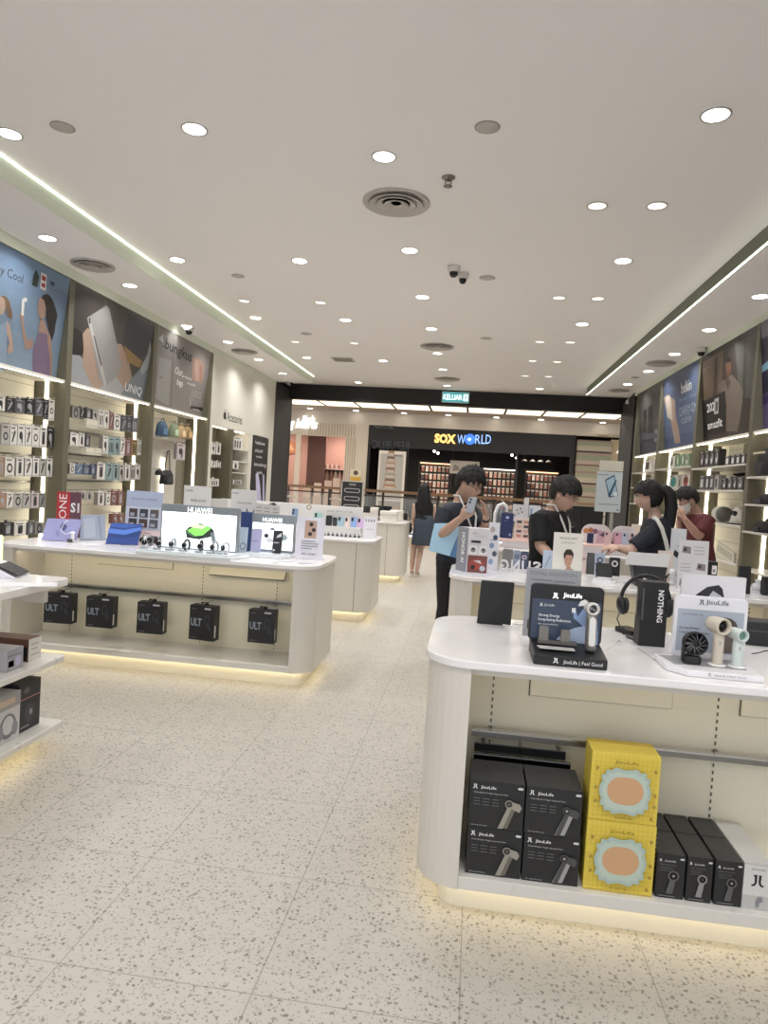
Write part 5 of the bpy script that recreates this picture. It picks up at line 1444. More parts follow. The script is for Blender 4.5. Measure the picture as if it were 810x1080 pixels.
def A_grid(m, a, b, h):
    w = b - a
    m.rect(a, b, h * .7, h, 0, mt('#a9b3cc', .5)); m.text('Best price for old phones', a + w * .15, h * .82, h * .05, 0, mt('#4c5a86', .5), w=w * .7, align='L')
    for r_ in range(2):
        for c_ in range(3):
            m.rect(a + w * (.1 + c_ * .29), a + w * (.33 + c_ * .29), h * (.5 - r_ * .19), h * (.66 - r_ * .19), 0, mt(('#4b3a3c', '#39414c', '#5c5350', '#403c44', '#55403c', '#50555e')[r_ * 3 + c_], .5))
            m.rect(a + w * (.13 + c_ * .29), a + w * (.25 + c_ * .29), h * (.52 - r_ * .19), h * (.58 - r_ * .19), 0, mt('#a3a7b3', .5))
    m.rect(a, b, 0, h * .26, 0, mt('#d9c6c8', .5)); m.text('trade in here', a + w * .2, h * .19, h * .04, 0, mt('#a6483f', .5), w=w * .55, align='L'); m.rect(a + w * .72, a + w * .94, h * .02, h * .16, 0, mt('#4b3a3c', .5))
card((151, 576), 132, 170.5, 518, 'info_sign', 'tall pale blue and pink sign with six small pictures in a grid', A_grid, Y=5.4, col='#c3c8d8', tilt=R(-3))
# red sign
def A_red(m, a, b, h):
    w = b - a
    m.rect(a, a + w * .55, 0, h, 0, mt('#b73a3f', .5)); m.text('ONE', a + w * .42, h * .4, w * .32, 0, INKW, w=h * .55, align='L', rot=PI / 2)
    m.text('S1', a + w * .58, h * .55, h * .22, 0, INKW, w=w * .36, align='L', bold=.03); m.rect(a + w * .6, a + w * .92, h * .1, h * .42, 0, mt('#8f6b9a', .5)); m.disc(a + w * .76, h * .3, w * .12, h * .1, 0, mt('#d9b4d3', .5))
card((72, 562), 59.5, 85, 519, 'red_sign', 'red sign with white sideways letters at the back of the watch counter', A_red, Y=5.5, col='#6b4a55', tilt=0)
# tablets and cases at the near end
def leaner(pts_, label, name, c, extra=None, yb=.1):
    """a case or tablet leaning back; pts: bottom-left, bottom-right, top-right, top-left pixels"""
    bl = at(*pts_[0], Z=ZL); br = at(*pts_[1], Z=ZL)
    mid = (bl + br) / 2
    d = br - bl
    t = Thing(name, label, 'tablet', (mid.x, mid.y, ZL + .0045), math.atan2(d.y, d.x), R(-14))
    P_ = t.pp(pts_)
    P_ = [(x, max(0, z)) for x, z in P_]
    m = M(); m.prism(P_, 'y', 0, .012, mt(c, .45)); m.build('shell', t, bevel=.003)
    if extra:
        m = M(); extra(m, t); m.build('printed_pattern', t)
    m = M(Matrix.Rotation(R(14), 4, 'X')); m.box(-.03, .03, .012, .09, 0, .006, mt('#cfd0d6', .4)); m.box(-.03, .03, .06, .066, .006, .06, mt('#cfd0d6', .4)); m.build('stand', t)
    return t
leaner([(43, 570), (80, 571.5), (86, 548), (50, 546.5)], 'lilac tablet leaning back with a dark diamond mark', 'tablet', '#9d9fce', lambda m, t: (m.flat(t.pp([(66, 551), (71, 555), (67.5, 560.5), (63, 556)]), 0, mt('#4c5488', .4)), m.flat(t.pp([(59, 559), (63, 561), (62, 566), (58.5, 564)]), 0, mt('#8788ba', .4))))
leaner([(84, 570), (111.5, 570), (111, 543), (86, 543)], 'grey tablet case with a pale front behind the lilac tablet', 'tablet_case', '#9ba5b8', lambda m, t: (m.flat(t.pp([(88, 547), (100, 546), (101, 566), (88, 568)]), 0, mt('#aeb6c4', .5)), m.flat(t.pp([(104, 544), (105, 544), (107, 568), (106, 568)]), 0, mt('#747d92', .5))))
leaner([(111, 574), (145, 575.5), (150, 553), (117, 551)], 'royal blue tablet with a folded wave wallpaper', 'tablet', '#2f4c94', lambda m, t: (m.flat(t.pp([(115, 557), (130, 559), (149, 556), (149.5, 559), (132, 564), (114, 562)]), 0, mt('#5d86dd', .3)), m.flat(t.pp([(115, 563), (130, 565), (148, 560), (147, 565), (130, 568), (113.5, 566)]), 0, mt('#27407f', .4)), m.flat(t.pp([(117, 552), (149, 554), (149, 555), (130, 557), (116, 555)]), 0, mt('#3f63b4', .4))))
p = at(83, 571, Z=ZL)
t = Thing('earbud_stand', 'white earbud holder with a looping white wire between two tablets', 'holder', (p.x, p.y - .09, ZL + .001))
m = M(); m.lathe([(.001, 0), (.03, 0), (.03, .008), (.014, .012), (.012, .06), (.02, .075), (.012, .085), (.001, .085)], mt('#e9e8ec', .4), 20); m.build('stand', t)
m = M(); m.tube([(0, -.012, .08), (-.05, -.02, .06), (-.09, -.02, .09), (-.06, -.02, .16), (-.03, -.02, .17)], .003, mt('#f0f0f4', .4), 6); m.tube([(.01, -.01, .02), (.1, -.05, .003), (.2, -.02, .003), (.26, .02, .003)], .003, mt('#f0f0f4', .4), 6); m.build('wire', t)
m = M(); m.box(-.02, .02, -.04, -.032, .002, .028, mt('#4a4a4e', .4)); m.build('tag', t)
# loose smartwatches beside the blue tablet
for i, (x, y) in enumerate(((151, 573), (159, 572), (169, 573.5))):
    p = at(x, y, Y=5.12)
    W = Thing('smartwatch', 'patterned smartwatch standing behind the lit stand, %s from the blue tablet' % ORD[i], 'watch', (p.x, p.y, ZL + .001), R(15 - 15 * i), group='patterned smartwatches')
    m = M(); m.tube([(0, .026 * math.sin(2 * PI * k / 18), .06 + .036 * math.cos(2 * PI * k / 18)) for k in range(18)], .011, mt(('#7c7a5c', '#777c84', '#b9bcc4')[i], .5), 8, closed=True); m.build('strap', W)
    m = M(Matrix.Translation((0, -.03, .064)) @ Matrix.Rotation(PI / 2, 4, 'X')); m.lathe([(.001, -.006), (.023, -.006), (.023, .006), (.001, .006)], BLACKG, 22); m.build('dial', W)
    m = M(); m.lathe([(.001, 0), (.022, 0), (.02, .02), (.001, .024)], mt('#cfd3d8', .3), 16); m.build('cradle', W)
for i, (x, y) in enumerate(((300, 592), (322, 594), (133, 579), (98, 576))):
    p = at(x, y, Z=ZL)
    t = Thing('price_sheet', 'small clear price sheet flat on the watch counter, %s from its rounded end' % ('second', 'first', 'third', 'fourth')[i], 'paper', (p.x, p.y, ZL + .001), R(-12 + 9 * i))
    m = M(); m.prism(rrect(-.05, .05, -.025, .025, .004, 2), 'z', 0, .002, mt('#cfd0dc', .3)); m.build('sheet', t)
    m = M(); m.box(-.035, .02, -.01, -.006, .002, .0022, INKG); m.box(-.035, .03, .004, .008, .002, .0022, INKG); m.build('printed_pattern', t)

# signs at the back of the watch counter
def A_txt(m, a, b, h):
    w = b - a
    m.text('accessories', a + w * .06, h * .9, h * .045, 0, INK, w=w * .26, align='L'); m.text('Mobile service', a + w * .26, h * .74, h * .045, 0, INK, w=w * .55, align='L')
    for r_ in range(2):
        for c_ in range(2): m.rect(a + w * (.12 + c_ * .45), a + w * (.45 + c_ * .45), h * (.3 - r_ * .26), h * (.52 - r_ * .26), 0, mt('#b4b9c9', .5)); m.rect(a + w * (.14 + c_ * .45), a + w * (.3 + c_ * .45), h * (.34 - r_ * .26), h * (.44 - r_ * .26), 0, mt('#6b7288', .5))
card((208, 548), 193.5, 222.5, 512.5, 'info_sign', 'white sign with four grey pictures behind the lit watch stand', A_txt, Y=6.6 if False else 5.5, col='#d4d2d0', tilt=0)
card((229, 548), 221, 239.5, 526, 'blank_card', 'blank cream card next to the white sign with four pictures', None, Y=5.52, col='#cfccc4', tilt=0)
def A_txt2(m, a, b, h):
    w = b - a
    m.text('repair', a + w * .06, h * .92, h * .035, 0, INK, w=w * .26, align='L'); m.text('Screen care plan', a + w * .26, h * .76, h * .04, 0, INK, w=w * .55, align='L')
    m.rect(a + w * .12, a + w * .42, h * .42, h * .54, 0, mt('#5b5560', .5)); m.flat([(a + w * .6, h * .4), (a + w * .64, h * .4), (a + w * .95, h * .66), (a + w * .93, h * .7)], 0, mt('#6f7684', .5)); m.flat([(a + w * .6, h * .66), (a + w * .64, h * .7), (a + w * .95, h * .42), (a + w * .9, h * .4)], 0, mt('#6f7684', .5))
card((256, 560), 243, 270, 516.5, 'info_sign', 'white sign with a crossed tool drawing between the two lit stands', A_txt2, Y=5.5, col='#d4d2d0', tilt=0)
card((260, 560), 254, 267, 540, 'blue_box', 'plain navy blue box between the two lit stands', None, Y=5.35, col='#34477c', tilt=0, cat='box')
t = card((259, 575), 253, 261, 556, 'clear_card', 'narrow pale blue card with a grey ring beside the lit phone stand', lambda m, a, b, h: (m.disc((a + b) / 2, h * .3, .025, .03, 0, INKG), m.disc((a + b) / 2, h * .3, .015, .02, 0, mt('#c4d2e0', .4))), Y=5.2, col='#b9cad9')
# ================================================================ near shelf unit
zt_, zm_, zl_ = .9, .485, .13
def xbox(px0, px1, pyb, h, d, z, name, label, X, front, side, art_=None):
    """box facing the aisle (+x), spanning photo columns px0..px1 at its foot"""
    a = at(px0, pyb[0], X=X); b = at(px1, pyb[1], X=X)
    t = Thing(name, label, 'box', (X, (a.y + b.y) / 2, z + .0006), PI / 2)
    w = abs(b.y - a.y)
    m = M(); m.box(-w / 2, w / 2, 0, d, 0, h, side); m.rect(-w / 2, w / 2, 0, h, 0, front); m.build('carton', t, bevel=.002)
    if art_:
        m = M(); art_(m, w, h); m.build('front_print', t)
    return t, w
BRN = mt('#6d4a3a', .5); DRED = mt('#5a2a26', .5)
def on_x(x, y, z):
    """depth along the aisle of a pixel on a deck"""
    return at(x, y, Z=z)
# middle deck
t = Thing('gadget_box', 'small grey gadget box at the front of the middle deck', 'box', (-2.162, 3.09, zm_ + .0006), PI / 2)
m = M(); m.box(-.06, .06, 0, .16, 0, .105, mt('#b3b2b6', .5)); m.rect(-.06, .06, 0, .105, 0, mt('#9c9ca4', .5)); m.build('carton', t, bevel=.002)
m = M(); m.rect(-.05, -.01, .02, .05, 0, mt('#5d5b66', .5)); m.disc(.02, .04, .022, .025, 0, mt('#b6aec8', .5)); m.rect(-.06, .06, .072, .076, 0, mt('#6d6d74', .5)); m.build('front_print', t)
t = Thing('speaker_box', 'white and brown speaker box on the middle deck behind the grey one', 'box', (-2.183, 3.275, zm_ + .0006), PI / 2)
m = M(); m.box(-.05, .05, .003, .4, 0, .115, BRN); m.box(-.05, .05, 0, .003, 0, .115, mt('#d9d6ce', .5)); m.box(-.052, -.05, .01, .39, .005, .075, BLACK); m.build('carton', t)
m = M(); m.rect(-.035, .035, .03, .034, 0, INKG); m.rect(-.035, .02, .06, .064, 0, INKG); m.rect(-.035, .03, .085, .089, 0, INKG); m.build('front_print', t)
t = Thing('red_box', 'long dark red box on the bottom deck behind the black and white boxes', 'box', (-2.4, 3.1, zl_ + .0006), PI / 2)
m = M(); m.box(-.2, .16, 0, .1, 0, .3, DRED); m.rect(-.1, .12, .22, .28, 0, mt('#8c5a50', .5)); m.build('carton', t, bevel=.002)
t = Thing('headphone_box', 'white headphone box on the bottom deck at the picture edge', 'box', (-2.17, 3.055, zl_ + .0006), PI / 2)
m = M(); m.box(-.1, .1, 0, .16, 0, .235, mt('#c9c7c6', .5)); m.build('carton', t, bevel=.002)
m = M(); m.rect(-.1, .1, .165, .235, 0, mt('#9d9a98', .5)); m.rect(-.07, .06, .185, .215, 0, mt('#c4b09c', .5))
m.disc(.01, .08, .06, .062, 0, mt('#77777b', .5)); m.disc(.01, .085, .042, .046, 0, mt('#c9c7c6', .5)); m.disc(-.045, .06, .022, .036, 0, mt('#8d8d92', .5)); m.disc(.06, .06, .022, .036, 0, mt('#8d8d92', .5)); m.build('front_print', t)
t = Thing('headphone_box', 'tall black box with a thin pink stripe on the bottom deck', 'box', (-2.187, 3.255, zl_ + .0006), PI / 2)
m = M(); m.box(-.088, .088, 0, .16, 0, .25, mt('#27262a', .5)); m.build('carton', t, bevel=.002)
m = M(); m.rect(-.088, .088, .165, .17, 0, mt('#b5757c', .5)); m.disc(.0, .085, .04, .05, 0, mt('#3c3c42', .5)); m.disc(.01, .09, .012, .016, 0, mt('#8c8c90', .5)); m.rect(-.07, .0, .02, .028, 0, INKG); m.disc(-.03, .21, .025, .016, 0, mt('#55565c', .5)); m.build('front_print', t)
# top deck
p = at(14, 610, Z=zt_)
t = Thing('tablet_stand', 'white wedge stand holding a dark tablet on the near shelf unit', 'tablet', (-2.345, 3.33, zt_ + .0006), R(12))
m = M(); m.prism([(-.13, 0), (.04, 0), (-.1, .07), (-.13, .06)], 'y', -.09, .09, mt('#e3e3ea', .3)); m.build('wedge', t, bevel=.003)
m = M(Matrix.Translation((-.02, 0, .037)) @ Matrix.Rotation(R(24.5), 4, 'Y')); m.box(-.055, .06, -.075, .075, 0, .008, mt('#25262c', .25)); m.build('tablet', t, bevel=.002)
p = at(2, 596, Z=zt_)
t = Thing('lit_sign', 'lit pale green sign at the picture edge on the near shelf unit', 'sign', (at(2, 575, Y=3.4).x - .028, 3.4, zt_ + .0006), R(4))
m = M(); m.rbox(-.16, .02, 0, .02, 0, .2, mt('#cfe9b0', .4, 0, .9), .01); m.build('panel', t); m = M(); m.flat([(-.02, .05), (.012, .05), (.005, .12), (-.015, .13)], 0, INK); m.rect(-.14, -.02, .12, .13, 0, mt('#7aa05a', .5)); m.build('printed_pattern', t)
m = M(); m.box(-.17, .03, -.03, .025, 0, .006, WHITE); m.build('foot', t)
p = at(32, 617, Z=zt_)
t = Thing('price_sheet', 'white price sheet lying on the near shelf unit', 'paper', (p.x, p.y, zt_ + .0006), R(30))
m = M(); m.prism(rrect(-.12, .12, -.06, .06, .005, 2), 'z', 0, .003, mt('#f2f1f6', .3)); m.build('sheet', t)

# ================================================================ second left counter: phones and panels
t = Thing('phone_riser', 'white tiered riser with pastel phones on the closed counter', 'display stand', (-1.9, 7.7, ZL + .0006))
a0 = t.px(308, 545)[0]; a1 = t.px(386, 545)[0]
tz = t.px(350, 531)[1]
m = M(); m.box(a0 - .9, a1 - .06, .12, .15, 0, tz - .03, mt('#dcdad8', .4)); m.box(a0 - .9, a1 - .06, .02, .15, 0, .1, mt('#dcdad8', .4)); m.build('riser', t, bevel=.004)
m = M(); mm = t.pp([(262, 534), (268, 530), (280, 533), (289, 530), (293, 534), (290, 541), (275, 541), (264, 543)], .118); m.flat(mm, .12, INK); q = t.px(270, 539.5, .12); m.text('SUPERIOR', q[0], q[1], .03, .12, INKW, w=.24, align='L')
q = t.px(326, 535, .12); m.disc(q[0], q[1], .03, .03, .12, mt('#a08a6a', .5)); m.disc(q[0], q[1], .018, .018, .12, mt('#e0dcd6', .5)); q = t.px(345, 540, .12); m.text('galaxy series on sale', q[0], q[1], .03, .12, INKG, w=.3, align='L'); m.build('printed_pattern', t)
ph = [(306.5, 313, 536, '#7d94b8', 'blue'), (330, 339, 540.5, '#9cc3bd', 'mint'), (343, 350, 543.5, '#232327', 'black'), (350.5, 355.5, 547, '#3d3d42', 'dark grey'), (355.5, 363, 545, '#a9c4d4', 'pale blue'), (363.5, 369, 546, '#e6d6d0', 'cream'), (369.5, 376, 545.5, '#8fb0e0', 'sky blue'), (376.5, 384, 547, '#d3b4dc', 'lilac pink')]
for i, (x0, x1, y0, c, cn) in enumerate(ph):
    q0 = t.px(x0, 553, .05)[0]; q1 = t.px(x1, 553, .05)[0]; h = t.px((x0 + x1) / 2, y0, .05)[1] - .102
    if x0 < 340: h = t.px((x0 + x1) / 2, y0, .05)[1] - .102
    o = Thing('phone', '%s phone on the white tiered riser, %s along it' % (cn, ORD[i]), 'phone', tuple(t.mat @ Vector(((q0 + q1) / 2, .05, .102))), 0, R(-8), group='pastel phones on the white riser')
    w = (q1 - q0) / 2 * .94
    m = M(); m.rbox(-w, w, 0, .01, 0, max(.1, h), mt(c, .3), .012); m.build('body', o, bevel=.0015)
    m = M(); m.disc(-w * .5, max(.1, h) * .85, .014, .014, 0, BLACK); m.disc(-w * .5, max(.1, h) * .68, .012, .012, 0, BLACK); m.build('camera', o)
    m = M(); m.box(-w * .5, w * .5, .01, .04, 0, .012, WHITE); m.build('holder', o)
for i in range(9):
    q = t.px(342 + i * 4.6, 562 + i * .35, -.12)[0]
    o = Thing('camera_charm', 'small patterned black and white tag in the front row, %s from the lens price card' % ORD[i], 'tag', tuple(t.mat @ Vector((q, -.12, 0))), 0, R(-18), group='patterned tags before the phones')
    m = M(); m.box(-.021, .021, 0, .006, 0, .05, mt('#b9b8bc', .4)); m.flat([(-.018, .004), (.01, .004), (.018, .03), (-.004, .046)], 0, INK); m.disc(.006, .03, .008, .008, 0, mt('#d9d8dc', .4)); m.build('tag', o)
    m = M(Matrix.Rotation(R(18), 4, 'X')); m.box(-.021, .021, .0, .03, 0, .004, mt('#8f8e92', .4)); m.build('foot', o)
def A_cut(m, a, b, h):
    w = b - a
    for i in range(4): m.disc(a + w * (.15 + i * .22), h * .82, w * .04, h * .06, 0, INK)
    m.rect(a + w * .2, a + w * .8, h * .4, h * .43, 0, mt('#b4b0bd', .5))
card((392, 566), 383.5, 397, 545, 'white_card', 'white card with a row of dark hooks at the end of the phone riser', A_cut, z=ZL, Y=7.62, col='#dddbe2', tilt=R(-8))
card((389, 555), 382, 398, 541, 'white_card', 'plain white card behind the phone riser end', None, z=ZL, Y=7.95, col='#dcd8cf', tilt=0)
t = Thing('paper_stack', 'low stack of white leaflets at the back of the closed counter', 'paper', (-2.05, 7.95, ZL + .0006))
m = M(); m.box(-.2, .2, -.06, .06, 0, .12, mt('#d8d6d2', .5)); m.build('stack', t)
for i in range(3):
    x0 = 268 + i * 9
    card((x0 + 4, 560), x0, x0 + 9, 531 + i, 'grey_leaflet', 'small grey leaflet behind the lit phone stand, %s towards the aisle' % ORD[i], lambda m, a, b, h: [m.rect(a + (b - a) * .15, a + (b - a) * .8, h * (.85 - k * .12), h * (.88 - k * .12), 0, INKG) for k in range(4)], z=ZL, Y=7.4, col='#c4c3c4', tilt=0)
# black sign with white outlines further back
t = Thing('board_stand', 'black board with white rounded outlines standing beyond the closed counters', 'sign', (at(371, 540, Y=12.6).x, 12.6, 0), 0)
q0 = t.px(359.5, 520)[0]; q1 = t.px(383.5, 520)[0]; zt2 = t.px(371, 507)[1]
m = M(); m.rbox(q0, q1, 0, .03, .75, zt2, mt('#cfccc6', .4), .02); m.build('frame', t)
m = M(); m.rect(q0 + .02, q1 - .03, .77, zt2 - .02, 0, mt('#2e2d30', .4))
zt3 = zt2 - .03
m.rect((q0 + q1) / 2 - .07, (q0 + q1) / 2 + .06, zt3 - .06, zt3 - .02, 0, mt('#8d8c8e', .5))
for i in range(3):
    z = zt3 - .14 - i * .15
    m.flat(rrect(q0 + .06, q1 - .07, z - .05, z + .03, .04, 6), 0, mt('#c9c8ca', .5)); m.flat(rrect(q0 + .075, q1 - .085, z - .037, z + .017, .03, 6), 0, mt('#2e2d30', .4))
m.build('printed_pattern', t)
m = M(); m.box((q0 + q1) / 2 - .02, (q0 + q1) / 2 + .02, .005, .03, .02, .76, BLACK); m.box((q0 + q1) / 2 - .2, (q0 + q1) / 2 + .2, -.15, .15, 0, .02, BLACK); m.build('pole', t)

# third counter
def monitor(x0, x1, y0, y1, Y, label, z):
    a = at(x0, (y0 + y1) / 2, Y=Y); b = at(x1, (y0 + y1) / 2, Y=Y); zt_ = at((x0 + x1) / 2, y0, Y=Y).z
    t = Thing('monitor', label, 'monitor', ((a.x + b.x) / 2, Y, z + .0006))
    w = (b.x - a.x) / 2; h = max(.2, zt_ - z)
    m = M(); m.rbox(-w, w, 0, .03, .06, h, BLACK, .006); m.build('screen', t, bevel=.003)
    m = M(); m.rect(-w * .2, w * .2, h * .55, h * .58, 0, mt('#85868a', .4)); m.build('mark', t)
    m = M(); m.cyl((0, .04, 0), (0, .04, h * .6), .02, BLACK); m.prism(rrect(-.1, .1, -.02, .08, .03), 'z', 0, .012, BLACK); m.build('foot', t)
monitor(383, 404, 537, 549, 10.93, 'black monitor turned away on the far closed counter', .93)
monitor(394, 413, 533.5, 546, 11.12, 'second black monitor, slightly higher, on the far closed counter', .93)
for i, (x0, x1, yb, h, lab, Y) in enumerate(((400.5, 419, 556, .16, 'white lidded tray at the front of the far closed counter', 10.6), (411, 425, 549, .17, 'white rounded tray behind it near the counter end', 10.9), (390, 398, 556, .2, 'white file box beside the lidded tray', 10.62))):
    a = at(x0, yb, Y=Y); b = at(x1, yb, Y=Y)
    t = Thing('white_tray', lab, 'tray', ((a.x + b.x) / 2, Y, .9306), R(2))
    w = (b.x - a.x) / 2
    m = M(); m.prism(rrect(-w, w, -.09, .07, .03, 4), 'z', 0, h * .7, mt('#dedad2', .4)); m.build('tray', t, bevel=.004)
    m = M(); m.prism(rrect(-w * 1.03, w * 1.03, -.1, .08, .03, 4), 'z', h * .7, h, mt('#e6e2da', .4)); m.build('lid', t, bevel=.006)
p = at(424, 591, Z=0)
t = Thing('security_gate', 'narrow black pedestal on the floor past the far closed counter', 'pedestal', (p.x, p.y, 0))
m = M(); m.rbox(-.06, .05, -.02, .1, .03, .95, BLACK, .02); m.build('column', t, bevel=.004); m = M(); m.prism(rrect(-.09, .08, -.1, .18, .03), 'z', 0, .03, BLACK); m.build('foot', t)

# ================================================================ second right counter
Z2 = .9
t = stand_on((497, 604), Z2, 'phone_box_tower', 'grey and white upright display with a red car picture at the counter end', 'display stand')
t.mat.translation.y = 4.98; t.o.matrix_world = t.mat; t.inv = t.mat.inverted()
s0 = t.px(481.5, 580)[0]; s1 = t.px(493, 580)[0]; s2 = t.px(515.5, 580)[0]; hh = t.px(500, 557)[1]
m = M(); m.prism([(s0, .12), (s1, 0), (s2, .0), (s2, .12)], 'z', 0, hh, mt('#dcd9de', .4)); m.build('body', t, bevel=.002)
d = Vector((s1 - s0, -.12, 0)); L_ = d.length
m = M(Matrix.Translation((s0, .12, 0)) @ Matrix.Rotation(math.atan2(-.12, s1 - s0), 4, 'Z'))
m.rect(0, L_, 0, hh, 0, mt('#8d8f9a', .5)); m.text('HONOR AI', L_ * .42, hh * .88, L_ * .3, 0, INKW, w=hh * .66, align='L', rot=-PI / 2, bold=.02); m.build('side_print', t)
m = M(); w = s2 - s1
m.rect(s1 + .006, s2 - .006, hh * .02, hh * .4, 0, mt('#7d4a43', .5)); m.flat([(s1 + .02, hh * .1), (s1 + w * .5, hh * .08), (s2 - .02, hh * .24), (s1 + w * .5, hh * .34), (s1 + .02, hh * .26)], 0, mt('#a8493f', .5)); m.disc(s1 + w * .3, hh * .14, .016, .016, 0, INK); m.disc(s1 + w * .75, hh * .12, .02, .02, 0, mt('#c6cbd6', .4)); m.flat([(s1 + w * .3, hh * .28), (s1 + w * .7, hh * .22), (s1 + w * .62, hh * .3)], 0, mt('#d9dade', .4))
for k in range(2): m.rect(s1 + w * (.08 + k * .48), s1 + w * (.44 + k * .48), hh * .43, hh * .62, 0, CARD); m.disc(s1 + w * (.27 + k * .48), hh * .52, .018, .018, 0, INKG); m.disc(s1 + w * (.27 + k * .48), hh * .54, .008, .008, 0, INK)
m.rect(s1 + w * .15, s1 + w * .6, hh * .68, hh * .73, 0, INK); m.rect(s1 + w * .2, s1 + w * .4, hh * .88, hh * .89, 0, INK); m.rect(s1 + w * .3, s1 + w * .85, hh * .82, hh * .825, 0, INKG)
m.build('front_print', t)
m = M(); m.box(s0, s2 + .12, -.1, .2, -.0004, .004, mt('#d9dae2', .25)); m.build('acrylic_foot', t)
def A_mix(m, a, b, h):
    w = b - a
    for i, c in enumerate(('#b9a7a4', '#3c4668', '#7d8fb0', '#556', '#8aa5c9')):
        c = '#555566' if c == '#556' else c
        m.disc(a + w * (.35 + .3 * (i % 2)), h * (.85 - i * .17), w * .22, h * .06, 0, mt(c, .5))
    m.rect(a + w * .15, a + w * .7, h * .62, h * .635, 0, INKG)
card((521, 600), 514.5, 526, 551, 'narrow_card', 'narrow pale card with round pictures just behind the upright display', A_mix, z=Z2, Y=5.3, col='#dcdce4', tilt=R(-2))
# mirrored freestanding letters
LW = mt('#d9d9dd', .35, name='white_letter')
p = at(555, 602, Y=5.25)
t = Thing('letter_row', 'row of freestanding white letters seen from behind on the worktop', 'letters', (p.x, 5.25, Z2 + .0006))
q0 = t.px(527, 590)[0]; q1 = t.px(607, 595)[0]
word = 'SAMSUNG'
hL = .085
n = len(word); pitch = (q1 - q0) / n
for i, ch in enumerate(word):
    m = M(); m.text(ch, q1 - pitch * (i + .5), .006, hL, 0, LW, w=pitch * .8, mirror=True, bold=.02, depth=.02)
    m.build('letter', t)
m = M(); m.box(q0, q1, -.02, .05, 0, .006, LW); m.build('base', t)
# white portrait card
def A_face(m, a, b, h):
    w = b - a
    m.text('SPACE ART', a + w * .2, h * .86, h * .045, 0, mt('#55504c', .5), w=w * .6, align='L'); m.text('PORTRAIT', a + w * .27, h * .77, h * .03, 0, mt('#6f6a66', .5), w=w * .46, align='L')
    m.flat([(a + w * .38, h * .02), (a + w * .95, h * .02), (a + w * .85, h * .16), (a + w * .66, h * .24), (a + w * .45, h * .22)], 0, mt('#8a8580', .5))
    m.flat([(a + w * .48, h * .2), (a + w * .62, h * .2), (a + w * .62, h * .34), (a + w * .48, h * .34)], 0, mt('#b98f78', .5))
    m.disc(a + w * .53, h * .42, w * .13, h * .15, 0, mt('#c79d86', .5)); m.flat([(a + w * .38, h * .42), (a + w * .36, h * .55), (a + w * .44, h * .64), (a + w * .6, h * .65), (a + w * .7, h * .56), (a + w * .67, h * .42), (a + w * .64, h * .52), (a + w * .46, h * .53), (a + w * .42, h * .47)], 0, mt('#2b2523', .5))
    for s in (.48, .59): m.disc(a + w * s, h * .43, w * .02, h * .012, 0, INK)
    m.rect(a + w * .5, a + w * .58, h * .34, h * .35, 0, mt('#8f5f50', .5)); m.flat([(a + w * .05, h * .02), (a + w * .3, h * .02), (a + w * .36, h * .12), (a + w * .2, h * .2), (a + w * .08, h * .12)], 0, mt('#cfa28c', .5)); m.disc(a + w * .27, h * .1, w * .1, h * .05, 0, mt('#8d8d8d', .4))
    m.flat([(a + w * .75, h * .02), (a + w * .95, h * .02), (a + w * .85, h * .12)], 0, INK)
card((598, 609), 583, 614.5, 562, 'portrait_card', 'white card with a smiling dark-haired portrait between the two staff', A_face, z=Z2, Y=5.05, col='#e8e6df', tilt=R(-3))
card((577, 600), 572.5, 583, 580.5, 'pale_card', 'pale blue card half hidden behind the portrait card', lambda m, a, b, h: [m.flat([(a + (b - a) * .2, h * .3), (a + (b - a) * .3, h * .3), (a + (b - a) * .8, h * .8), (a + (b - a) * .7, h * .8)], 0, INKG)], z=Z2, Y=5.2, col='#bccbe0')
# tablet on a white wedge
p = at(628, 607, Z=Z2)
t = Thing('tablet', 'dark tablet propped on a white base before the pink riser', 'tablet', (p.x, 5.1, Z2 + .0006), R(-14))
m = M(); m.prism(rrect(-.075, .08, -.09, .06, .02), 'z', 0, .012, mt('#e4e4e8', .3)); m.prism(rrect(-.05, .06, -.03, .05, .02), 'z', .012, .03, mt('#e4e4e8', .3)); m.build('base', t)
m = M(Matrix.Translation((0, .01, .028)) @ Matrix.Rotation(R(-28), 4, 'X')); m.prism([(-.06, 0), (.055, 0), (.035, .11), (-.07, .11)], 'y', 0, .01, mt('#2c2d30', .3)); m.build('screen', t)
for i, (x, y, lab) in enumerate(((655, 614, 'white flat charging pad on the worktop before the black bin'), (640, 611, 'smaller white charging pad near the dark tablet'))):
    p = at(x, y, Z=Z2); t = Thing('charging_pad', lab, 'charger', (p.x, p.y, Z2 + .0006), R(10 * i))
    m = M(); m.prism(rrect(-.07 + .02 * i, .07 - .02 * i, -.035, .035, .02), 'z', 0, .009, mt('#dddde2', .3)); m.build('pad', t, bevel=.002)
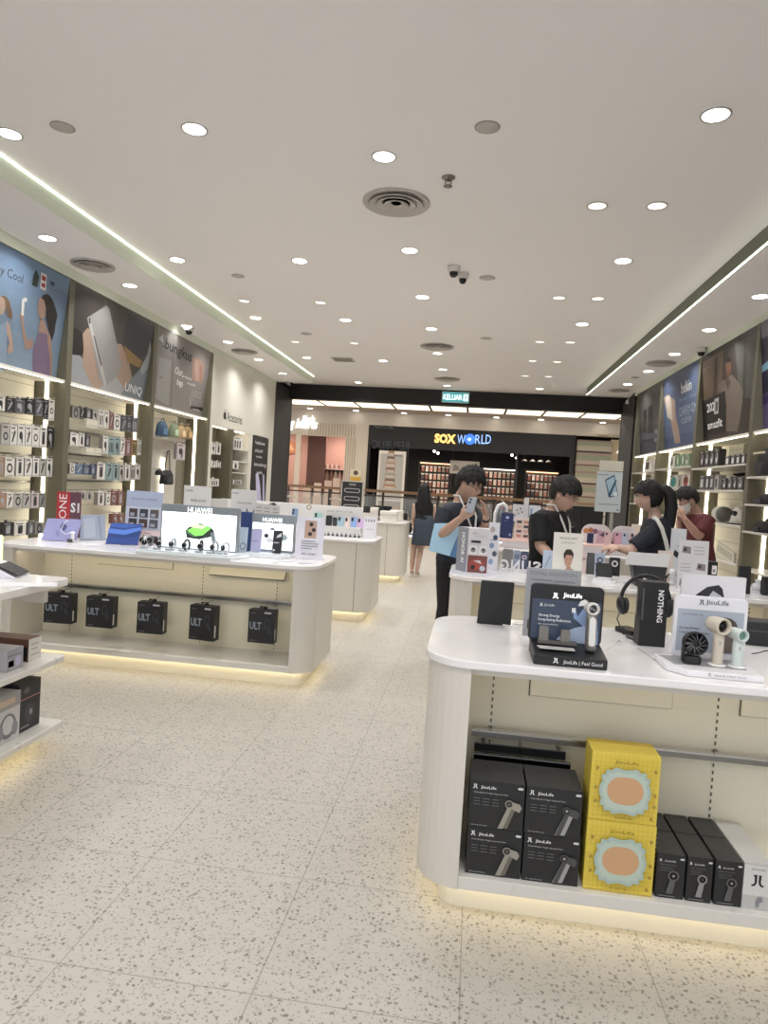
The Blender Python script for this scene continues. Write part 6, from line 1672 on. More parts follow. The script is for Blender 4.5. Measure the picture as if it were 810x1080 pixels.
# black tapered bin with a white card on top
p = at(684, 612, Z=Z2)
t = Thing('receipt_printer', 'black tapered till stand with a white leaning board on top', 'till', (p.x, 4.98, Z2 + .0006), 0)
u0 = t.px(667, 600)[0]; u1 = t.px(704, 600)[0]; uz = t.px(684, 597)[1]
m = M(); m.prism([(u0 + .03, 0), (u1 - .02, 0), (u1, uz), (u0, uz)], 'y', 0, .12, mt('#2b2b2e', .4)); m.build('body', t, bevel=.004)
b0_ = t.px(660, 590)[0]; b1_ = t.px(706, 595)[0]; bz0 = uz + .001; bz1 = t.px(684, 583.5)[1]
m = M(); m.prism([(b0_, bz0), (b1_ - .01, bz0), (b1_, bz1), (b0_ + .02, bz1)], 'y', -.01, .01, mt('#dededf', .5)); m.build('white_board', t, label='white board')
card((700, 600), 694, 710, 581, 'small_card', 'small cream card tilted behind the black till stand', lambda m, a, b, h: [m.disc(a + (b - a) * .5, h * .2, .006, .006, 0, INK), m.disc(a + (b - a) * .65, h * .2, .006, .006, 0, INK)], z=Z2, Y=5.25, col='#dccfc6')
# white robot-like gadget
p = at(710, 602, Y=5.2)
t = Thing('gadget_holder', 'small white gadget with dark arms beside the text card', 'gadget', (p.x, 5.2, Z2 + .0006))
m = M(); m.lathe([(.001, 0), (.03, 0), (.025, .02), (.014, .04), (.02, .06), (.03, .09), (.02, .115), (.001, .12)], mt('#e3e3e6', .3), 20); m.build('body', t)
m = M(); m.tube([(-.05, 0, .0), (-.045, 0, .06), (-.02, 0, .08)], .006, BLACK, 8); m.tube([(.05, 0, .0), (.045, 0, .06), (.02, 0, .08)], .006, BLACK, 8); m.build('arm', t)
def A_doc(m, a, b, h):
    w = b - a
    for (fx, fz) in ((.1, .74), (.62, .4), (.06, .06)):
        m.flat([(a + w * fx, h * fz), (a + w * (fx + .3), h * (fz - .02)), (a + w * (fx + .3), h * (fz + .12)), (a + w * (fx + .04), h * (fz + .14))], 0, mt('#8c8488', .5)); m.rect(a + w * (fx + .05), a + w * (fx + .16), h * (fz + .03), h * (fz + .1), 0, mt('#4b4348', .5))
    for k in range(3): m.rect(a + w * .5, a + w * .85, h * (.86 - k * .07), h * (.87 - k * .07), 0, INKG); m.rect(a + w * .08, a + w * .42, h * (.5 - k * .07), h * (.51 - k * .07), 0, INKG); m.rect(a + w * .5, a + w * .85, h * (.2 - k * .06), h * (.21 - k * .06), 0, INKG)
card((731, 612), 715.5, 747, 570, 'text_card', 'white text card with three small pictures before the red shirt', A_doc, z=Z2, Y=5.05, col='#dad8db', tilt=R(-3))
card((715, 598), 707, 723, 557.5, 'shoe_card', 'white card with a small dark tool picture behind the text card', lambda m, a, b, h: [m.flat([(a + (b - a) * .2, h * .5), (a + (b - a) * .5, h * .44), (a + (b - a) * .6, h * .54), (a + (b - a) * .3, h * .6)], 0, INK), m.rect(a + (b - a) * .45, a + (b - a) * .75, h * .66, h * .68, 0, INKG)], z=Z2, Y=5.45, col='#d0d2d8', tilt=0)
# dark box, dark phone and black board near the far end
def blk(x0, x1, y0, yb, Y, name, label, cat, tilt=0., c=BLACK, d=.02, sticker=False):
    p = at((x0 + x1) / 2, yb, Y=Y)
    t = Thing(name, label, cat, (p.x, Y, Z2 + .0006), 0, tilt)
    a = t.px(x0, (y0 + yb) / 2)[0]; b = t.px(x1, (y0 + yb) / 2)[0]; h = t.px((x0 + x1) / 2, y0)[1]
    m = M(); m.rbox(a, b, 0, d, 0, h, c, .004); m.build('body', t, bevel=.002)
    if sticker:
        m = M(); m.rect(a + (b - a) * .4, b - (b - a) * .1, h * .5, h * .85, 0, CARD); m.rect(a + (b - a) * .5, b - (b - a) * .25, h * .58, h * .7, 0, INKG); m.build('sticker', t)
    m = M(Matrix.Rotation(-tilt, 4, 'X')); m.box(a + .003, b - .003, d, d + .05, 0, .006, c); m.build('foot', t)
    return t
blk(747, 757, 592.5, 604, 5.3, 'black_box', 'small black box with a white sticker beside the text card', 'box', d=.06, sticker=True)
blk(779.5, 792, 597, 623, 5.0, 'black_board', 'black portrait board standing on the second counter near the light strip', 'board', R(-5))
blk(806, 816, 609, 622, 5.0, 'black_box', 'black box at the picture edge on the second counter', 'box', d=.06)
p = at(800, 624, Y=5.05)
t = Thing('gadget_holder', 'clear round gadget holder between the two black boards', 'gadget', (at(800, 620, Y=5.1).x, 5.1, Z2 + .0006))
m = M(); m.lathe([(.001, 0), (.05, 0), (.05, .01), (.03, .02), (.045, .03), (.045, .06), (.02, .075), (.03, .09), (.001, .1)], mt('#d3d4d8', .2), 22); m.build('body', t)
p = at(752, 556, Y=6.4)
t = stand_on((770, 616), Z2, 'acrylic_block', 'low clear block on the worktop between the sticker box and the black board', 'display block')
m = M(); m.rbox(-.07, .04, 0, .05, 0, .05, mt('#cdcfd6', .2), .006); m.build('block', t)
# front tags seen along the back row (phones with round cameras)
for i, (x0, x1, y0, yb, c, cc, lab) in enumerate(((530, 541, 579, 597, '#7c7a78', '#7c7a78', 'grey phone with its back to us behind the white letters'), (541.5, 548.5, 580.5, 597, '#8b94a8', '#24262c', 'blue-grey phone with a round black camera behind the white letters'),
        (549, 557, 581.5, 597, '#454c66', '#d9c9cc', 'dark blue phone behind the white letters'), (613, 618, 582, 603, '#d9c6c4', '#3a3638', 'pale pink phone just past the portrait card'), (619, 627, 583, 603, '#4c4c50', '#4c4c50', 'dark grey phone under the pink riser'), (627.5, 638, 583, 603, '#a9b5c9', '#252a3a', 'pale blue phone with a big round camera'), (642.5, 654, 588, 606, '#26262a', '#d9d9d9', 'black box phone with a white tag before the pink riser'))):
    Y = 5.45
    p = at((x0 + x1) / 2, yb, Y=Y)
    o = Thing('phone', lab, 'phone', (p.x, Y, Z2 + .0006), 0, R(-4))
    a = o.px(x0, (y0 + yb) / 2)[0]; b = o.px(x1, (y0 + yb) / 2)[0]; h = o.px((x0 + x1) / 2, y0)[1]
    m = M(); m.rbox(a, b, 0, .012, 0, h, mt(c, .35), .008); m.build('body', o, bevel=.002)
    m = M(); m.disc((a + b) / 2, h * .68, (b - a) * .3, (b - a) * .3, 0, mt(cc, .3)); m.disc((a + b) / 2, h * .68, (b - a) * .17, (b - a) * .17, 0, mt(c, .3)); m.build('camera', o)
    m = M(Matrix.Rotation(R(4), 4, 'X')); m.box(a, b, -.01, .05, 0, .006, WHITE); m.box((a + b) / 2 - .01, (a + b) / 2 + .01, .03, .034, .006, .07, WHITE); m.build('stand', o)

# ================================================================ third right counter: pink riser
PINK = mt('#e6c6bd', .5, name='pink_riser')
t = Thing('pink_riser', 'long pale pink riser across the far counter', 'display stand', (1.0, 7.5, .9006))
r0 = t.px(526, 575)[0]; r1 = t.px(672, 585)[0]; rz_ = max(.04, t.px(600, 573)[1])
m = M(); m.box(r0, r1, 0, .35, rz_ - .02, rz_, PINK); m.box(r0 + .05, r1 - .05, .02, .33, 0, rz_ - .02, mt('#d5d1d4', .5)); m.build('riser', t, bevel=.003)
RZ = .9006 + rz_
def rcard(x0, x1, y0, yb, name, label, c, art_=None, Y=7.6, r=.01, z=None, cat='sign', d=.02):
    z = RZ if z is None else z
    p = at((x0 + x1) / 2, yb, Y=Y)
    o = Thing(name, label, cat, (p.x, Y, z + .0006))
    a = o.px(x0, (y0 + yb) / 2)[0]; b = o.px(x1, (y0 + yb) / 2)[0]; h = o.px((x0 + x1) / 2, y0)[1]
    m = M(); m.rbox(a, b, 0, d, 0, h, mt(c, .45), min(r, (b - a) * .45, h * .45), 6); m.build('panel', o)
    if art_:
        m = M(); art_(m, a, b, h); m.build('printed_pattern', o)
    return o
def A_star(m, a, b, h):
    w = b - a; m.disc(a + w * .5, h * .82, w * .14, h * .05, 0, mt('#b9c3e6', .5)); m.rect(a + w * .2, a + w * .55, h * .68, h * .69, 0, mt('#9ba6cc', .5)); m.rect(a + w * .7, a + w * .85, h * .1, h * .2, 0, mt('#9ba6cc', .5))
rcard(528, 541, 541, 572, 'blue_box', 'navy blue phone box on the pink riser beside the taller man', '#2f3a66', A_star, d=.06, cat='box', r=.004)
def A_mini(m, a, b, h):
    w = b - a
    for r_ in range(4):
        for c_ in range(2): m.rect(a + w * (.12 + .42 * c_), a + w * (.42 + .42 * c_), h * (.1 + .22 * r_), h * (.22 + .22 * r_), 0, mt(('#c98f7c', '#6b4f58', '#d9b0a4', '#54484f')[(r_ + c_) % 4], .5))
rcard(542.5, 560, 546.5, 573, 'pink_sign', 'cream and pink leaflet board on the pink riser', '#e3d3cc', A_mini, Y=7.58)
rcard(541, 553, 532, 546, 'white_card', 'white card with black dots above the leaflet board', '#dcdadd', lambda m, a, b, h: [m.disc(a + (b - a) * (.2 + .15 * k), h * (.3 + .11 * (k * 3 % 5)), .008, .008, 0, INK) for k in range(5)], Y=7.75, z=RZ + .2)
rcard(552.5, 557.5, 525, 546.5, 'tall_card', 'narrow tall white card above the leaflet board', '#d6d3d6', None, Y=7.8, z=RZ + .2)
rcard(558, 570, 533, 547, 'white_card', 'white and pale blue card behind the black-shirted man', '#d3d7e0', lambda m, a, b, h: [m.rect(a + (b - a) * .1, a + (b - a) * .3, h * .1, h * .8, 0, mt('#8fa0c0', .5))], Y=7.78, z=RZ + .2)
o = Thing('card_rack', 'clear rack lifting three white cards over the leaflet board', 'rack', (at(556, 560, Y=7.7).x, 7.7, RZ + .0006))
m = M(); m.box(-.2, .2, .0, .14, .19, .1985, mt('#d5d7dc', .3)); m.box(-.19, -.17, .05, .14, 0, .19, mt('#d5d7dc', .3)); m.box(.17, .19, .05, .14, 0, .19, mt('#d5d7dc', .3)); m.build('rack', o)
o = Thing('hairdryer_stand', 'white arched holder with a grey gadget behind the raised phone', 'holder', (at(527, 560, Y=7.85).x, 7.85, RZ + .0006))
zz = o.px(527, 531)[1]
m = M(); m.tube([(-.06, 0, 0), (-.06, 0, zz * .7), (-.03, 0, zz * .93), (.02, 0, zz), (.06, 0, zz * .9), (.06, 0, zz * .75)], .022, mt('#dcdcdf', .35), 12); m.build('arch', o)
m = M(); m.loft([((0, 0, 0), (.05, 0, 0), (0, .04, 0)), ((0, 0, zz * .5), (.045, 0, 0), (0, .04, 0)), ((.01, 0, zz * .85), (.03, 0, 0), (0, .03, 0))], mt('#5d6166', .4), 16); m.build('body', o)
def A_fan(m, a, b, h):
    w = b - a
    for k, c in enumerate(('#c98a58', '#b8744e', '#8d5f7c', '#c9a0b4', '#6f6a86')): m.disc(a + w * (.15 + .16 * k), h * (.7 - .05 * abs(k - 1)), w * .09, h * .13, 0, mt(c, .5))
    m.rect(a + w * .2, a + w * .42, h * .05, h * .55, 0, mt('#2f3658', .4)); m.flat([(a + w * .5, h * .1), (a + w * .9, h * .1), (a + w * .8, h * .45), (a + w * .55, h * .5)], 0, mt('#d5b2c0', .5)); m.flat([(a + w * .6, h * .5), (a + w * .9, h * .3), (a + w * .85, h * .6)], 0, mt('#4e4652', .5))
rcard(613, 644, 553, 578, 'arched_sign', 'white arched sign with orange and purple pictures on the pink riser', '#e3d9dc', A_fan, r=.12)
def A_pk(m, a, b, h):
    w = b - a
    m.text('newest phones', a + w * .4, h * .82, h * .05, 0, INKG, w=w * .5, align='L')
    for k, c in enumerate(('#d3a6b4', '#b9bcd0', '#e2c4c4')): m.rect(a + w * (.06 + .32 * k), a + w * (.3 + .32 * k), h * .08, h * .66, 0, mt(c, .4)); m.disc(a + w * (.16 + .32 * k), h * .58, w * .05, h * .1, 0, INK)
rcard(645, 672, 555, 580, 'arched_sign', 'white arched sign with pink and grey phones by the ponytail', '#e6dee2', A_pk, r=.12)
rcard(666, 677, 553, 568, 'white_card', 'plain cream card between the arched sign and the ponytail', '#ddd3c4', None, Y=7.8)
for i, (x, c, n_) in enumerate(((640, '#d8b4b8', 'rose'), (651, '#cf9fb0', 'pink'), (659, '#b5b9cc', 'silver blue'))):
    o = Thing('phone', '%s phone standing before the arched signs, %s from the colourful one' % (n_, ORD[i]), 'phone', (at(x, 578, Y=7.55).x, 7.53, RZ + .0006), 0, R(-10))
    m = M(); m.rbox(-.035, .035, 0, .009, 0, .15, mt(c, .3), .01); m.build('body', o)
    m = M(); m.disc(-.012, .125, .011, .014, 0, BLACK); m.build('camera', o)
    m = M(Matrix.Rotation(R(10), 4, 'X')); m.box(-.03, .03, 0, .045, 0, .006, WHITE); m.build('stand', o)
# poster on a pole by the portal
t = Thing('pole_sign', 'pale blue phone poster on a black pole beside the dark portal', 'sign', (at(642, 540, Y=12.3).x, 12.3, 0))
q0 = t.px(628.5, 520)[0]; q1 = t.px(655.5, 520)[0]; zb_ = t.px(642, 540)[1]; zt_ = t.px(643, 497.5)[1]; ztt = t.px(644, 486)[1]
m = M(); m.box(q0, q1, 0, .03, zb_, zt_, mt('#c3ced6', .45)); m.build('panel', t, bevel=.004)
m = M(); m.box(q0 + .03, q1, .0, .03, zt_ + .012, ztt, mt('#d3cfc4', .45)); m.build('header', t, bevel=.004)
m = M()
def a3(p, c): m.flat(t.pp(p), 0, mt(c, .4))
a3([(638, 506), (648, 500.5), (652, 523), (642, 525)], '#3f5f7c'); a3([(639.3, 507), (647.5, 502.5), (651, 522), (643, 523.6)], '#a9c6d8'); a3([(641, 523), (649, 506), (650.5, 507), (643.5, 524)], '#33506c'); a3([(647, 519.5), (651, 519), (651, 523), (647.5, 523.5)], '#dfe8ee'); a3([(630, 500), (642, 500.5), (642, 501.4), (630, 501)], '#7b8a96'); a3([(631, 531), (652, 532), (652, 533), (631, 532)], '#8b99a3'); a3([(650, 537.5), (653, 537.7), (653, 538.6), (650, 538.5)], '#33414c')
m.build('printed_pattern', t)
m = M(); m.cyl(((q0 + q1) / 2, .05, .02), ((q0 + q1) / 2, .05, zt_), .02, BLACK); m.box(q0 + .1, q1 - .1, .03, .05, zb_ + .1, zb_ + .14, BLACK); m.box((q0 + q1) / 2 - .02, (q0 + q1) / 2 + .02, .03, .05, zt_ - .05, ztt - .02, BLACK); m.build('pole', t)
m = M(); m.lathe([(.001, 0), (.2, 0), (.2, .012), (.02, .024), (.001, .024)], BLACK, 28, ((q0 + q1) / 2, .05, 0)); m.build('foot', t)
t = Thing('black_cabinet', 'black waist-high cabinet standing before the striped shop wall', 'cabinet', (at(606, 555, Y=13.2).x, 13.2, 0))
q0 = t.px(592, 545)[0]; q1 = t.px(636, 545)[0]; zt_ = t.px(614, 534)[1]
m = M(); m.box(q0, q1, 0, .5, .05, zt_, mt('#252426', .5)); m.build('body', t, bevel=.005); m = M(); m.box((q0 + q1) / 2 - .003, (q0 + q1) / 2 + .003, -.002, .01, .08, zt_ - .03, BLACKG); m.box(q0 + .03, q1 - .03, .02, .48, 0, .05, BLACK); m.build('door_gap', t)
# ================================================================ people
def remesh(o, size, smooth=4, shade=True):
    m = o.modifiers.new('r', 'REMESH'); m.mode = 'VOXEL'; m.voxel_size = size
    s = o.modifiers.new('s', 'SMOOTH'); s.iterations = smooth; s.factor = .5
    dg = bpy.context.evaluated_depsgraph_get()
    me = bpy.data.meshes.new_from_object(o.evaluated_get(dg))
    o.modifiers.clear()
    old = o.data
    mats = [x for x in old.materials]
    o.data = me; me.name = o.name
    me.materials.clear()
    me.materials.append(mats[0])
    me.polygons.foreach_set('material_index', [0] * len(me.polygons))
    me.polygons.foreach_set('use_smooth', [True] * len(me.polygons))
    return o


def g(d, s): return math.exp(-.5 * (d / s) ** 2)


def head_verts(sc=1., inflate=0., nu=56, nv=40):
    out = []
    for i in range(nv + 1):
        th = PI * i / nv
        for k in range(nu):
            q = 2 * PI * k / nu
            x = math.sin(th) * math.sin(q); y = -math.sin(th) * math.cos(q); z = math.cos(th)
            X, Y, Z = x * .075, y * .094, z * .115
            if Z < 0:
                f = (-Z / .115) ** 1.6
                X *= 1 - .3 * f
                if Y > 0: Y *= 1 - .35 * f
                else: Y *= 1 - .06 * f
            if Y < 0 and not inflate:
                dy = 0
                dy -= .022 * g(X, .011) * g(Z + .022, .016) + .010 * g(X, .009) * g(Z - .004, .018)
                dy -= .005 * g(Z - .03, .012) * g(abs(X) - .03, .02)
                dy += .009 * (g(X - .031, .014) + g(X + .031, .014)) * g(Z - .01, .011)
                dy -= .006 * g(X, .02) * g(Z + .058, .007) + .006 * g(X, .018) * g(Z + .071, .007)
                dy += .003 * g(X, .025) * g(Z + .0645, .003)
                dy -= .009 * g(X, .022) * g(Z + .1, .014)
                dy -= .004 * (g(X - .045, .018) + g(X + .045, .018)) * g(Z + .025, .02)
                Y += dy
            n = Vector((X / .0056, Y / .0088, Z / .0132)).normalized() * inflate
            out.append((Vector((X, Y, Z)) + n) * sc)
    fs = []
    for i in range(nv):
        for k in range(nu):
            fs.append((i * nu + k, i * nu + (k + 1) % nu, (i + 1) * nu + (k + 1) % nu, (i + 1) * nu + k))
    return out, fs


class Person:
    """body pose given by joints in metres relative to the Empty at the feet; th = heading (0: towards the camera, + turns to +x)"""

    def __init__(s, label, loc, th, skin, name='person'):
        s.t = Thing(name, label, 'person', (loc[0], loc[1], 0))
        s.b = Vector((loc[0], loc[1], 0))
        s.r = Vector((math.cos(th), math.sin(th), 0)) * -1     # the person's right
        s.f = Vector((math.sin(th), -math.cos(th), 0))
        s.th = th
        s.skin = mt(skin, .5)

    def J(s, x, y, Y):
        return at(x, y, Y=Y) - s.b

    def torso(s, m, pel, chest, neck, infl, mat, hip=.165, waist=.145, ch=.165, sh=.185, dep=.1, low=0., top=True):
        sd = s.r
        up = (chest - pel).normalized()
        fw = up.cross(sd).normalized()
        if fw.dot(s.f) < 0: fw = -fw
        d = dep
        P = lambda k: pel + (chest - pel) * k
        rr = []
        if low: rr.append((P(0) - up * low, sd * (hip + infl), fw * (d * 1.08 + infl)))
        rr += [(P(-.12), sd * (hip * .9 + infl), fw * (d * .98 + infl)), (P(.06), sd * (hip + infl), fw * (d * 1.06 + infl)), (P(.4), sd * (waist + infl), fw * (d * .92 + infl)),
               (P(.78), sd * (ch + infl), fw * (d * 1.06 + infl)), (P(1.0), sd * (sh + infl), fw * (d * .95 + infl))]
        if top:
            up2 = (neck - chest)
            rr += [(chest + up2 * .38, sd * (sh * .86 + infl), fw * (d * .72 + infl)), (chest + up2 * .62, sd * (sh * .5 + infl), fw * (d * .58 + infl))]
        m.loft(rr, mat, 28, 2.3)

    def head(s, m, c, pitch, yaw, mat, sc=1., roll=0.):
        s.hm = Matrix.Translation(c) @ Matrix.Rotation(s.th + yaw, 4, 'Z') @ Matrix.Rotation(roll, 4, 'Y') @ Matrix.Rotation(pitch, 4, 'X')
        vs, fs = head_verts(sc)
        m.add([tuple(s.hm @ v) for v in vs], fs, mat, True)
        for q in (-1, 1):
            T0 = m.T; m.T = s.hm @ Matrix.Translation((q * .075 * sc, .012, -.006)) @ Matrix.Rotation(q * .35, 4, 'Z')
            m.ball((0, 0, 0), (.011, .021, .032), mat, 12, 8); m.T = T0
        s.hsc = sc

    def hand(s, m, w, d, side, curl, mat, palm_n, thumb_side=1., spread=.0):
        """w wrist, d pointing direction, palm_n palm normal; curl 0 straight .. 1 closed"""
        d = d.normalized(); n = (palm_n - d * palm_n.dot(d)).normalized(); a = d.cross(n) * side
        m.loft([(w - d * .02, a * .024, n * .017), (w + d * .02, a * .03, n * .015), (w + d * .06, a * .04, n * .014), (w + d * .088, a * .039, n * .012)], mat, 14, 2.4)
        for i, (o, L) in enumerate(((.029, .068), (.0105, .076), (-.009, .071), (-.028, .055))):
            p = w + d * .082 + a * o
            pts = [p - d * .02]; dirv = (d + a * (spread * (1.5 - i) * .16)).normalized()
            ang = 0
            for k, f in enumerate((.45, .32, .23)):
                ang += curl * (.75, 1.0, .7)[k]
                pts.append(pts[-1] + (dirv * math.cos(ang) + n * math.sin(ang)) * L * f + (dirv * .02 if k == 0 else Vector()))
            m.tube(pts, [.0092, .0086, .0078, .0066], mat, 8)
        b = w + d * .025 + a * .026
        m.tube([b - d * .01, b + (a * .7 + d * .6 + n * .25).normalized() * .035, b + (a * .45 + d * .85 + n * .5).normalized() * .062, b + (a * .3 + d * .9 + n * .7).normalized() * .085], [.013, .0105, .0092, .007], mat, 8)

    def limb(s, m, pts, rad, mat):
        # resample smoothly
        P = [Vector(p) for p in pts]; out = []; rr = []
        for i in range(len(P) - 1):
            for k in range(5):
                t = k / 5
                out.append(P[i].lerp(P[i + 1], t)); rr.append(rad[i] * (1 - t) + rad[i + 1] * t)
        out.append(P[-1]); rr.append(rad[-1])
        m.tube(out, rr, mat, 12)

    def finish(s, m, name, voxel=.008, smooth=3):
        o = m.build(name, s.t); remesh(o, voxel, smooth); return o

    def eyes(s, lids=True):
        k = s.hsc
        for q in (-1, 1):
            m = M(s.hm @ Matrix.Scale(k, 4)); m.ball((q * .031, -.0795, .009), (.0125, .006, .0065), mt('#e6ded8', .3), 12, 8); m.ball((q * .031, -.0835, .009), (.006, .004, .006), mt('#1c1613', .2), 10, 6); m.build('eye', s.t)
            m = M(s.hm @ Matrix.Scale(k, 4)); m.tube([(q * .016, -.0905, .026), (q * .03, -.0905, .031), (q * .047, -.081, .028)], [.003, .0036, .002], mt('#241c19', .7), 6); m.build('eyebrow', s.t)
        m = M(s.hm @ Matrix.Scale(k, 4)); m.ball((0, -.0925, -.0645), (.02, .005, .006), mt('#a3675c', .5), 12, 8); m.build('mouth', s.t)

    def hair(s, keep, infl=.016, colr='#0d0b0c', jit=.004, name='hair'):
        vs, fs = head_verts(1., infl, 64, 44)
        rg = random.Random(5)
        out = []
        for v in vs:
            n = v.normalized()
            b = .5 + .5 * math.sin(v.x * 160 + v.z * 40) * math.sin(v.y * 120 + 2)
            k_ = min(1, max(0, (v.z + .06) / .12)) ** .8
            out.append(v - Vector((v.x / .0056, v.y / .0088, v.z / .0132)).normalized() * infl * .62 * (1 - k_) + n * (jit * 2.2 * b * (.3 + k_)) + Vector((0, 0, .010 * max(0, min(1, (v.z - .02) / .05)))))
        used = [f for f in fs if all(keep(vs[i]) for i in f)]
        m = M(s.hm @ Matrix.Scale(s.hsc, 4)); m.add([tuple(v) for v in out], used, mt(colr, .7), True)
        o = m.build(name, s.t)
        q = o.modifiers.new('thick', 'SOLIDIFY'); q.thickness = .009; q.offset = -1
        return o

    def glasses(s):
        m = M(s.hm @ Matrix.Scale(s.hsc, 4))
        for q in (-1, 1):
            m.tube([(q * .032 + .021 * math.cos(a * 2 * PI / 18), -.099, .007 + .017 * math.sin(a * 2 * PI / 18)) for a in range(18)], .0014, mt('#3a3836', .3, .6), 6, closed=True)
            m.tube([(q * .053, -.098, .01), (q * .072, -.05, .012), (q * .077, .01, .008)], .0015, mt('#3a3836', .3, .6), 6)
        m.tube([(-.011, -.1, .01), (0, -.104, .013), (.011, -.1, .01)], .0014, mt('#3a3836', .3, .6), 6)
        m.build('glasses', s.t)

    def lanyard(s, pts, w=.009, c='#d9d8d6'):
        m = M(); m.tube(pts, w, mt(c, .6), 8); m.build('lanyard', s.t)

    def shoe(s, ank, c, heading=None):
        f = (heading or s.f).normalized(); up = Vector((0, 0, 1)); sd = f.cross(up)
        a = Vector((ank.x, ank.y, 0))
        m = M(); m.loft([(a - f * .075 + up * .035, sd * .03, up * .03), (a - f * .05 + up * .042, sd * .038, up * .04), (a + f * .03 + up * .045, sd * .042, up * .043), (a + f * .11 + up * .032, sd * .048, up * .03), (a + f * .17 + up * .024, sd * .042, up * .022), (a + f * .195 + up * .02, sd * .024, up * .014)], mt(c, .5), 18, 2.4); m.build('shoe', s.t)

    def legs(s, m, pel, hipw, kneeL, kneeR, ankL, ankR, mat, infl=0., r=(.088, .058, .042)):
        hl = pel - s.r * hipw; hr = pel + s.r * hipw
        for h, k, a in ((hl, kneeL, ankL), (hr, kneeR, ankR)):
            calf = k.lerp(a, .35)
            s.limb(m, [h + Vector((0, 0, .02)), h.lerp(k, .5), k, calf, a], [r[0] + infl, r[0] * .88 + infl, r[1] + infl, r[1] * .98 + infl, r[2] + infl], mat)

    def feet(s, m, ank, mat, heading=None):
        f = (heading or s.f).normalized(); a = Vector((ank.x, ank.y, .05))
        m.tube([a - f * .04 + Vector((0, 0, .02)), a + f * .06 + Vector((0, 0, -.01)), a + f * .14 + Vector((0, 0, -.025))], [.032, .034, .024], mat, 10)


# ---------------------------------------------------------------- man raising a phone, blue folder under his arm
bx, by = -.13, 5.86
p = Person('person in a navy shirt raising a phone, pale blue folder under one arm', (bx, by), R(52), '#bd9a86', 'person')
pel = p.J(480, 592, by); chest = p.J(484, 541, by - .01); neck = p.J(487, 523, by - .04)
hc = p.J(495, 512, by - .1) + Vector((0, 0, .005))
shR = chest + p.r * .185 + Vector((0, 0, -.005)); shL = chest - p.r * .185 + Vector((0, 0, -.005))
elR = p.J(462, 567, by - .2); wrR = p.J(487, 546, by - .42)
elL = p.J(512, 561, by - .04); wrL = p.J(512.5, 545, by - .22)
ankL = Vector((.03, .02, .09)); ankR = Vector((-.1, -.03, .09))
ankR = p.J(463, 688, by - .02); ankR.z = .09; ankL = p.J(474, 692, by + .06); ankL.z = .09
knR = ankR.lerp(pel + p.r * .085, .52) + p.f * .03; knL = ankL.lerp(pel - p.r * .085, .52) + p.f * .03
SK = p.skin
m = M(); p.torso(m, pel, chest, neck, -.012, SK); p.limb(m, [chest + (neck - chest) * .3, neck, hc - (hc - neck) * .3], [.07, .056, .054], SK); p.head(m, hc, R(-20) * -1, R(8), SK, 1.08)
p.limb(m, [shR, shR.lerp(elR, .5), elR, elR.lerp(wrR, .35), wrR], [.055, .05, .04, .043, .028], SK); p.limb(m, [shL, shL.lerp(elL, .5), elL, elL.lerp(wrL, .35), wrL], [.055, .05, .04, .042, .028], SK)
p.hand(m, wrR, (p.J(497, 539, by - .44) - wrR), 1, .75, SK, Vector((.45, .35, .55))); p.hand(m, wrL, (p.J(511, 531, by - .26) - wrL) + Vector((-.01, 0, .02)), -1, .22, SK, Vector((-.9, -.3, 0)), spread=.6)
p.legs(m, pel, .085, knL, knR, ankL, ankR, SK); p.feet(m, ankL, SK); p.feet(m, ankR, SK)
p.finish(m, 'body', .0075)
p.eyes(); p.glasses()
def men_hair(fr):
    def k(v):
        if v.z > .07: return True
        if v.y > .03: return v.z > -.05
        if v.y > -.012: return v.z > .022
        if v.y > -.05: return v.z > .006 if v.y < -.028 and abs(v.x) > .06 else v.z > .018
        return v.z > fr - abs(v.x) * .2 + .009 * math.sin(v.x * 210 + 1) + .005 * math.sin(v.x * 510)
    return k
p.hair(men_hair(.045), .019)
m = M(); p.torso(m, pel + Vector((0, 0, .0)), chest, neck, .027, mt('#252b36', .75), low=.03)
p.limb(m, [shR + (shR - elR).normalized() * .035, shR.lerp(elR, .35), shR.lerp(elR, .72)], [.075, .074, .076], mt('#252b36', .75)); p.limb(m, [shL + (shL - elL).normalized() * .035, shL.lerp(elL, .35), shL.lerp(elL, .78)], [.075, .072, .072], mt('#252b36', .75))
o = p.finish(m, 'shirt', .01)
m = M(); p.torso(m, pel, chest, neck, .013, mt('#17171a', .8), top=False) if False else None
m.loft([(pel + Vector((0, 0, .08)), p.r * .178, p.f * .125), (pel, p.r * .182, p.f * .128), (pel - Vector((0, 0, .1)), p.r * .17, p.f * .115), (pel - Vector((0, 0, .15)), p.r * .1, p.f * .08)], mt('#17171b', .8), 24)
p.legs(m, pel, .085, knL, knR, ankL, ankR, mt('#17171b', .8), .02, (.09, .062, .05)); p.finish(m, 'trousers', .01)
p.shoe(ankR, '#1c1c1e'); p.shoe(ankL, '#1c1c1e')
fr_ = .125
n0 = neck + Vector((0, 0, .0))
p.lanyard([n0 + p.f * -.05 + p.r * .04, n0 + p.r * .065 + p.f * .03, chest + p.r * .06 + p.f * .14 + Vector((0, 0, -.02)), chest + p.r * .02 + p.f * .165 + Vector((0, 0, -.13)), chest - p.r * .0 + p.f * .17 + Vector((0, 0, -.2)), chest - p.r * .02 + p.f * .165 + Vector((0, 0, -.12)), chest - p.r * .06 + p.f * .138 + Vector((0, 0, -.02)), n0 - p.r * .065 + p.f * .03, n0 - p.r * .03 - p.f * .05], .009, '#dcdad8')
wd = (wrL - elL).normalized()
m = M(); wp = wrL - wd * .03; m.tube([wp - wd * .013, wp + wd * .013], [.033, .033], BLACK, 16); m.build('wristwatch', p.t)
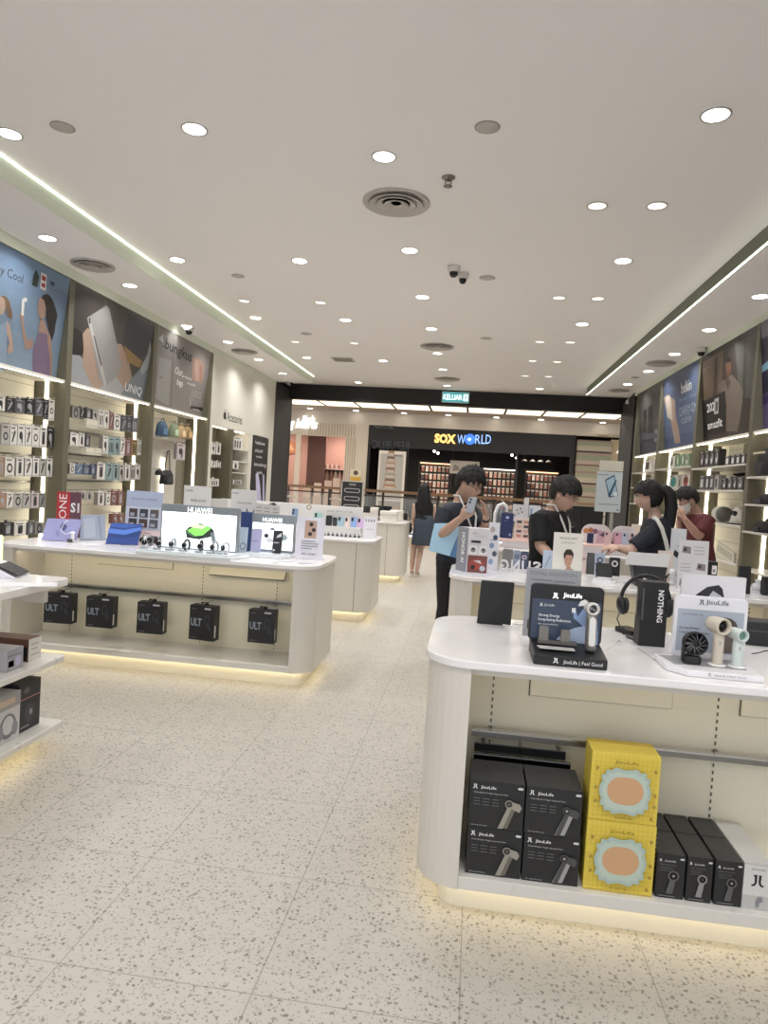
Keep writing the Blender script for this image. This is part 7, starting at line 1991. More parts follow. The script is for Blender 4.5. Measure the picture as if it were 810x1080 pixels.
# phone held up and the folder (held things are things of their own)
pc = p.J(496, 537, by - .46) + p.b
t = Thing('phone', 'grey phone held up close to the face of the person in navy', 'phone', tuple(pc), R(-30), R(-20))
m = M(); m.rbox(-.036, .036, -.004, .004, -.03, .1, mt('#8f949e', .3), .01); m.build('body', t); m = M(); m.disc(-.015, .08, .009, .009, -.004, BLACKG); m.disc(-.015, .055, .009, .009, -.004, BLACKG); m.build('camera', t)
fo = [(459, 553), (452, 580), (480, 589), (497, 560), (493, 548)]
t = Thing('folder', 'pale blue folder clamped under the arm of the person in navy', 'folder', (bx - .1, by - .27, 1.0), R(-12), 0)
P_ = t.pp([(458, 552), (452, 580.5), (474, 586.5), (486, 556), (472, 552)])
m = M(); m.prism(P_, 'y', 0, .012, mt('#a9cfe8', .5)); m.build('front_cover', t, bevel=.002)
P_ = t.pp([(480, 558), (472, 586), (480.5, 588.5), (500, 568), (499, 556)], .016)
m = M(); m.prism(P_, 'y', .016, .026, mt('#5a83b4', .5)); m.build('inner_sheet', t, label='darker blue sheet')

# ---------------------------------------------------------------- man in black, looking down
bx, by = .66, 6.0
p = Person('person in a black shirt with white lanyard looking down at the counter', (bx, by), R(58), '#c09c8a')
SK = p.skin
pel = p.J(577, 604, by + .05); chest = p.J(580, 547, by - .02); neck = p.J(586, 533, by - .06); hc = p.J(595, 523, by - .12)
shR = chest + p.r * .2; shL = chest - p.r * .2
elR = p.J(570, 576, by - .24); wrR = p.J(584, 590, by - .36); elL = p.J(610, 580, by + .12); wrL = p.J(611, 598, by - .1)
ankR = Vector((-.08, -.05, .09)); ankL = Vector((.06, .12, .09)); knR = Vector((-.05, -.07, .48)); knL = Vector((.08, .08, .48))
m = M(); p.torso(m, pel, chest, neck, -.012, SK, sh=.2, ch=.185, waist=.17, hip=.175, dep=.115); p.limb(m, [chest + (neck - chest) * .3, neck, hc - (hc - neck) * .3], [.075, .06, .057], SK); p.head(m, hc, R(18), R(0), SK, 1.1)
p.limb(m, [shR, shR.lerp(elR, .5), elR, elR.lerp(wrR, .35), wrR], [.06, .054, .045, .046, .03], SK); p.limb(m, [shL, shL.lerp(elL, .5), elL, elL.lerp(wrL, .35), wrL], [.06, .054, .045, .046, .03], SK)
p.hand(m, wrR, Vector((.5, -.35, -.35)), 1, .4, SK, Vector((0, .2, -1))); p.hand(m, wrL, Vector((.3, -.6, -.3)), -1, .4, SK, Vector((0, .2, -1)))
p.legs(m, pel, .09, knL, knR, ankL, ankR, SK); p.feet(m, ankL, SK); p.feet(m, ankR, SK); p.finish(m, 'body', .0075)
p.eyes(); p.glasses(); p.hair(men_hair(.04), .022)
BS = mt('#141416', .8)
m = M(); p.torso(m, pel, chest, neck, .027, BS, sh=.205, ch=.195, waist=.18, hip=.18, dep=.12, low=.05); p.limb(m, [shR + (shR - elR).normalized() * .035, shR.lerp(elR, .35), shR.lerp(elR, .85)], [.08, .082, .084], BS); p.limb(m, [shL + (shL - elL).normalized() * .035, shL.lerp(elL, .35), shL.lerp(elL, .85)], [.08, .082, .084], BS); p.finish(m, 'shirt', .01)
m = M(); m.loft([(pel + Vector((0, 0, .05)), p.r * .18, p.f * .125), (pel - Vector((0, 0, .02)), p.r * .185, p.f * .128), (pel - Vector((0, 0, .12)), p.r * .17, p.f * .115), (pel - Vector((0, 0, .17)), p.r * .1, p.f * .08)], BS, 24); p.legs(m, pel, .09, knL, knR, ankL, ankR, BS, .02, (.092, .064, .05)); p.finish(m, 'trousers', .01)
p.shoe(ankR, '#1c1c1e'); p.shoe(ankL, '#1c1c1e')
n0 = neck + Vector((0, 0, .0))
p.lanyard([n0 - p.f * .06 + p.r * .04, n0 + p.r * .07 + p.f * .03, chest + p.r * .07 + p.f * .155 + Vector((0, 0, -.03)), chest + p.r * .02 + p.f * .183 + Vector((0, 0, -.14)), chest + p.f * .188 + Vector((0, 0, -.22)), chest - p.r * .02 + p.f * .183 + Vector((0, 0, -.13)), chest - p.r * .07 + p.f * .15 + Vector((0, 0, -.03)), n0 - p.r * .07 + p.f * .03, n0 - p.r * .03 - p.f * .05], .0095, '#d6d2cb')
m = M(Matrix.Translation(chest - p.r * .09 + p.f * .168 + Vector((0, 0, -.06))) @ Matrix.Rotation(p.th, 4, 'Z')); m.rect(-.03, .03, 0, .008, 0, mt('#8d8d8d', .5)); m.build('chest_print', p.t)

# ---------------------------------------------------------------- woman with ponytail, seen from the side
bx, by = 1.5, 6.02
p = Person('person with a long black ponytail and white shoulder strap, turned to the portal', (bx, by), R(-98), '#c8a595')
SK = p.skin
pel = p.J(694, 606, by); chest = p.J(692, 557, by); neck = p.J(690, 540, by); hc = p.J(684, 525, by - .02)
shR = chest + p.r * .165; shL = chest - p.r * .165
# heading -x: the person's left side is towards the camera
elL = p.J(664, 581, by - .2); wrL = p.J(652, 577, by - .16); elR = p.J(668, 582, by + .2); wrR = p.J(650, 578, by + .16)
ankL = Vector((.0, -.09, .09)); ankR = Vector((.04, .08, .09)); knL = Vector((-.02, -.09, .47)); knR = Vector((.02, .08, .47))
m = M(); p.torso(m, pel, chest, neck, -.012, SK, sh=.165, ch=.15, waist=.125, hip=.16, dep=.095); p.limb(m, [chest + (neck - chest) * .3, neck, hc - (hc - neck) * .3], [.06, .048, .047], SK); p.head(m, hc, R(12), R(-6), SK, 1.0)
p.limb(m, [shL, shL.lerp(elL, .5), elL, elL.lerp(wrL, .35), wrL], [.05, .047, .038, .038, .025], SK); p.limb(m, [shR, shR.lerp(elR, .5), elR, elR.lerp(wrR, .35), wrR], [.05, .047, .038, .038, .025], SK)
p.hand(m, wrL, Vector((-1, .1, -.1)), 1, .5, SK, Vector((0, .4, -1))); p.hand(m, wrR, Vector((-1, -.1, -.1)), -1, .5, SK, Vector((0, -.4, -1)))
p.legs(m, pel, .08, knL, knR, ankL, ankR, SK, 0, (.08, .052, .038)); p.feet(m, ankL, SK); p.feet(m, ankR, SK); p.finish(m, 'body', .0075)
p.eyes()
def girl_hair(v):
    if v.y > .0: return v.z > -.085
    if v.y > -.04: return v.z > .012
    return v.z > .05 - abs(v.x) * .2
p.hair(girl_hair, .016)
up_ = p.hm
m = M(); c0 = p.hm @ Vector((0, .105, .03)); back = -p.f
pts_ = [p.hm @ Vector((0, .07, .04)), c0 + back * .03 + Vector((0, 0, .03)), c0 + back * .07 + Vector((0, 0, -.02)), c0 + back * .085 + Vector((0, 0, -.12)), c0 + back * .075 + Vector((0, 0, -.25)), c0 + back * .06 + Vector((0, 0, -.36)), c0 + back * .045 + Vector((0, 0, -.45))]
p.limb(m, pts_, [.03, .042, .05, .052, .05, .04, .012], mt('#0d0b0c', .65)); p.finish(m, 'ponytail', .009, 2)
NV = mt('#1a1e2b', .75)
m = M(); p.torso(m, pel, chest, neck, .03, NV, sh=.172, ch=.16, waist=.14, hip=.165, dep=.1, low=.06); p.limb(m, [shL + (shL - elL).normalized() * .035, shL.lerp(elL, .4), shL.lerp(elL, .84)], [.068, .07, .072], NV); p.limb(m, [shR + (shR - elR).normalized() * .035, shR.lerp(elR, .4), shR.lerp(elR, .84)], [.068, .07, .072], NV); p.finish(m, 'shirt', .01)
m = M(); m.loft([(pel + Vector((0, 0, .03)), p.r * .17, p.f * .11), (pel - Vector((0, 0, .02)), p.r * .172, p.f * .115), (pel - Vector((0, 0, .12)), p.r * .16, p.f * .1), (pel - Vector((0, 0, .17)), p.r * .1, p.f * .07)], NV, 24); p.legs(m, pel, .08, knL, knR, ankL, ankR, NV, .018, (.084, .058, .046)); p.finish(m, 'trousers', .01)
p.shoe(ankR, '#d9d9d6'); p.shoe(ankL, '#d9d9d6')
m = M(); sp = [p.J(689, 546, by - .2), p.J(693, 548, by - .245), p.J(698, 557, by - .265), p.J(702, 570, by - .255), p.J(705, 584, by - .24), p.J(707, 600, by - .22)]
m.tube(sp, .016, mt('#d9d8d2', .6), 10); m.build('shoulder_strap', p.t)

# ---------------------------------------------------------------- man in dark red with a face mask
bx, by = 2.5, 7.7
p = Person('person in a dark red shirt with a white face mask, hand raised to the face', (bx, by), R(-75), '#ba9484')
SK = p.skin
pel = p.J(738, 592, by + .02); chest = p.J(735, 548, by); neck = p.J(733, 538, by - .02); hc = p.J(725.5, 528, by - .05)
shR = chest + p.r * .19; shL = chest - p.r * .19
elL = p.J(737, 566, by - .26); wrL = p.J(721.5, 547, by - .3); elR = p.J(718, 568, by + .16); wrR = p.J(716, 548, by - .02)
ankL = Vector((.0, -.1, .09)); ankR = Vector((.0, .1, .09)); knL = Vector((-.03, -.1, .47)); knR = Vector((-.03, .1, .47))
m = M(); p.torso(m, pel, chest, neck, -.012, SK); p.limb(m, [chest + (neck - chest) * .3, neck, hc - (hc - neck) * .3], [.07, .055, .053], SK); p.head(m, hc, R(24), R(-4), SK, 1.02)
p.limb(m, [shL, shL.lerp(elL, .5), elL, elL.lerp(wrL, .35), wrL], [.055, .05, .042, .042, .028], SK); p.limb(m, [shR, shR.lerp(elR, .5), elR, elR.lerp(wrR, .35), wrR], [.055, .05, .042, .042, .028], SK)
p.hand(m, wrL, p.J(719, 538, by - .28) - wrL, 1, .5, SK, Vector((-.4, .8, .3))); p.hand(m, wrR, Vector((0, -.1, .4)), -1, .5, SK, Vector((.5, -.6, .3)))
p.legs(m, pel, .085, knL, knR, ankL, ankR, SK); p.feet(m, ankL, SK); p.feet(m, ankR, SK); p.finish(m, 'body', .008)
p.eyes(); p.hair(men_hair(.048), .017)
m = M(p.hm @ Matrix.Scale(p.hsc, 4)); vs, fs = head_verts(1., .012, 56, 40)
kp = [f for f in fs if all(vs[i].y < -.018 and -.115 < vs[i].z < -.012 + .01 * (abs(vs[i].x) < .02) for i in f)]
m.add([tuple(v + Vector((0, -.006 - .01 * g(v.x, .02), 0))) for v in vs], kp, mt('#dadbdc', .7), True); o = m.build('face_mask', p.t); q = o.modifiers.new('thick', 'SOLIDIFY'); q.thickness = .004; q.offset = 1
for q_ in (-1, 1):
    m = M(p.hm @ Matrix.Scale(p.hsc, 4)); m.tube([(q_ * .068, -.03, -.03), (q_ * .084, .0, -.008), (q_ * .083, .03, -.005)], .002, mt('#dadbdc', .7), 6); m.tube([(q_ * .062, -.03, -.075), (q_ * .08, .005, -.04), (q_ * .083, .03, -.01)], .002, mt('#dadbdc', .7), 6); m.build('mask_loop', p.t)
RD = mt('#5c2429', .75)
m = M(); p.torso(m, pel, chest, neck, .027, RD, low=.05); p.limb(m, [shL + (shL - elL).normalized() * .035, shL.lerp(elL, .4), shL.lerp(elL, .8)], [.074, .074, .076], RD); p.limb(m, [shR + (shR - elR).normalized() * .035, shR.lerp(elR, .4), shR.lerp(elR, .8)], [.074, .074, .076], RD); p.finish(m, 'shirt', .01)
DK = mt('#26262c', .8)
m = M(); m.loft([(pel + Vector((0, 0, .03)), p.r * .178, p.f * .12), (pel - Vector((0, 0, .02)), p.r * .18, p.f * .125), (pel - Vector((0, 0, .12)), p.r * .17, p.f * .112), (pel - Vector((0, 0, .17)), p.r * .1, p.f * .08)], DK, 24); p.legs(m, pel, .085, knL, knR, ankL, ankR, DK, .02, (.09, .062, .05)); p.finish(m, 'trousers', .01)
p.shoe(ankR, '#2a2a2a'); p.shoe(ankL, '#2a2a2a')

# ---------------------------------------------------------------- woman walking out, back to the camera
bx, by = -.87, 11.6
p = Person('person with long black hair in a black top and denim skirt walking away', (bx, by), R(180), '#c9aa9b')
SK = p.skin
pel = p.J(447, 562, by); chest = p.J(447.5, 532, by); neck = p.J(447.5, 526, by); hc = p.J(447.5, 519, by)
pel.z = .82; chest.z = 1.2; neck.z = 1.3; hc.z = 1.41
shR = chest + p.r * .155; shL = chest - p.r * .155
elL = p.J(436, 546, by + .02); wrL = p.J(438, 556, by + .16); elR = p.J(458, 548, by + .08); wrR = p.J(456, 537, by + .2)
ankL = Vector((-.08, .09, .09)); ankR = Vector((.02, -.05, .09)); knL = Vector((-.07, .06, .45)); knR = Vector((.05, .03, .45))
m = M(); p.torso(m, pel, chest, neck, -.012, SK, sh=.155, ch=.14, waist=.12, hip=.16, dep=.09); p.limb(m, [chest + (neck - chest) * .3, neck, hc - (hc - neck) * .3], [.058, .046, .045], SK); p.head(m, hc, R(8), 0, SK, .95)
p.limb(m, [shL, shL.lerp(elL, .5), elL, elL.lerp(wrL, .35), wrL], [.046, .042, .035, .034, .023], SK); p.limb(m, [shR, shR.lerp(elR, .5), elR, elR.lerp(wrR, .35), wrR], [.046, .042, .035, .034, .023], SK)
p.hand(m, wrL, Vector((.1, .3, -.4)), 1, .5, SK, Vector((1, 0, 0))); p.hand(m, wrR, Vector((-.1, .3, .4)), -1, .6, SK, Vector((-.6, .3, 0)))
p.legs(m, pel, .078, knL, knR, ankL, ankR, SK, 0, (.082, .052, .036)); p.feet(m, ankL, SK); p.feet(m, ankR, SK); p.finish(m, 'body', .009)
p.eyes()
p.hair(lambda v: v.y > -.03 or v.z > .05, .016)
m = M(); m.loft([(hc - p.f * .02 + Vector((0, 0, .05)), p.r * .1, p.f * .09), (hc - p.f * .04 + Vector((0, 0, -.08)), p.r * .115, p.f * .09), (chest - p.f * .07 + Vector((0, 0, .02)), p.r * .12, p.f * .055), (chest - p.f * .09 + Vector((0, 0, -.1)), p.r * .105, p.f * .04), (chest - p.f * .09 + Vector((0, 0, -.17)), p.r * .06, p.f * .025)], mt('#0d0b0c', .65), 24); p.finish(m, 'long_hair', .01, 3)
BT = mt('#1a191c', .75)
m = M(); p.torso(m, pel + Vector((0, 0, .12)), chest, neck, .014, BT, sh=.15, ch=.145, waist=.13, hip=.135, dep=.095); p.finish(m, 'top', .01)
m = M(); m.loft([(pel + Vector((0, 0, .2)), p.r * .135, p.f * .105), (pel + Vector((0, 0, .08)), p.r * .165, p.f * .12), (pel - Vector((0, 0, .05)), p.r * .185, p.f * .14), (pel - Vector((0, 0, .28)), p.r * .2, p.f * .15), (pel - Vector((0, 0, .30)), p.r * .2, p.f * .15)], mt('#3d4755', .8), 28, 2.4); m.build('denim_skirt', p.t)
for a_ in (ankL, ankR):
    m = M(); f_ = p.f; m.loft([(Vector((a_.x, a_.y, 0)) - f_ * .06 + Vector((0, 0, .008)), p.r * .034, Vector((0, 0, .008))), (Vector((a_.x, a_.y, 0)) + f_ * .04 + Vector((0, 0, .012)), p.r * .036, Vector((0, 0, .012))), (Vector((a_.x, a_.y, 0)) + f_ * .17 + Vector((0, 0, .008)), p.r * .03, Vector((0, 0, .008)))], mt('#ded9d2', .5), 14)
    m.tube([Vector((a_.x, a_.y, .02)) + p.r * .036 + f_ * .07, Vector((a_.x, a_.y, .055)) + f_ * .08, Vector((a_.x, a_.y, .02)) - p.r * .036 + f_ * .07], .012, mt('#ded9d2', .5), 8); m.build('sandal', p.t)
pc = p.J(453, 537, by + .24) + p.b
t = Thing('paper_bag', 'small cream packet held up by the person walking away', 'packet', tuple(pc), R(10))
m = M(); m.rbox(-.1, .08, -.02, .02, -.1, .08, mt('#dcc4b2', .6), .015); m.build('packet', t); m = M(); m.rect(-.06, .04, .0, .01, -.02, mt('#b79a86', .6)); m.build('printed_pattern', t)
t = Thing('handbag', 'dark handbag hanging at the side of the person walking away', 'bag', (bx - .25, by + .05, .84), R(10))
m = M(); m.loft([((0, 0, -.14), (.12, 0, 0), (0, .05, 0)), ((0, 0, -.1), (.14, 0, 0), (0, .06, 0)), ((0, 0, .05), (.11, 0, 0), (0, .045, 0)), ((0, 0, .08), (.08, 0, 0), (0, .03, 0))], mt('#3a332e', .6), 20, 3); m.build('body', t)
m = M(); m.tube([(-.08, 0, .06), (-.05, 0, .2), (.05, 0, .3), (.09, 0, .2), (.08, 0, .06)], .008, mt('#3a332e', .6), 8); m.build('strap', t)
# ================================================================ across the mall
YM = 28.0
MB = mt('#cdc4b5', .6, name='mall_beige'); MBD = mt('#a99d8c', .6, name='mall_beige_groove'); MC = mt('#b3a99e', .7, name='mall_ceiling_paint'); SOXK = mt('#0d0d0f', .55, name='shop_black')
struct('ceiling_mall', lambda m: m.box(-14, 12, YF + .25, YM + 6, 4.4, 4.5, MC))
struct('wall_mall', lambda m: (m.box(-14, 12, YM, YM + .3, 3.88, 4.4, MB), m.box(-4.88, -4.4, YM - .02, YM + .3, 0, 3.88, MB), m.box(3.72, 3.86, YM - .02, YM + .3, 0, 3.88, SOXK)))
struct('wall_mall_back', lambda m: m.box(-14, 12, YM + 5.9, YM + 6, 0, 4.6, mt('#1f1d1e', .6)))
struct('wall_mall_left', lambda m: m.box(-14.2, -14, YF, YM + 6, 0, 4.7, MB))
struct('wall_mall_right', lambda m: m.box(12, 12.2, YF, YM + 6, 0, 4.7, MB))
PANL = mt('#fff0d6', .5, 0, 1.0, name='mall_light_panel')
k = 0
for i in range(16):
    x = -10.6 + i * 1.36
    t = Thing('ceiling_panel_light', 'glowing cream ceiling panel in the mall corridor, %s counted from over the pink shop' % ORD[i], 'light', (x, 25.2, 4.4), group='row of glowing panels over the corridor')
    m = M(); m.box(-.64, .64, -2.4, 1.1, -.012, 0, PANL); m.build('panel', t)
    m = M(); m.box(-.68, -.64, -2.4, 1.1, -.02, 0, DARK); m.box(.64, .68, -2.4, 1.1, -.02, 0, DARK); m.build('frame', t)
LM = light_data(40, 170, .5, (1, .95, .87))
for x in (-9, -5.5, -2, 1.5, 5, 8.5):
    for y in (19.2, 23.2):
        o = bpy.data.objects.new('mall_beam', LM); COL.objects.link(o); o.location = (x, y, 4.35)
for i, (x, y) in enumerate(((327, 430.5), (375.5, 433), (426.5, 435.8), (473, 438), (523.5, 440.5), (570, 443), (634, 446.5), (318, 417), (384, 420), (478, 425.5), (567, 429.5), (638, 433.5))):
    p = at(x, y, Z=4.4)
    if p.y > YM - .3: p.y = YM - .35
    t = Thing('mall_downlight', 'round lit downlight in the mall corridor ceiling, %s along its rows' % ORD[i], 'light', (p.x, p.y, 4.4), group='mall corridor downlights')
    m = M(); m.lathe([(.001, -.012), (.11, -.012), (.11, 0), (.001, 0)], LENS, 20); m.build('lens', t)
    m = M(); m.lathe([(.11, -.01), (.14, -.014), (.145, 0), (.11, 0)], RIM, 20); m.build('rim', t)

# pink shop
for k_, (bx_, mt_) in enumerate((((-14, -4.88, YM, YM + .12, 3.32, 3.88), MB), ((-5.34, -4.88, YM, YM + .12, 0, 3.32), MB), ((-7.42, -7.22, YM, YM + .12, 0, 3.32), mt('#d9cdbf', .5)),
                                ((-14, -4.88, YM + 2.6, YM + 2.7, 0, 3.88), mt('#cfa596', .6)), ((-7.2, -6.4, YM + 1.2, YM + 1.3, 0, 3.88), mt('#6d5049', .6)))):
    struct('wall_pink_shop_%d' % (k_ + 1), lambda m: m.box(*bx_, mt_))
m = M()
for i in range(17): m.box(-6.9 + i * .118, -6.86 + i * .118, YM - .012, YM, 3.36, 3.86, MBD)
for i in range(5): m.box(-5.3 + i * .09, -5.27 + i * .09, YM - .012, YM, .02, 3.32, MBD)
m.build('trim_5', kind='structure')
t = Thing('shop_sign', 'lit white script sign over the pink shop', 'sign', (at(318, 450, Y=YM - .05).x, YM - .05, at(318, 452, Y=YM).z))
SW = mt('#f3fbff', .5, 0, 1.6, name='lit_script')
q = t.px(300, 451); m = M(); m.text('young hearts', q[0] - .55, q[1] - .1, .5, 0, SW, w=1.95, align='L', shear=.3, bold=.02); q = t.px(318, 445); m.text("She's", q[0], q[1], .28, 0, SW, w=.55, align='L', shear=.3, bold=.02); m.build('lettering', t)
LP = light_data(36, 170, .6, (1, .86, .78))
for x in (-5.9, -9.0):
    o = bpy.data.objects.new('shop_beam', LP); COL.objects.link(o); o.location = (x, YM + 1.4, 3.7)
struct('ceiling_pink_shop', lambda m: m.box(-14, -4.88, YM + .12, YM + 2.6, 3.82, 3.87, mt('#d9b3a4', .6)))
def A_pinkgoods(): pass
t = Thing('display_table', 'dark display wall with pale hanging goods in the pink shop', 'display', (-5.85, YM + 2.1, .25))
m = M(); m.box(-.95, .85, 0, .2, -.25, 1.75, mt('#4f4640', .6)); m.box(-.95, .85, -.3, .2, 1.75, 1.8, mt('#e9c9bb', .5)); m.build('board', t)
for i in range(9):
    m = M(); x = -.8 + i * .19; hgt = .45 + .12 * ((i * 7) % 3); m.loft([((x, -.06, 1.7 - hgt), (.07, 0, 0), (0, .03, 0)), ((x, -.06, 1.7 - hgt * .4), (.085, 0, 0), (0, .035, 0)), ((x, -.06, 1.68), (.03, 0, 0), (0, .02, 0))], mt(('#d8b7a8', '#c9a9a0', '#b58f86', '#e3d0c6')[i % 4], .7), 10); m.build('garment', t)
for i in range(7):
    m = M(); x = -.7 + i * .1; m.box(x, x + .03, -.2, -.1, 1.8, 1.95 + .05 * (i % 2), mt(('#5c3a35', '#e5d9d0')[i % 2], .5)); m.build('bottle', t)
m = M(); m.rbox(.1, .78, -.22, -.2, 1.82, 2.2, mt('#dcb8a6', .5), .03); m.rect(.16, .72, 1.86, 2.16, -.22, mt('#c49a86', .5)); m.text('sale', .44, 1.95, .1, -.22, mt('#f0e0d6', .5)); m.build('notice', t)
for i in range(6):
    x = -7.0 + i * .42
    t = Thing('display_box', 'pale stacked gift box at the front of the pink shop, %s along the railing' % ORD[i], 'box', (x, YM + .75 + .1 * (i % 3), 0), R(8 * (i % 3)), group='stacked boxes in the pink shop')
    hgt = 1.25 + .13 * ((i * 5) % 4)
    m = M(); m.box(-.18, .18, -.15, .15, 0, hgt * .6, mt('#c9b3a2', .6)); m.build('lower_box', t); m = M(); m.box(-.15, .15, -.13, .13, hgt * .6, hgt, mt('#d9c5b8', .6)); m.build('upper_box', t)
t = Thing('wall_picture', 'orange leaf-shaped picture on the pink shop wall by the dark portal', 'picture', (at(306, 468, Y=YM + 2.5).x, YM + 2.55, at(306, 472, Y=YM + 2.5).z))
m = M(); m.flat([(-.5, -.1), (-.1, -.3), (.4, -.2), (.5, -.1), (.2, .25), (-.2, .35)], 0, mt('#c98558', .5)); m.flat([(-.3, -.08), (.2, -.12), (.05, .15)], 0, mt('#e6b78c', .5)); m.box(-.5, .5, 0, .04, -.02, .02, mt('#c98558', .5)); m.build('picture', t)
t = Thing('yellow_notice', 'small yellow notice with a round figure on the ribbed column', 'notice', (at(375, 503, Y=YM - .05).x, YM - .05, at(375, 508, Y=YM).z))
m = M(); m.box(-.22, .22, 0, .02, 0, .5, mt('#d8cfb8', .5)); m.rect(-.22, .22, 0, .2, 0, mt('#c9a23c', .5)); m.disc(0, .36, .1, .1, 0, mt('#55473a', .5)); m.build('sheet', t)

# black sock shop
struct('wall_black_shop', lambda m: (m.box(-4.4, 3.72, YM, YM + .15, 3.02, 3.88, SOXK), m.box(-4.4, -4.3, YM, YM + .15, 0, 3.1, SOXK), m.box(-4.4, 3.72, YM + 5, YM + 5.1, 0, 3.8, mt('#1a1a1b', .6)),
                                     m.box(-4.4, 3.72, YM + .15, YM + 5, 3.7, 3.78, mt('#161617', .7)), m.box(-2.8, -2.72, YM + .02, YM + .12, 0, 3.02, SOXK), m.box(1.6, 1.68, YM + .02, YM + .12, 0, 3.02, SOXK)))
t = Thing('shop_sign', 'gold and blue lit sign with a globe letter over the black shop', 'sign', (at(488, 462, Y=YM - .06).x, YM - .06, 3.5), 0)
GOLDL = mt('#ffcc74', .5, 0, .95, name='lit_gold'); BLUEL = mt('#8fb4ff', .5, 0, .95, name='lit_blue')
q = t.px(458, 466.5); q2 = t.px(480.5, 467)
m = M(); m.text('SOX', q[0], q[1] - .02, .38, 0, GOLDL, w=q2[0] - q[0], align='L', bold=.05); m.build('gold_letters', t)
m = M()
xs = [(482, 490.5, 'W'), (491, 500.5, 'O'), (501, 506.5, 'R'), (507.5, 511.5, 'L'), (512, 517.5, 'D')]
for a, b, ch in xs:
    qa = t.px(a, 467.5)[0]; qb = t.px(b, 468)[0]; z = t.px((a + b) / 2, 467.6)[1] - .02
    if ch != 'O': m.text(ch, qa, z, .36, 0, BLUEL, w=qb - qa, align='L')
m.build('blue_lettering', t)
qa = t.px(495.7, 463)
m = M(); m.ball((qa[0], .02, qa[1] - .01), (.22, .06, .22), mt('#3f78e6', .4, 0, .7, name='lit_globe')); m.flat([(qa[0] - .12, qa[1] - .02), (qa[0] - .02, qa[1] + .06), (qa[0] + .06, qa[1] + .02), (qa[0] + .02, qa[1] - .1), (qa[0] - .06, qa[1] - .08)], -.045, mt('#a9c9ff', .4, 0, .8)); m.build('globe', t)
t = Thing('reflection_lettering', 'faint mirrored lettering painted as a reflection on the black shop glass', 'lettering', (at(412, 470, Y=YM - .03).x, YM - .03, at(412, 474, Y=YM).z))
m = M(); m.text('REPUBLIC', 0, 0, .34, 0, mt('#3d4550', .5), w=1.5, mirror=True); q = t.px(403, 452); m.text('NEW STORE', q[0] - .3, q[1], .14, 0, mt('#6f6f70', .5), w=.75, align='L'); m.build('lettering', t)  # mirrored sign reflection laid on as flat grey letters, plus small plain print
for i, (x, y) in enumerate(((458, 476), (462, 478), (540, 480), (545, 483), (421, 458), (532, 474))):
    p = at(x, y, Y=YM + 2.5)
    t = Thing('spot_lamp', 'tiny white spot lamp inside the black shop, %s of the scattered ones' % ORD[i], 'light', (p.x, p.y, p.z), group='spot lamps in the black shop')
    m = M(); m.cyl((0, 0, .02), (0, 0, .12), .05, BLACK); m.build('can', t); m = M(); m.ball((0, -.02, 0), .055, LENS, 10, 6); m.build('bulb', t)
    m = M(); m.cyl((0, 0, .12), (0, 0, 3.7 - p.z), .012, BLACK); m.build('stem', t)
LS = light_data(40, 160, .5, (1, .85, .7))
for x in (-2.5, -.3, 2.5):
    o = bpy.data.objects.new('shop_beam', LS); COL.objects.link(o); o.location = (x, YM + 1.6, 3.6)
SOCKC = ['#8a5a50', '#b9a79a', '#6f4a48', '#d2c3b6', '#99705f', '#4c4a52', '#c9958a', '#7b6f6a']
def rack(x0, x1, y0, y1, Yd, label, lit):
    a = at(x0, y1, Y=Yd); b = at(x1, y0, Y=Yd)
    t = Thing('sock_rack', label, 'rack', ((a.x + b.x) / 2, Yd, 0))
    w = (b.x - a.x) / 2; zt_ = b.z
    m = M(); m.box(-w, w, .1, .14, .0, zt_, mt('#4a3f38', .6)); m.box(-w, -w + .05, -.1, .14, 0, zt_, BLACK); m.box(w - .05, w, -.1, .14, 0, zt_, BLACK); m.box(-w, w, -.12, .14, zt_, zt_ + .06, BLACK); m.build('frame', t)
    m = M(); m.box(-w + .05, w - .05, -.02, .08, zt_ - .03, zt_ - .002, mt('#ffb98a' if lit else '#f3e6d6', .5, 0, 3.0)); m.build('rack_light', t)
    rows_ = 5; n = max(5, int(w * 2 / .19))
    for r_ in range(rows_):
        z = zt_ - .38 - r_ * .33
        for i in range(n):
            x = -w + .1 + (2 * w - .2) * (i + .5) / n
            m = M(); m.box(x - .06, x + .06, -.04, .0, z, z + .24, mt(SOCKC[(i * 3 + r_ * 5) % 8], .7)); m.box(x - .06, x + .06, -.046, .0, z + .19, z + .24, mt('#d9d0c6', .6)); m.build('sock_pack', t)
        m = M(); m.box(-w + .05, w - .05, .0, .1, z + .25, z + .262, STEEL); m.build('rail', t)
rack(440, 477, 489.5, 520, YM + 2.2, 'lit sock rack in the black shop beside the white tower poster', True)
rack(507, 546, 496, 522, YM + 2.4, 'lit sock rack in the black shop behind the taller man', False)
rack(552, 590, 499, 524, YM + 2.3, 'lit sock rack in the black shop by the striped column', True)
t = Thing('shop_poster', 'white poster panel with dark marks hung high in the black shop', 'poster', (at(490, 492, Y=YM + 1.5).x, YM + 1.5, at(490, 500, Y=YM + 1.5).z))
m = M(); m.box(-.62, .62, 0, .04, 0, .55, mt('#c9c3b8', .5)); m.flat([(.3, .1), (.5, .2), (.52, .5), (.36, .4)], 0, mt('#4b4845', .5)); m.flat([(-.5, .1), (-.2, .14), (-.24, .3), (-.45, .4)], 0, mt('#8a857c', .5)); m.build('panel', t)
m = M(); m.cyl((-.5, .02, .55), (-.5, .02, 3.7 - t.mat.translation.z), .01, BLACK); m.cyl((.5, .02, .55), (.5, .02, 3.7 - t.mat.translation.z), .01, BLACK); m.build('hanger', t)
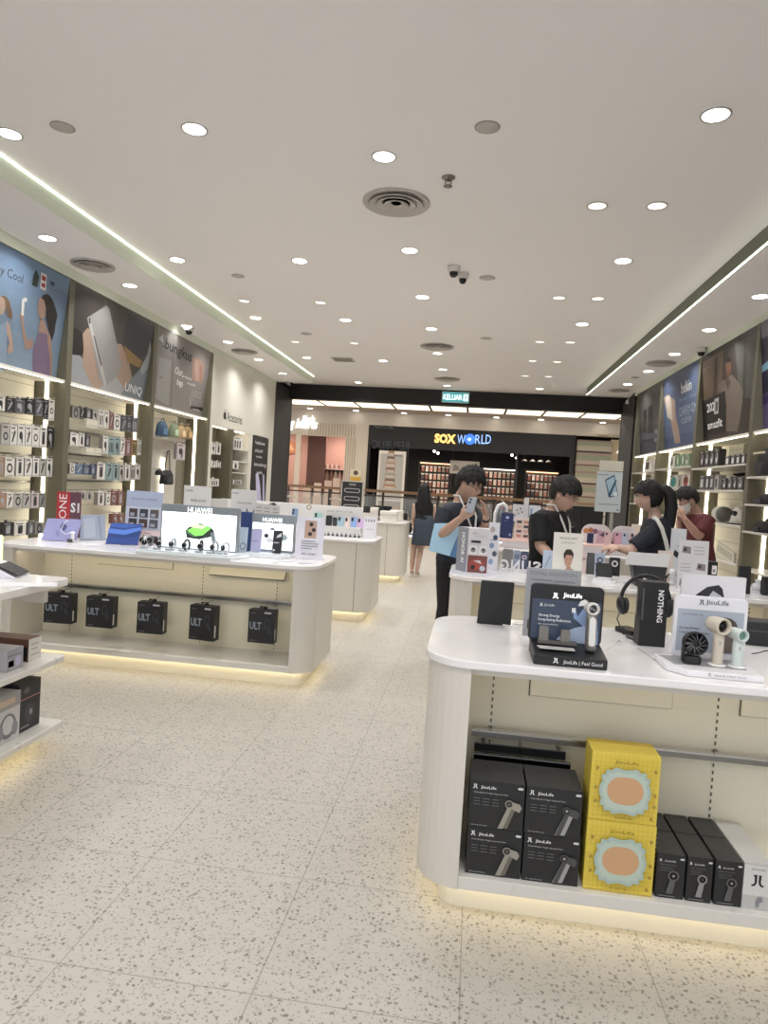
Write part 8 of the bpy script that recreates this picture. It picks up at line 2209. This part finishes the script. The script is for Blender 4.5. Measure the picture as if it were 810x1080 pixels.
for i in range(4):
    p = at(553 + i * 8.5, 487 + i * .4, Y=YM + 1.8)
    t = Thing('pendant_shade', 'grey bowl-shaped pendant shade in the black shop, %s towards the striped column' % ORD[i], 'light', (p.x, p.y, p.z), group='grey pendant shades')
    m = M(); m.lathe([(.02, .11), (.1, .07), (.145, 0), (.138, 0), (.095, .06), (.02, .09)], mt('#54534f', .5), 20); m.build('shade', t); m = M(); m.cyl((0, 0, .13), (0, 0, 3.7 - p.z), .01, BLACK); m.build('cord', t)
# tall white framed poster of a tower of drinks
t = Thing('standing_poster', 'tall white framed poster of a stacked tower in front of the black shop', 'poster', (at(413, 500, Y=27.2).x, 27.2, 0))
q0 = t.px(398.5, 500)[0]; q1 = t.px(427, 500)[0]; zt_ = t.px(413, 475.5)[1]; zm = t.px(413, 520)[1]
m = M(); m.box(q0, q1, 0, .06, .25, zt_, mt('#cfcbc4', .4)); m.build('frame', t, bevel=.01)
m = M(); m.rect(q0 + .07, q1 - .09, .9, zt_ - .12, 0, mt('#a3a19c', .4))
cx_ = (q0 + q1) / 2 - .05
for i, (w_, c) in enumerate(((.24, '#9a7a62'), (.2, '#6f5b4c'), (.21, '#8f8a80'), (.18, '#7b6656'), (.19, '#a08672'), (.15, '#6a5a4c'), (.12, '#8a6f5a'))):
    m.rect(cx_ - w_, cx_ + w_, 1.35 + i * .22, 1.35 + i * .22 + .17, 0, mt(c, .5)); m.rect(cx_ - w_ * .8, cx_ + w_ * .8, 1.36 + i * .22, 1.36 + i * .22 + .05, 0, mt('#c9b9a8', .5))
m.rect(q0 + .6, q1 - .15, zt_ - .2, zt_ - .17, 0, INK); m.rect(q0 + .08, q1 - .1, .3, .85, 0, mt('#8d8780', .4)); m.rect(q0 + .2, q1 - .2, .5, .6, 0, mt('#b0927a', .5)); m.build('printed_pattern', t)
m = M(); m.box(q0 - .05, q1 + .05, -.15, .25, 0, .06, mt('#bdb9b2', .4)); m.box(q0 + .1, q0 + .16, .0, .05, .05, .3, CHROME); m.box(q1 - .16, q1 - .1, .0, .05, .05, .3, CHROME); m.build('foot', t)

# striped column and the beige shop beyond
SC_ = [('#8b8874', .22), ('#5d3a3b', .05), ('#9c8e80', .16), ('#7d8470', .2), ('#8e7d72', .1), ('#2e2325', .07), ('#a09a88', .2), ('#858873', .16), ('#86706a', .08)]
m = M(); z = 0; i = 0
while z < 3.7:
    c, h = SC_[i % len(SC_)]; h = min(h, 3.7 - z)
    m.box(3.9, 5.2, YM - .25, YM + .2, z, z + h, mt(c, .6)); z += h; i += 1
m.build('wall_striped_column', kind='structure')
struct('wall_beige_shop', lambda m: (m.box(5.2, 12, YM, YM + .2, 2.7, 3.78, mt('#b0a084', .6)), m.box(5.2, 5.4, YM, YM + .2, 0, 2.7, mt('#8f7f66', .6)), m.box(5.2, 12, YM + 3, YM + 3.1, 0, 3.7, mt('#6f6048', .6))))
t = Thing('shop_sign', 'large white slanted letter on the beige shop beside the portal', 'sign', (at(650, 475, Y=YM - .04).x, YM - .04, at(650, 478, Y=YM).z))
m = M(); m.text('ARENA', 0, 0, .75, 0, mt('#f2f0ec', .5, 0, .6), align='L', shear=.25, depth=.03); m.build('lettering', t)
q = Thing('shop_lettering', 'small gold lettering along the top of the beige shop', 'sign', (at(642, 462, Y=YM - .04).x, YM - .03, at(642, 462, Y=YM).z))
m = M(); m.text('COMING SOON', 0, 0, .14, 0, mt('#6f5a36', .5), w=1.1); m.build('lettering', q)

# railing of the atrium
RAILW = mt('#8a6c50', .5, name='handrail_wood')
def railing(Y, zt_, x0, x1, label, step=1.6):
    t = Thing('railing', label, 'railing', ((x0 + x1) / 2, Y, 0))
    w = (x1 - x0) / 2
    m = M(); m.rbox(-w, w, -.05, .05, zt_ - .07, zt_, RAILW, .02); m.build('handrail', t)
    m = M(); m.box(-w, w, -.02, .02, zt_ - .2, zt_ - .17, mt('#4c4038', .5)); m.box(-w, w, -.02, .02, .08, .12, mt('#4c4038', .5)); m.build('lower_rail', t)
    x = -w
    while x <= w:
        m = M(); m.box(x - .03, x + .03, -.03, .03, 0, zt_ - .06, mt('#3b342f', .5)); m.build('post', t); x += step
    gm = bpy.data.materials.get('railing_glass')
    if not gm:
        gm = bpy.data.materials.new('railing_glass'); gm.use_nodes = True
        nt = gm.node_tree; b = nt.nodes['Principled BSDF']; b.inputs['Base Color'].default_value = (.75, .8, .78, 1); b.inputs['Roughness'].default_value = .05; b.inputs['Alpha'].default_value = .07
    m = M(); m.box(-w, w, -.006, .006, .13, zt_ - .22, gm); m.build('glass_panel', t)
railing(20.0, 1.33, -9, 7, 'wooden handrail with dark posts and glass on the near side of the atrium')
railing(25.0, 1.26, -10, 9, 'second wooden handrail on the far side of the atrium')
# benches and bottles on the corridor between the rails
for i, (x, y, lab) in enumerate(((-5.3, 18.9, 'dark cafe table with white top before the near handrail'), (-3.6, 19.1, 'second dark cafe table further along the handrail'))):
    t = Thing('cafe_table', lab, 'table', (x, y, 0))
    m = M(); m.lathe([(.001, .98), (.4, .98), (.4, 1.01), (.001, 1.01)], mt('#b9b2a8', .4), 26); m.build('table_top', t); m = M(); m.cyl((0, 0, .02), (0, 0, .98), .03, BLACK); m.lathe([(.001, 0), (.25, 0), (.25, .02), (.001, .02)], BLACK, 22); m.build('foot', t)
    for k in (-1, 1):
        s = Thing('bar_stool', 'dark bar stool at the %s, %s side' % (lab.split(' before')[0].split(' further')[0], 'near the portal' if k < 0 else 'near the poster'), 'stool', (x + k * .55, y, 0))
        m = M(); m.lathe([(.001, .68), (.17, .68), (.17, .72), (.001, .72)], mt('#40352d', .5), 22); m.build('seat', s)
        for a_ in range(4):
            m = M(); ca, sa = math.cos(PI / 4 + a_ * PI / 2), math.sin(PI / 4 + a_ * PI / 2); m.cyl((ca * .12, sa * .12, .68), (ca * .19, sa * .19, 0), .014, BLACK, n=8); m.build('leg', s)

# ---------------------------------------------------------------- light and view
w = bpy.data.worlds.new('world'); SC.world = w; w.use_nodes = True
w.node_tree.nodes['Background'].inputs[0].default_value = (.93, .95, 1, 1)
w.node_tree.nodes['Background'].inputs[1].default_value = .85  # even cool fill, added to brighten the room through its open back
SC.view_settings.view_transform = 'Standard'
SC.view_settings.look = 'None'
SC.view_settings.gamma = 1
SC.view_settings.use_curve_mapping = False
SC.view_settings.exposure = EXPO
SC.cycles.use_denoising = True
SC.cycles.max_bounces = 10
SC.cycles.diffuse_bounces = 6
SC.cycles.glossy_bounces = 4
SC.cycles.sample_clamp_indirect = 6
SC.cycles.use_light_tree = True
SC.cycles.caustics_reflective = False
SC.cycles.caustics_refractive = False
SC.cycles.transparent_max_bounces = 16

# pieces of a part hang one level deeper: thing > part > sub-part
SUB = {'panel_groove': 'back_panel', 'valance_light': 'valance', 'valance_lip': 'valance', 'led_strip': 'fin', 'rail_bracket': 'hanging_rail', 'glow_strip': 'plinth',
       'shelf_light': 'top_rail', 'side_sticker': 'carton', 'front_print': 'carton', 'button': 'handle', 'front_plate': 'handle', 'nozzle': 'head', 'grille': 'head', 'guard': 'ring', 'blade': 'ring',
       'dial': 'strap', 'camera': 'body', 'screen': 'body', 'dome': 'housing', 'base_lettering': 'base', 'panel_lettering': 'lit_panel', 'poster_pattern': 'back_panel',
       'lit_letters': 'back_panel', 'pocket': 'body', 'mask_loop': 'face_mask', 'ear_pad': 'headband', 'slot': 'frame', 'glass_panel': 'handrail', 'niche_light': 'niche_lining'}
for top in [o for o in SC.objects if o.parent is None and o.type == 'EMPTY']:
    kids = list(top.children)
    first = {}
    for k in kids:
        first.setdefault(k.name.split('.')[0], k)
    for k in kids:
        p_ = first.get(SUB.get(k.name.split('.')[0]))
        if p_ is not None and p_ is not k:
            k.parent = p_
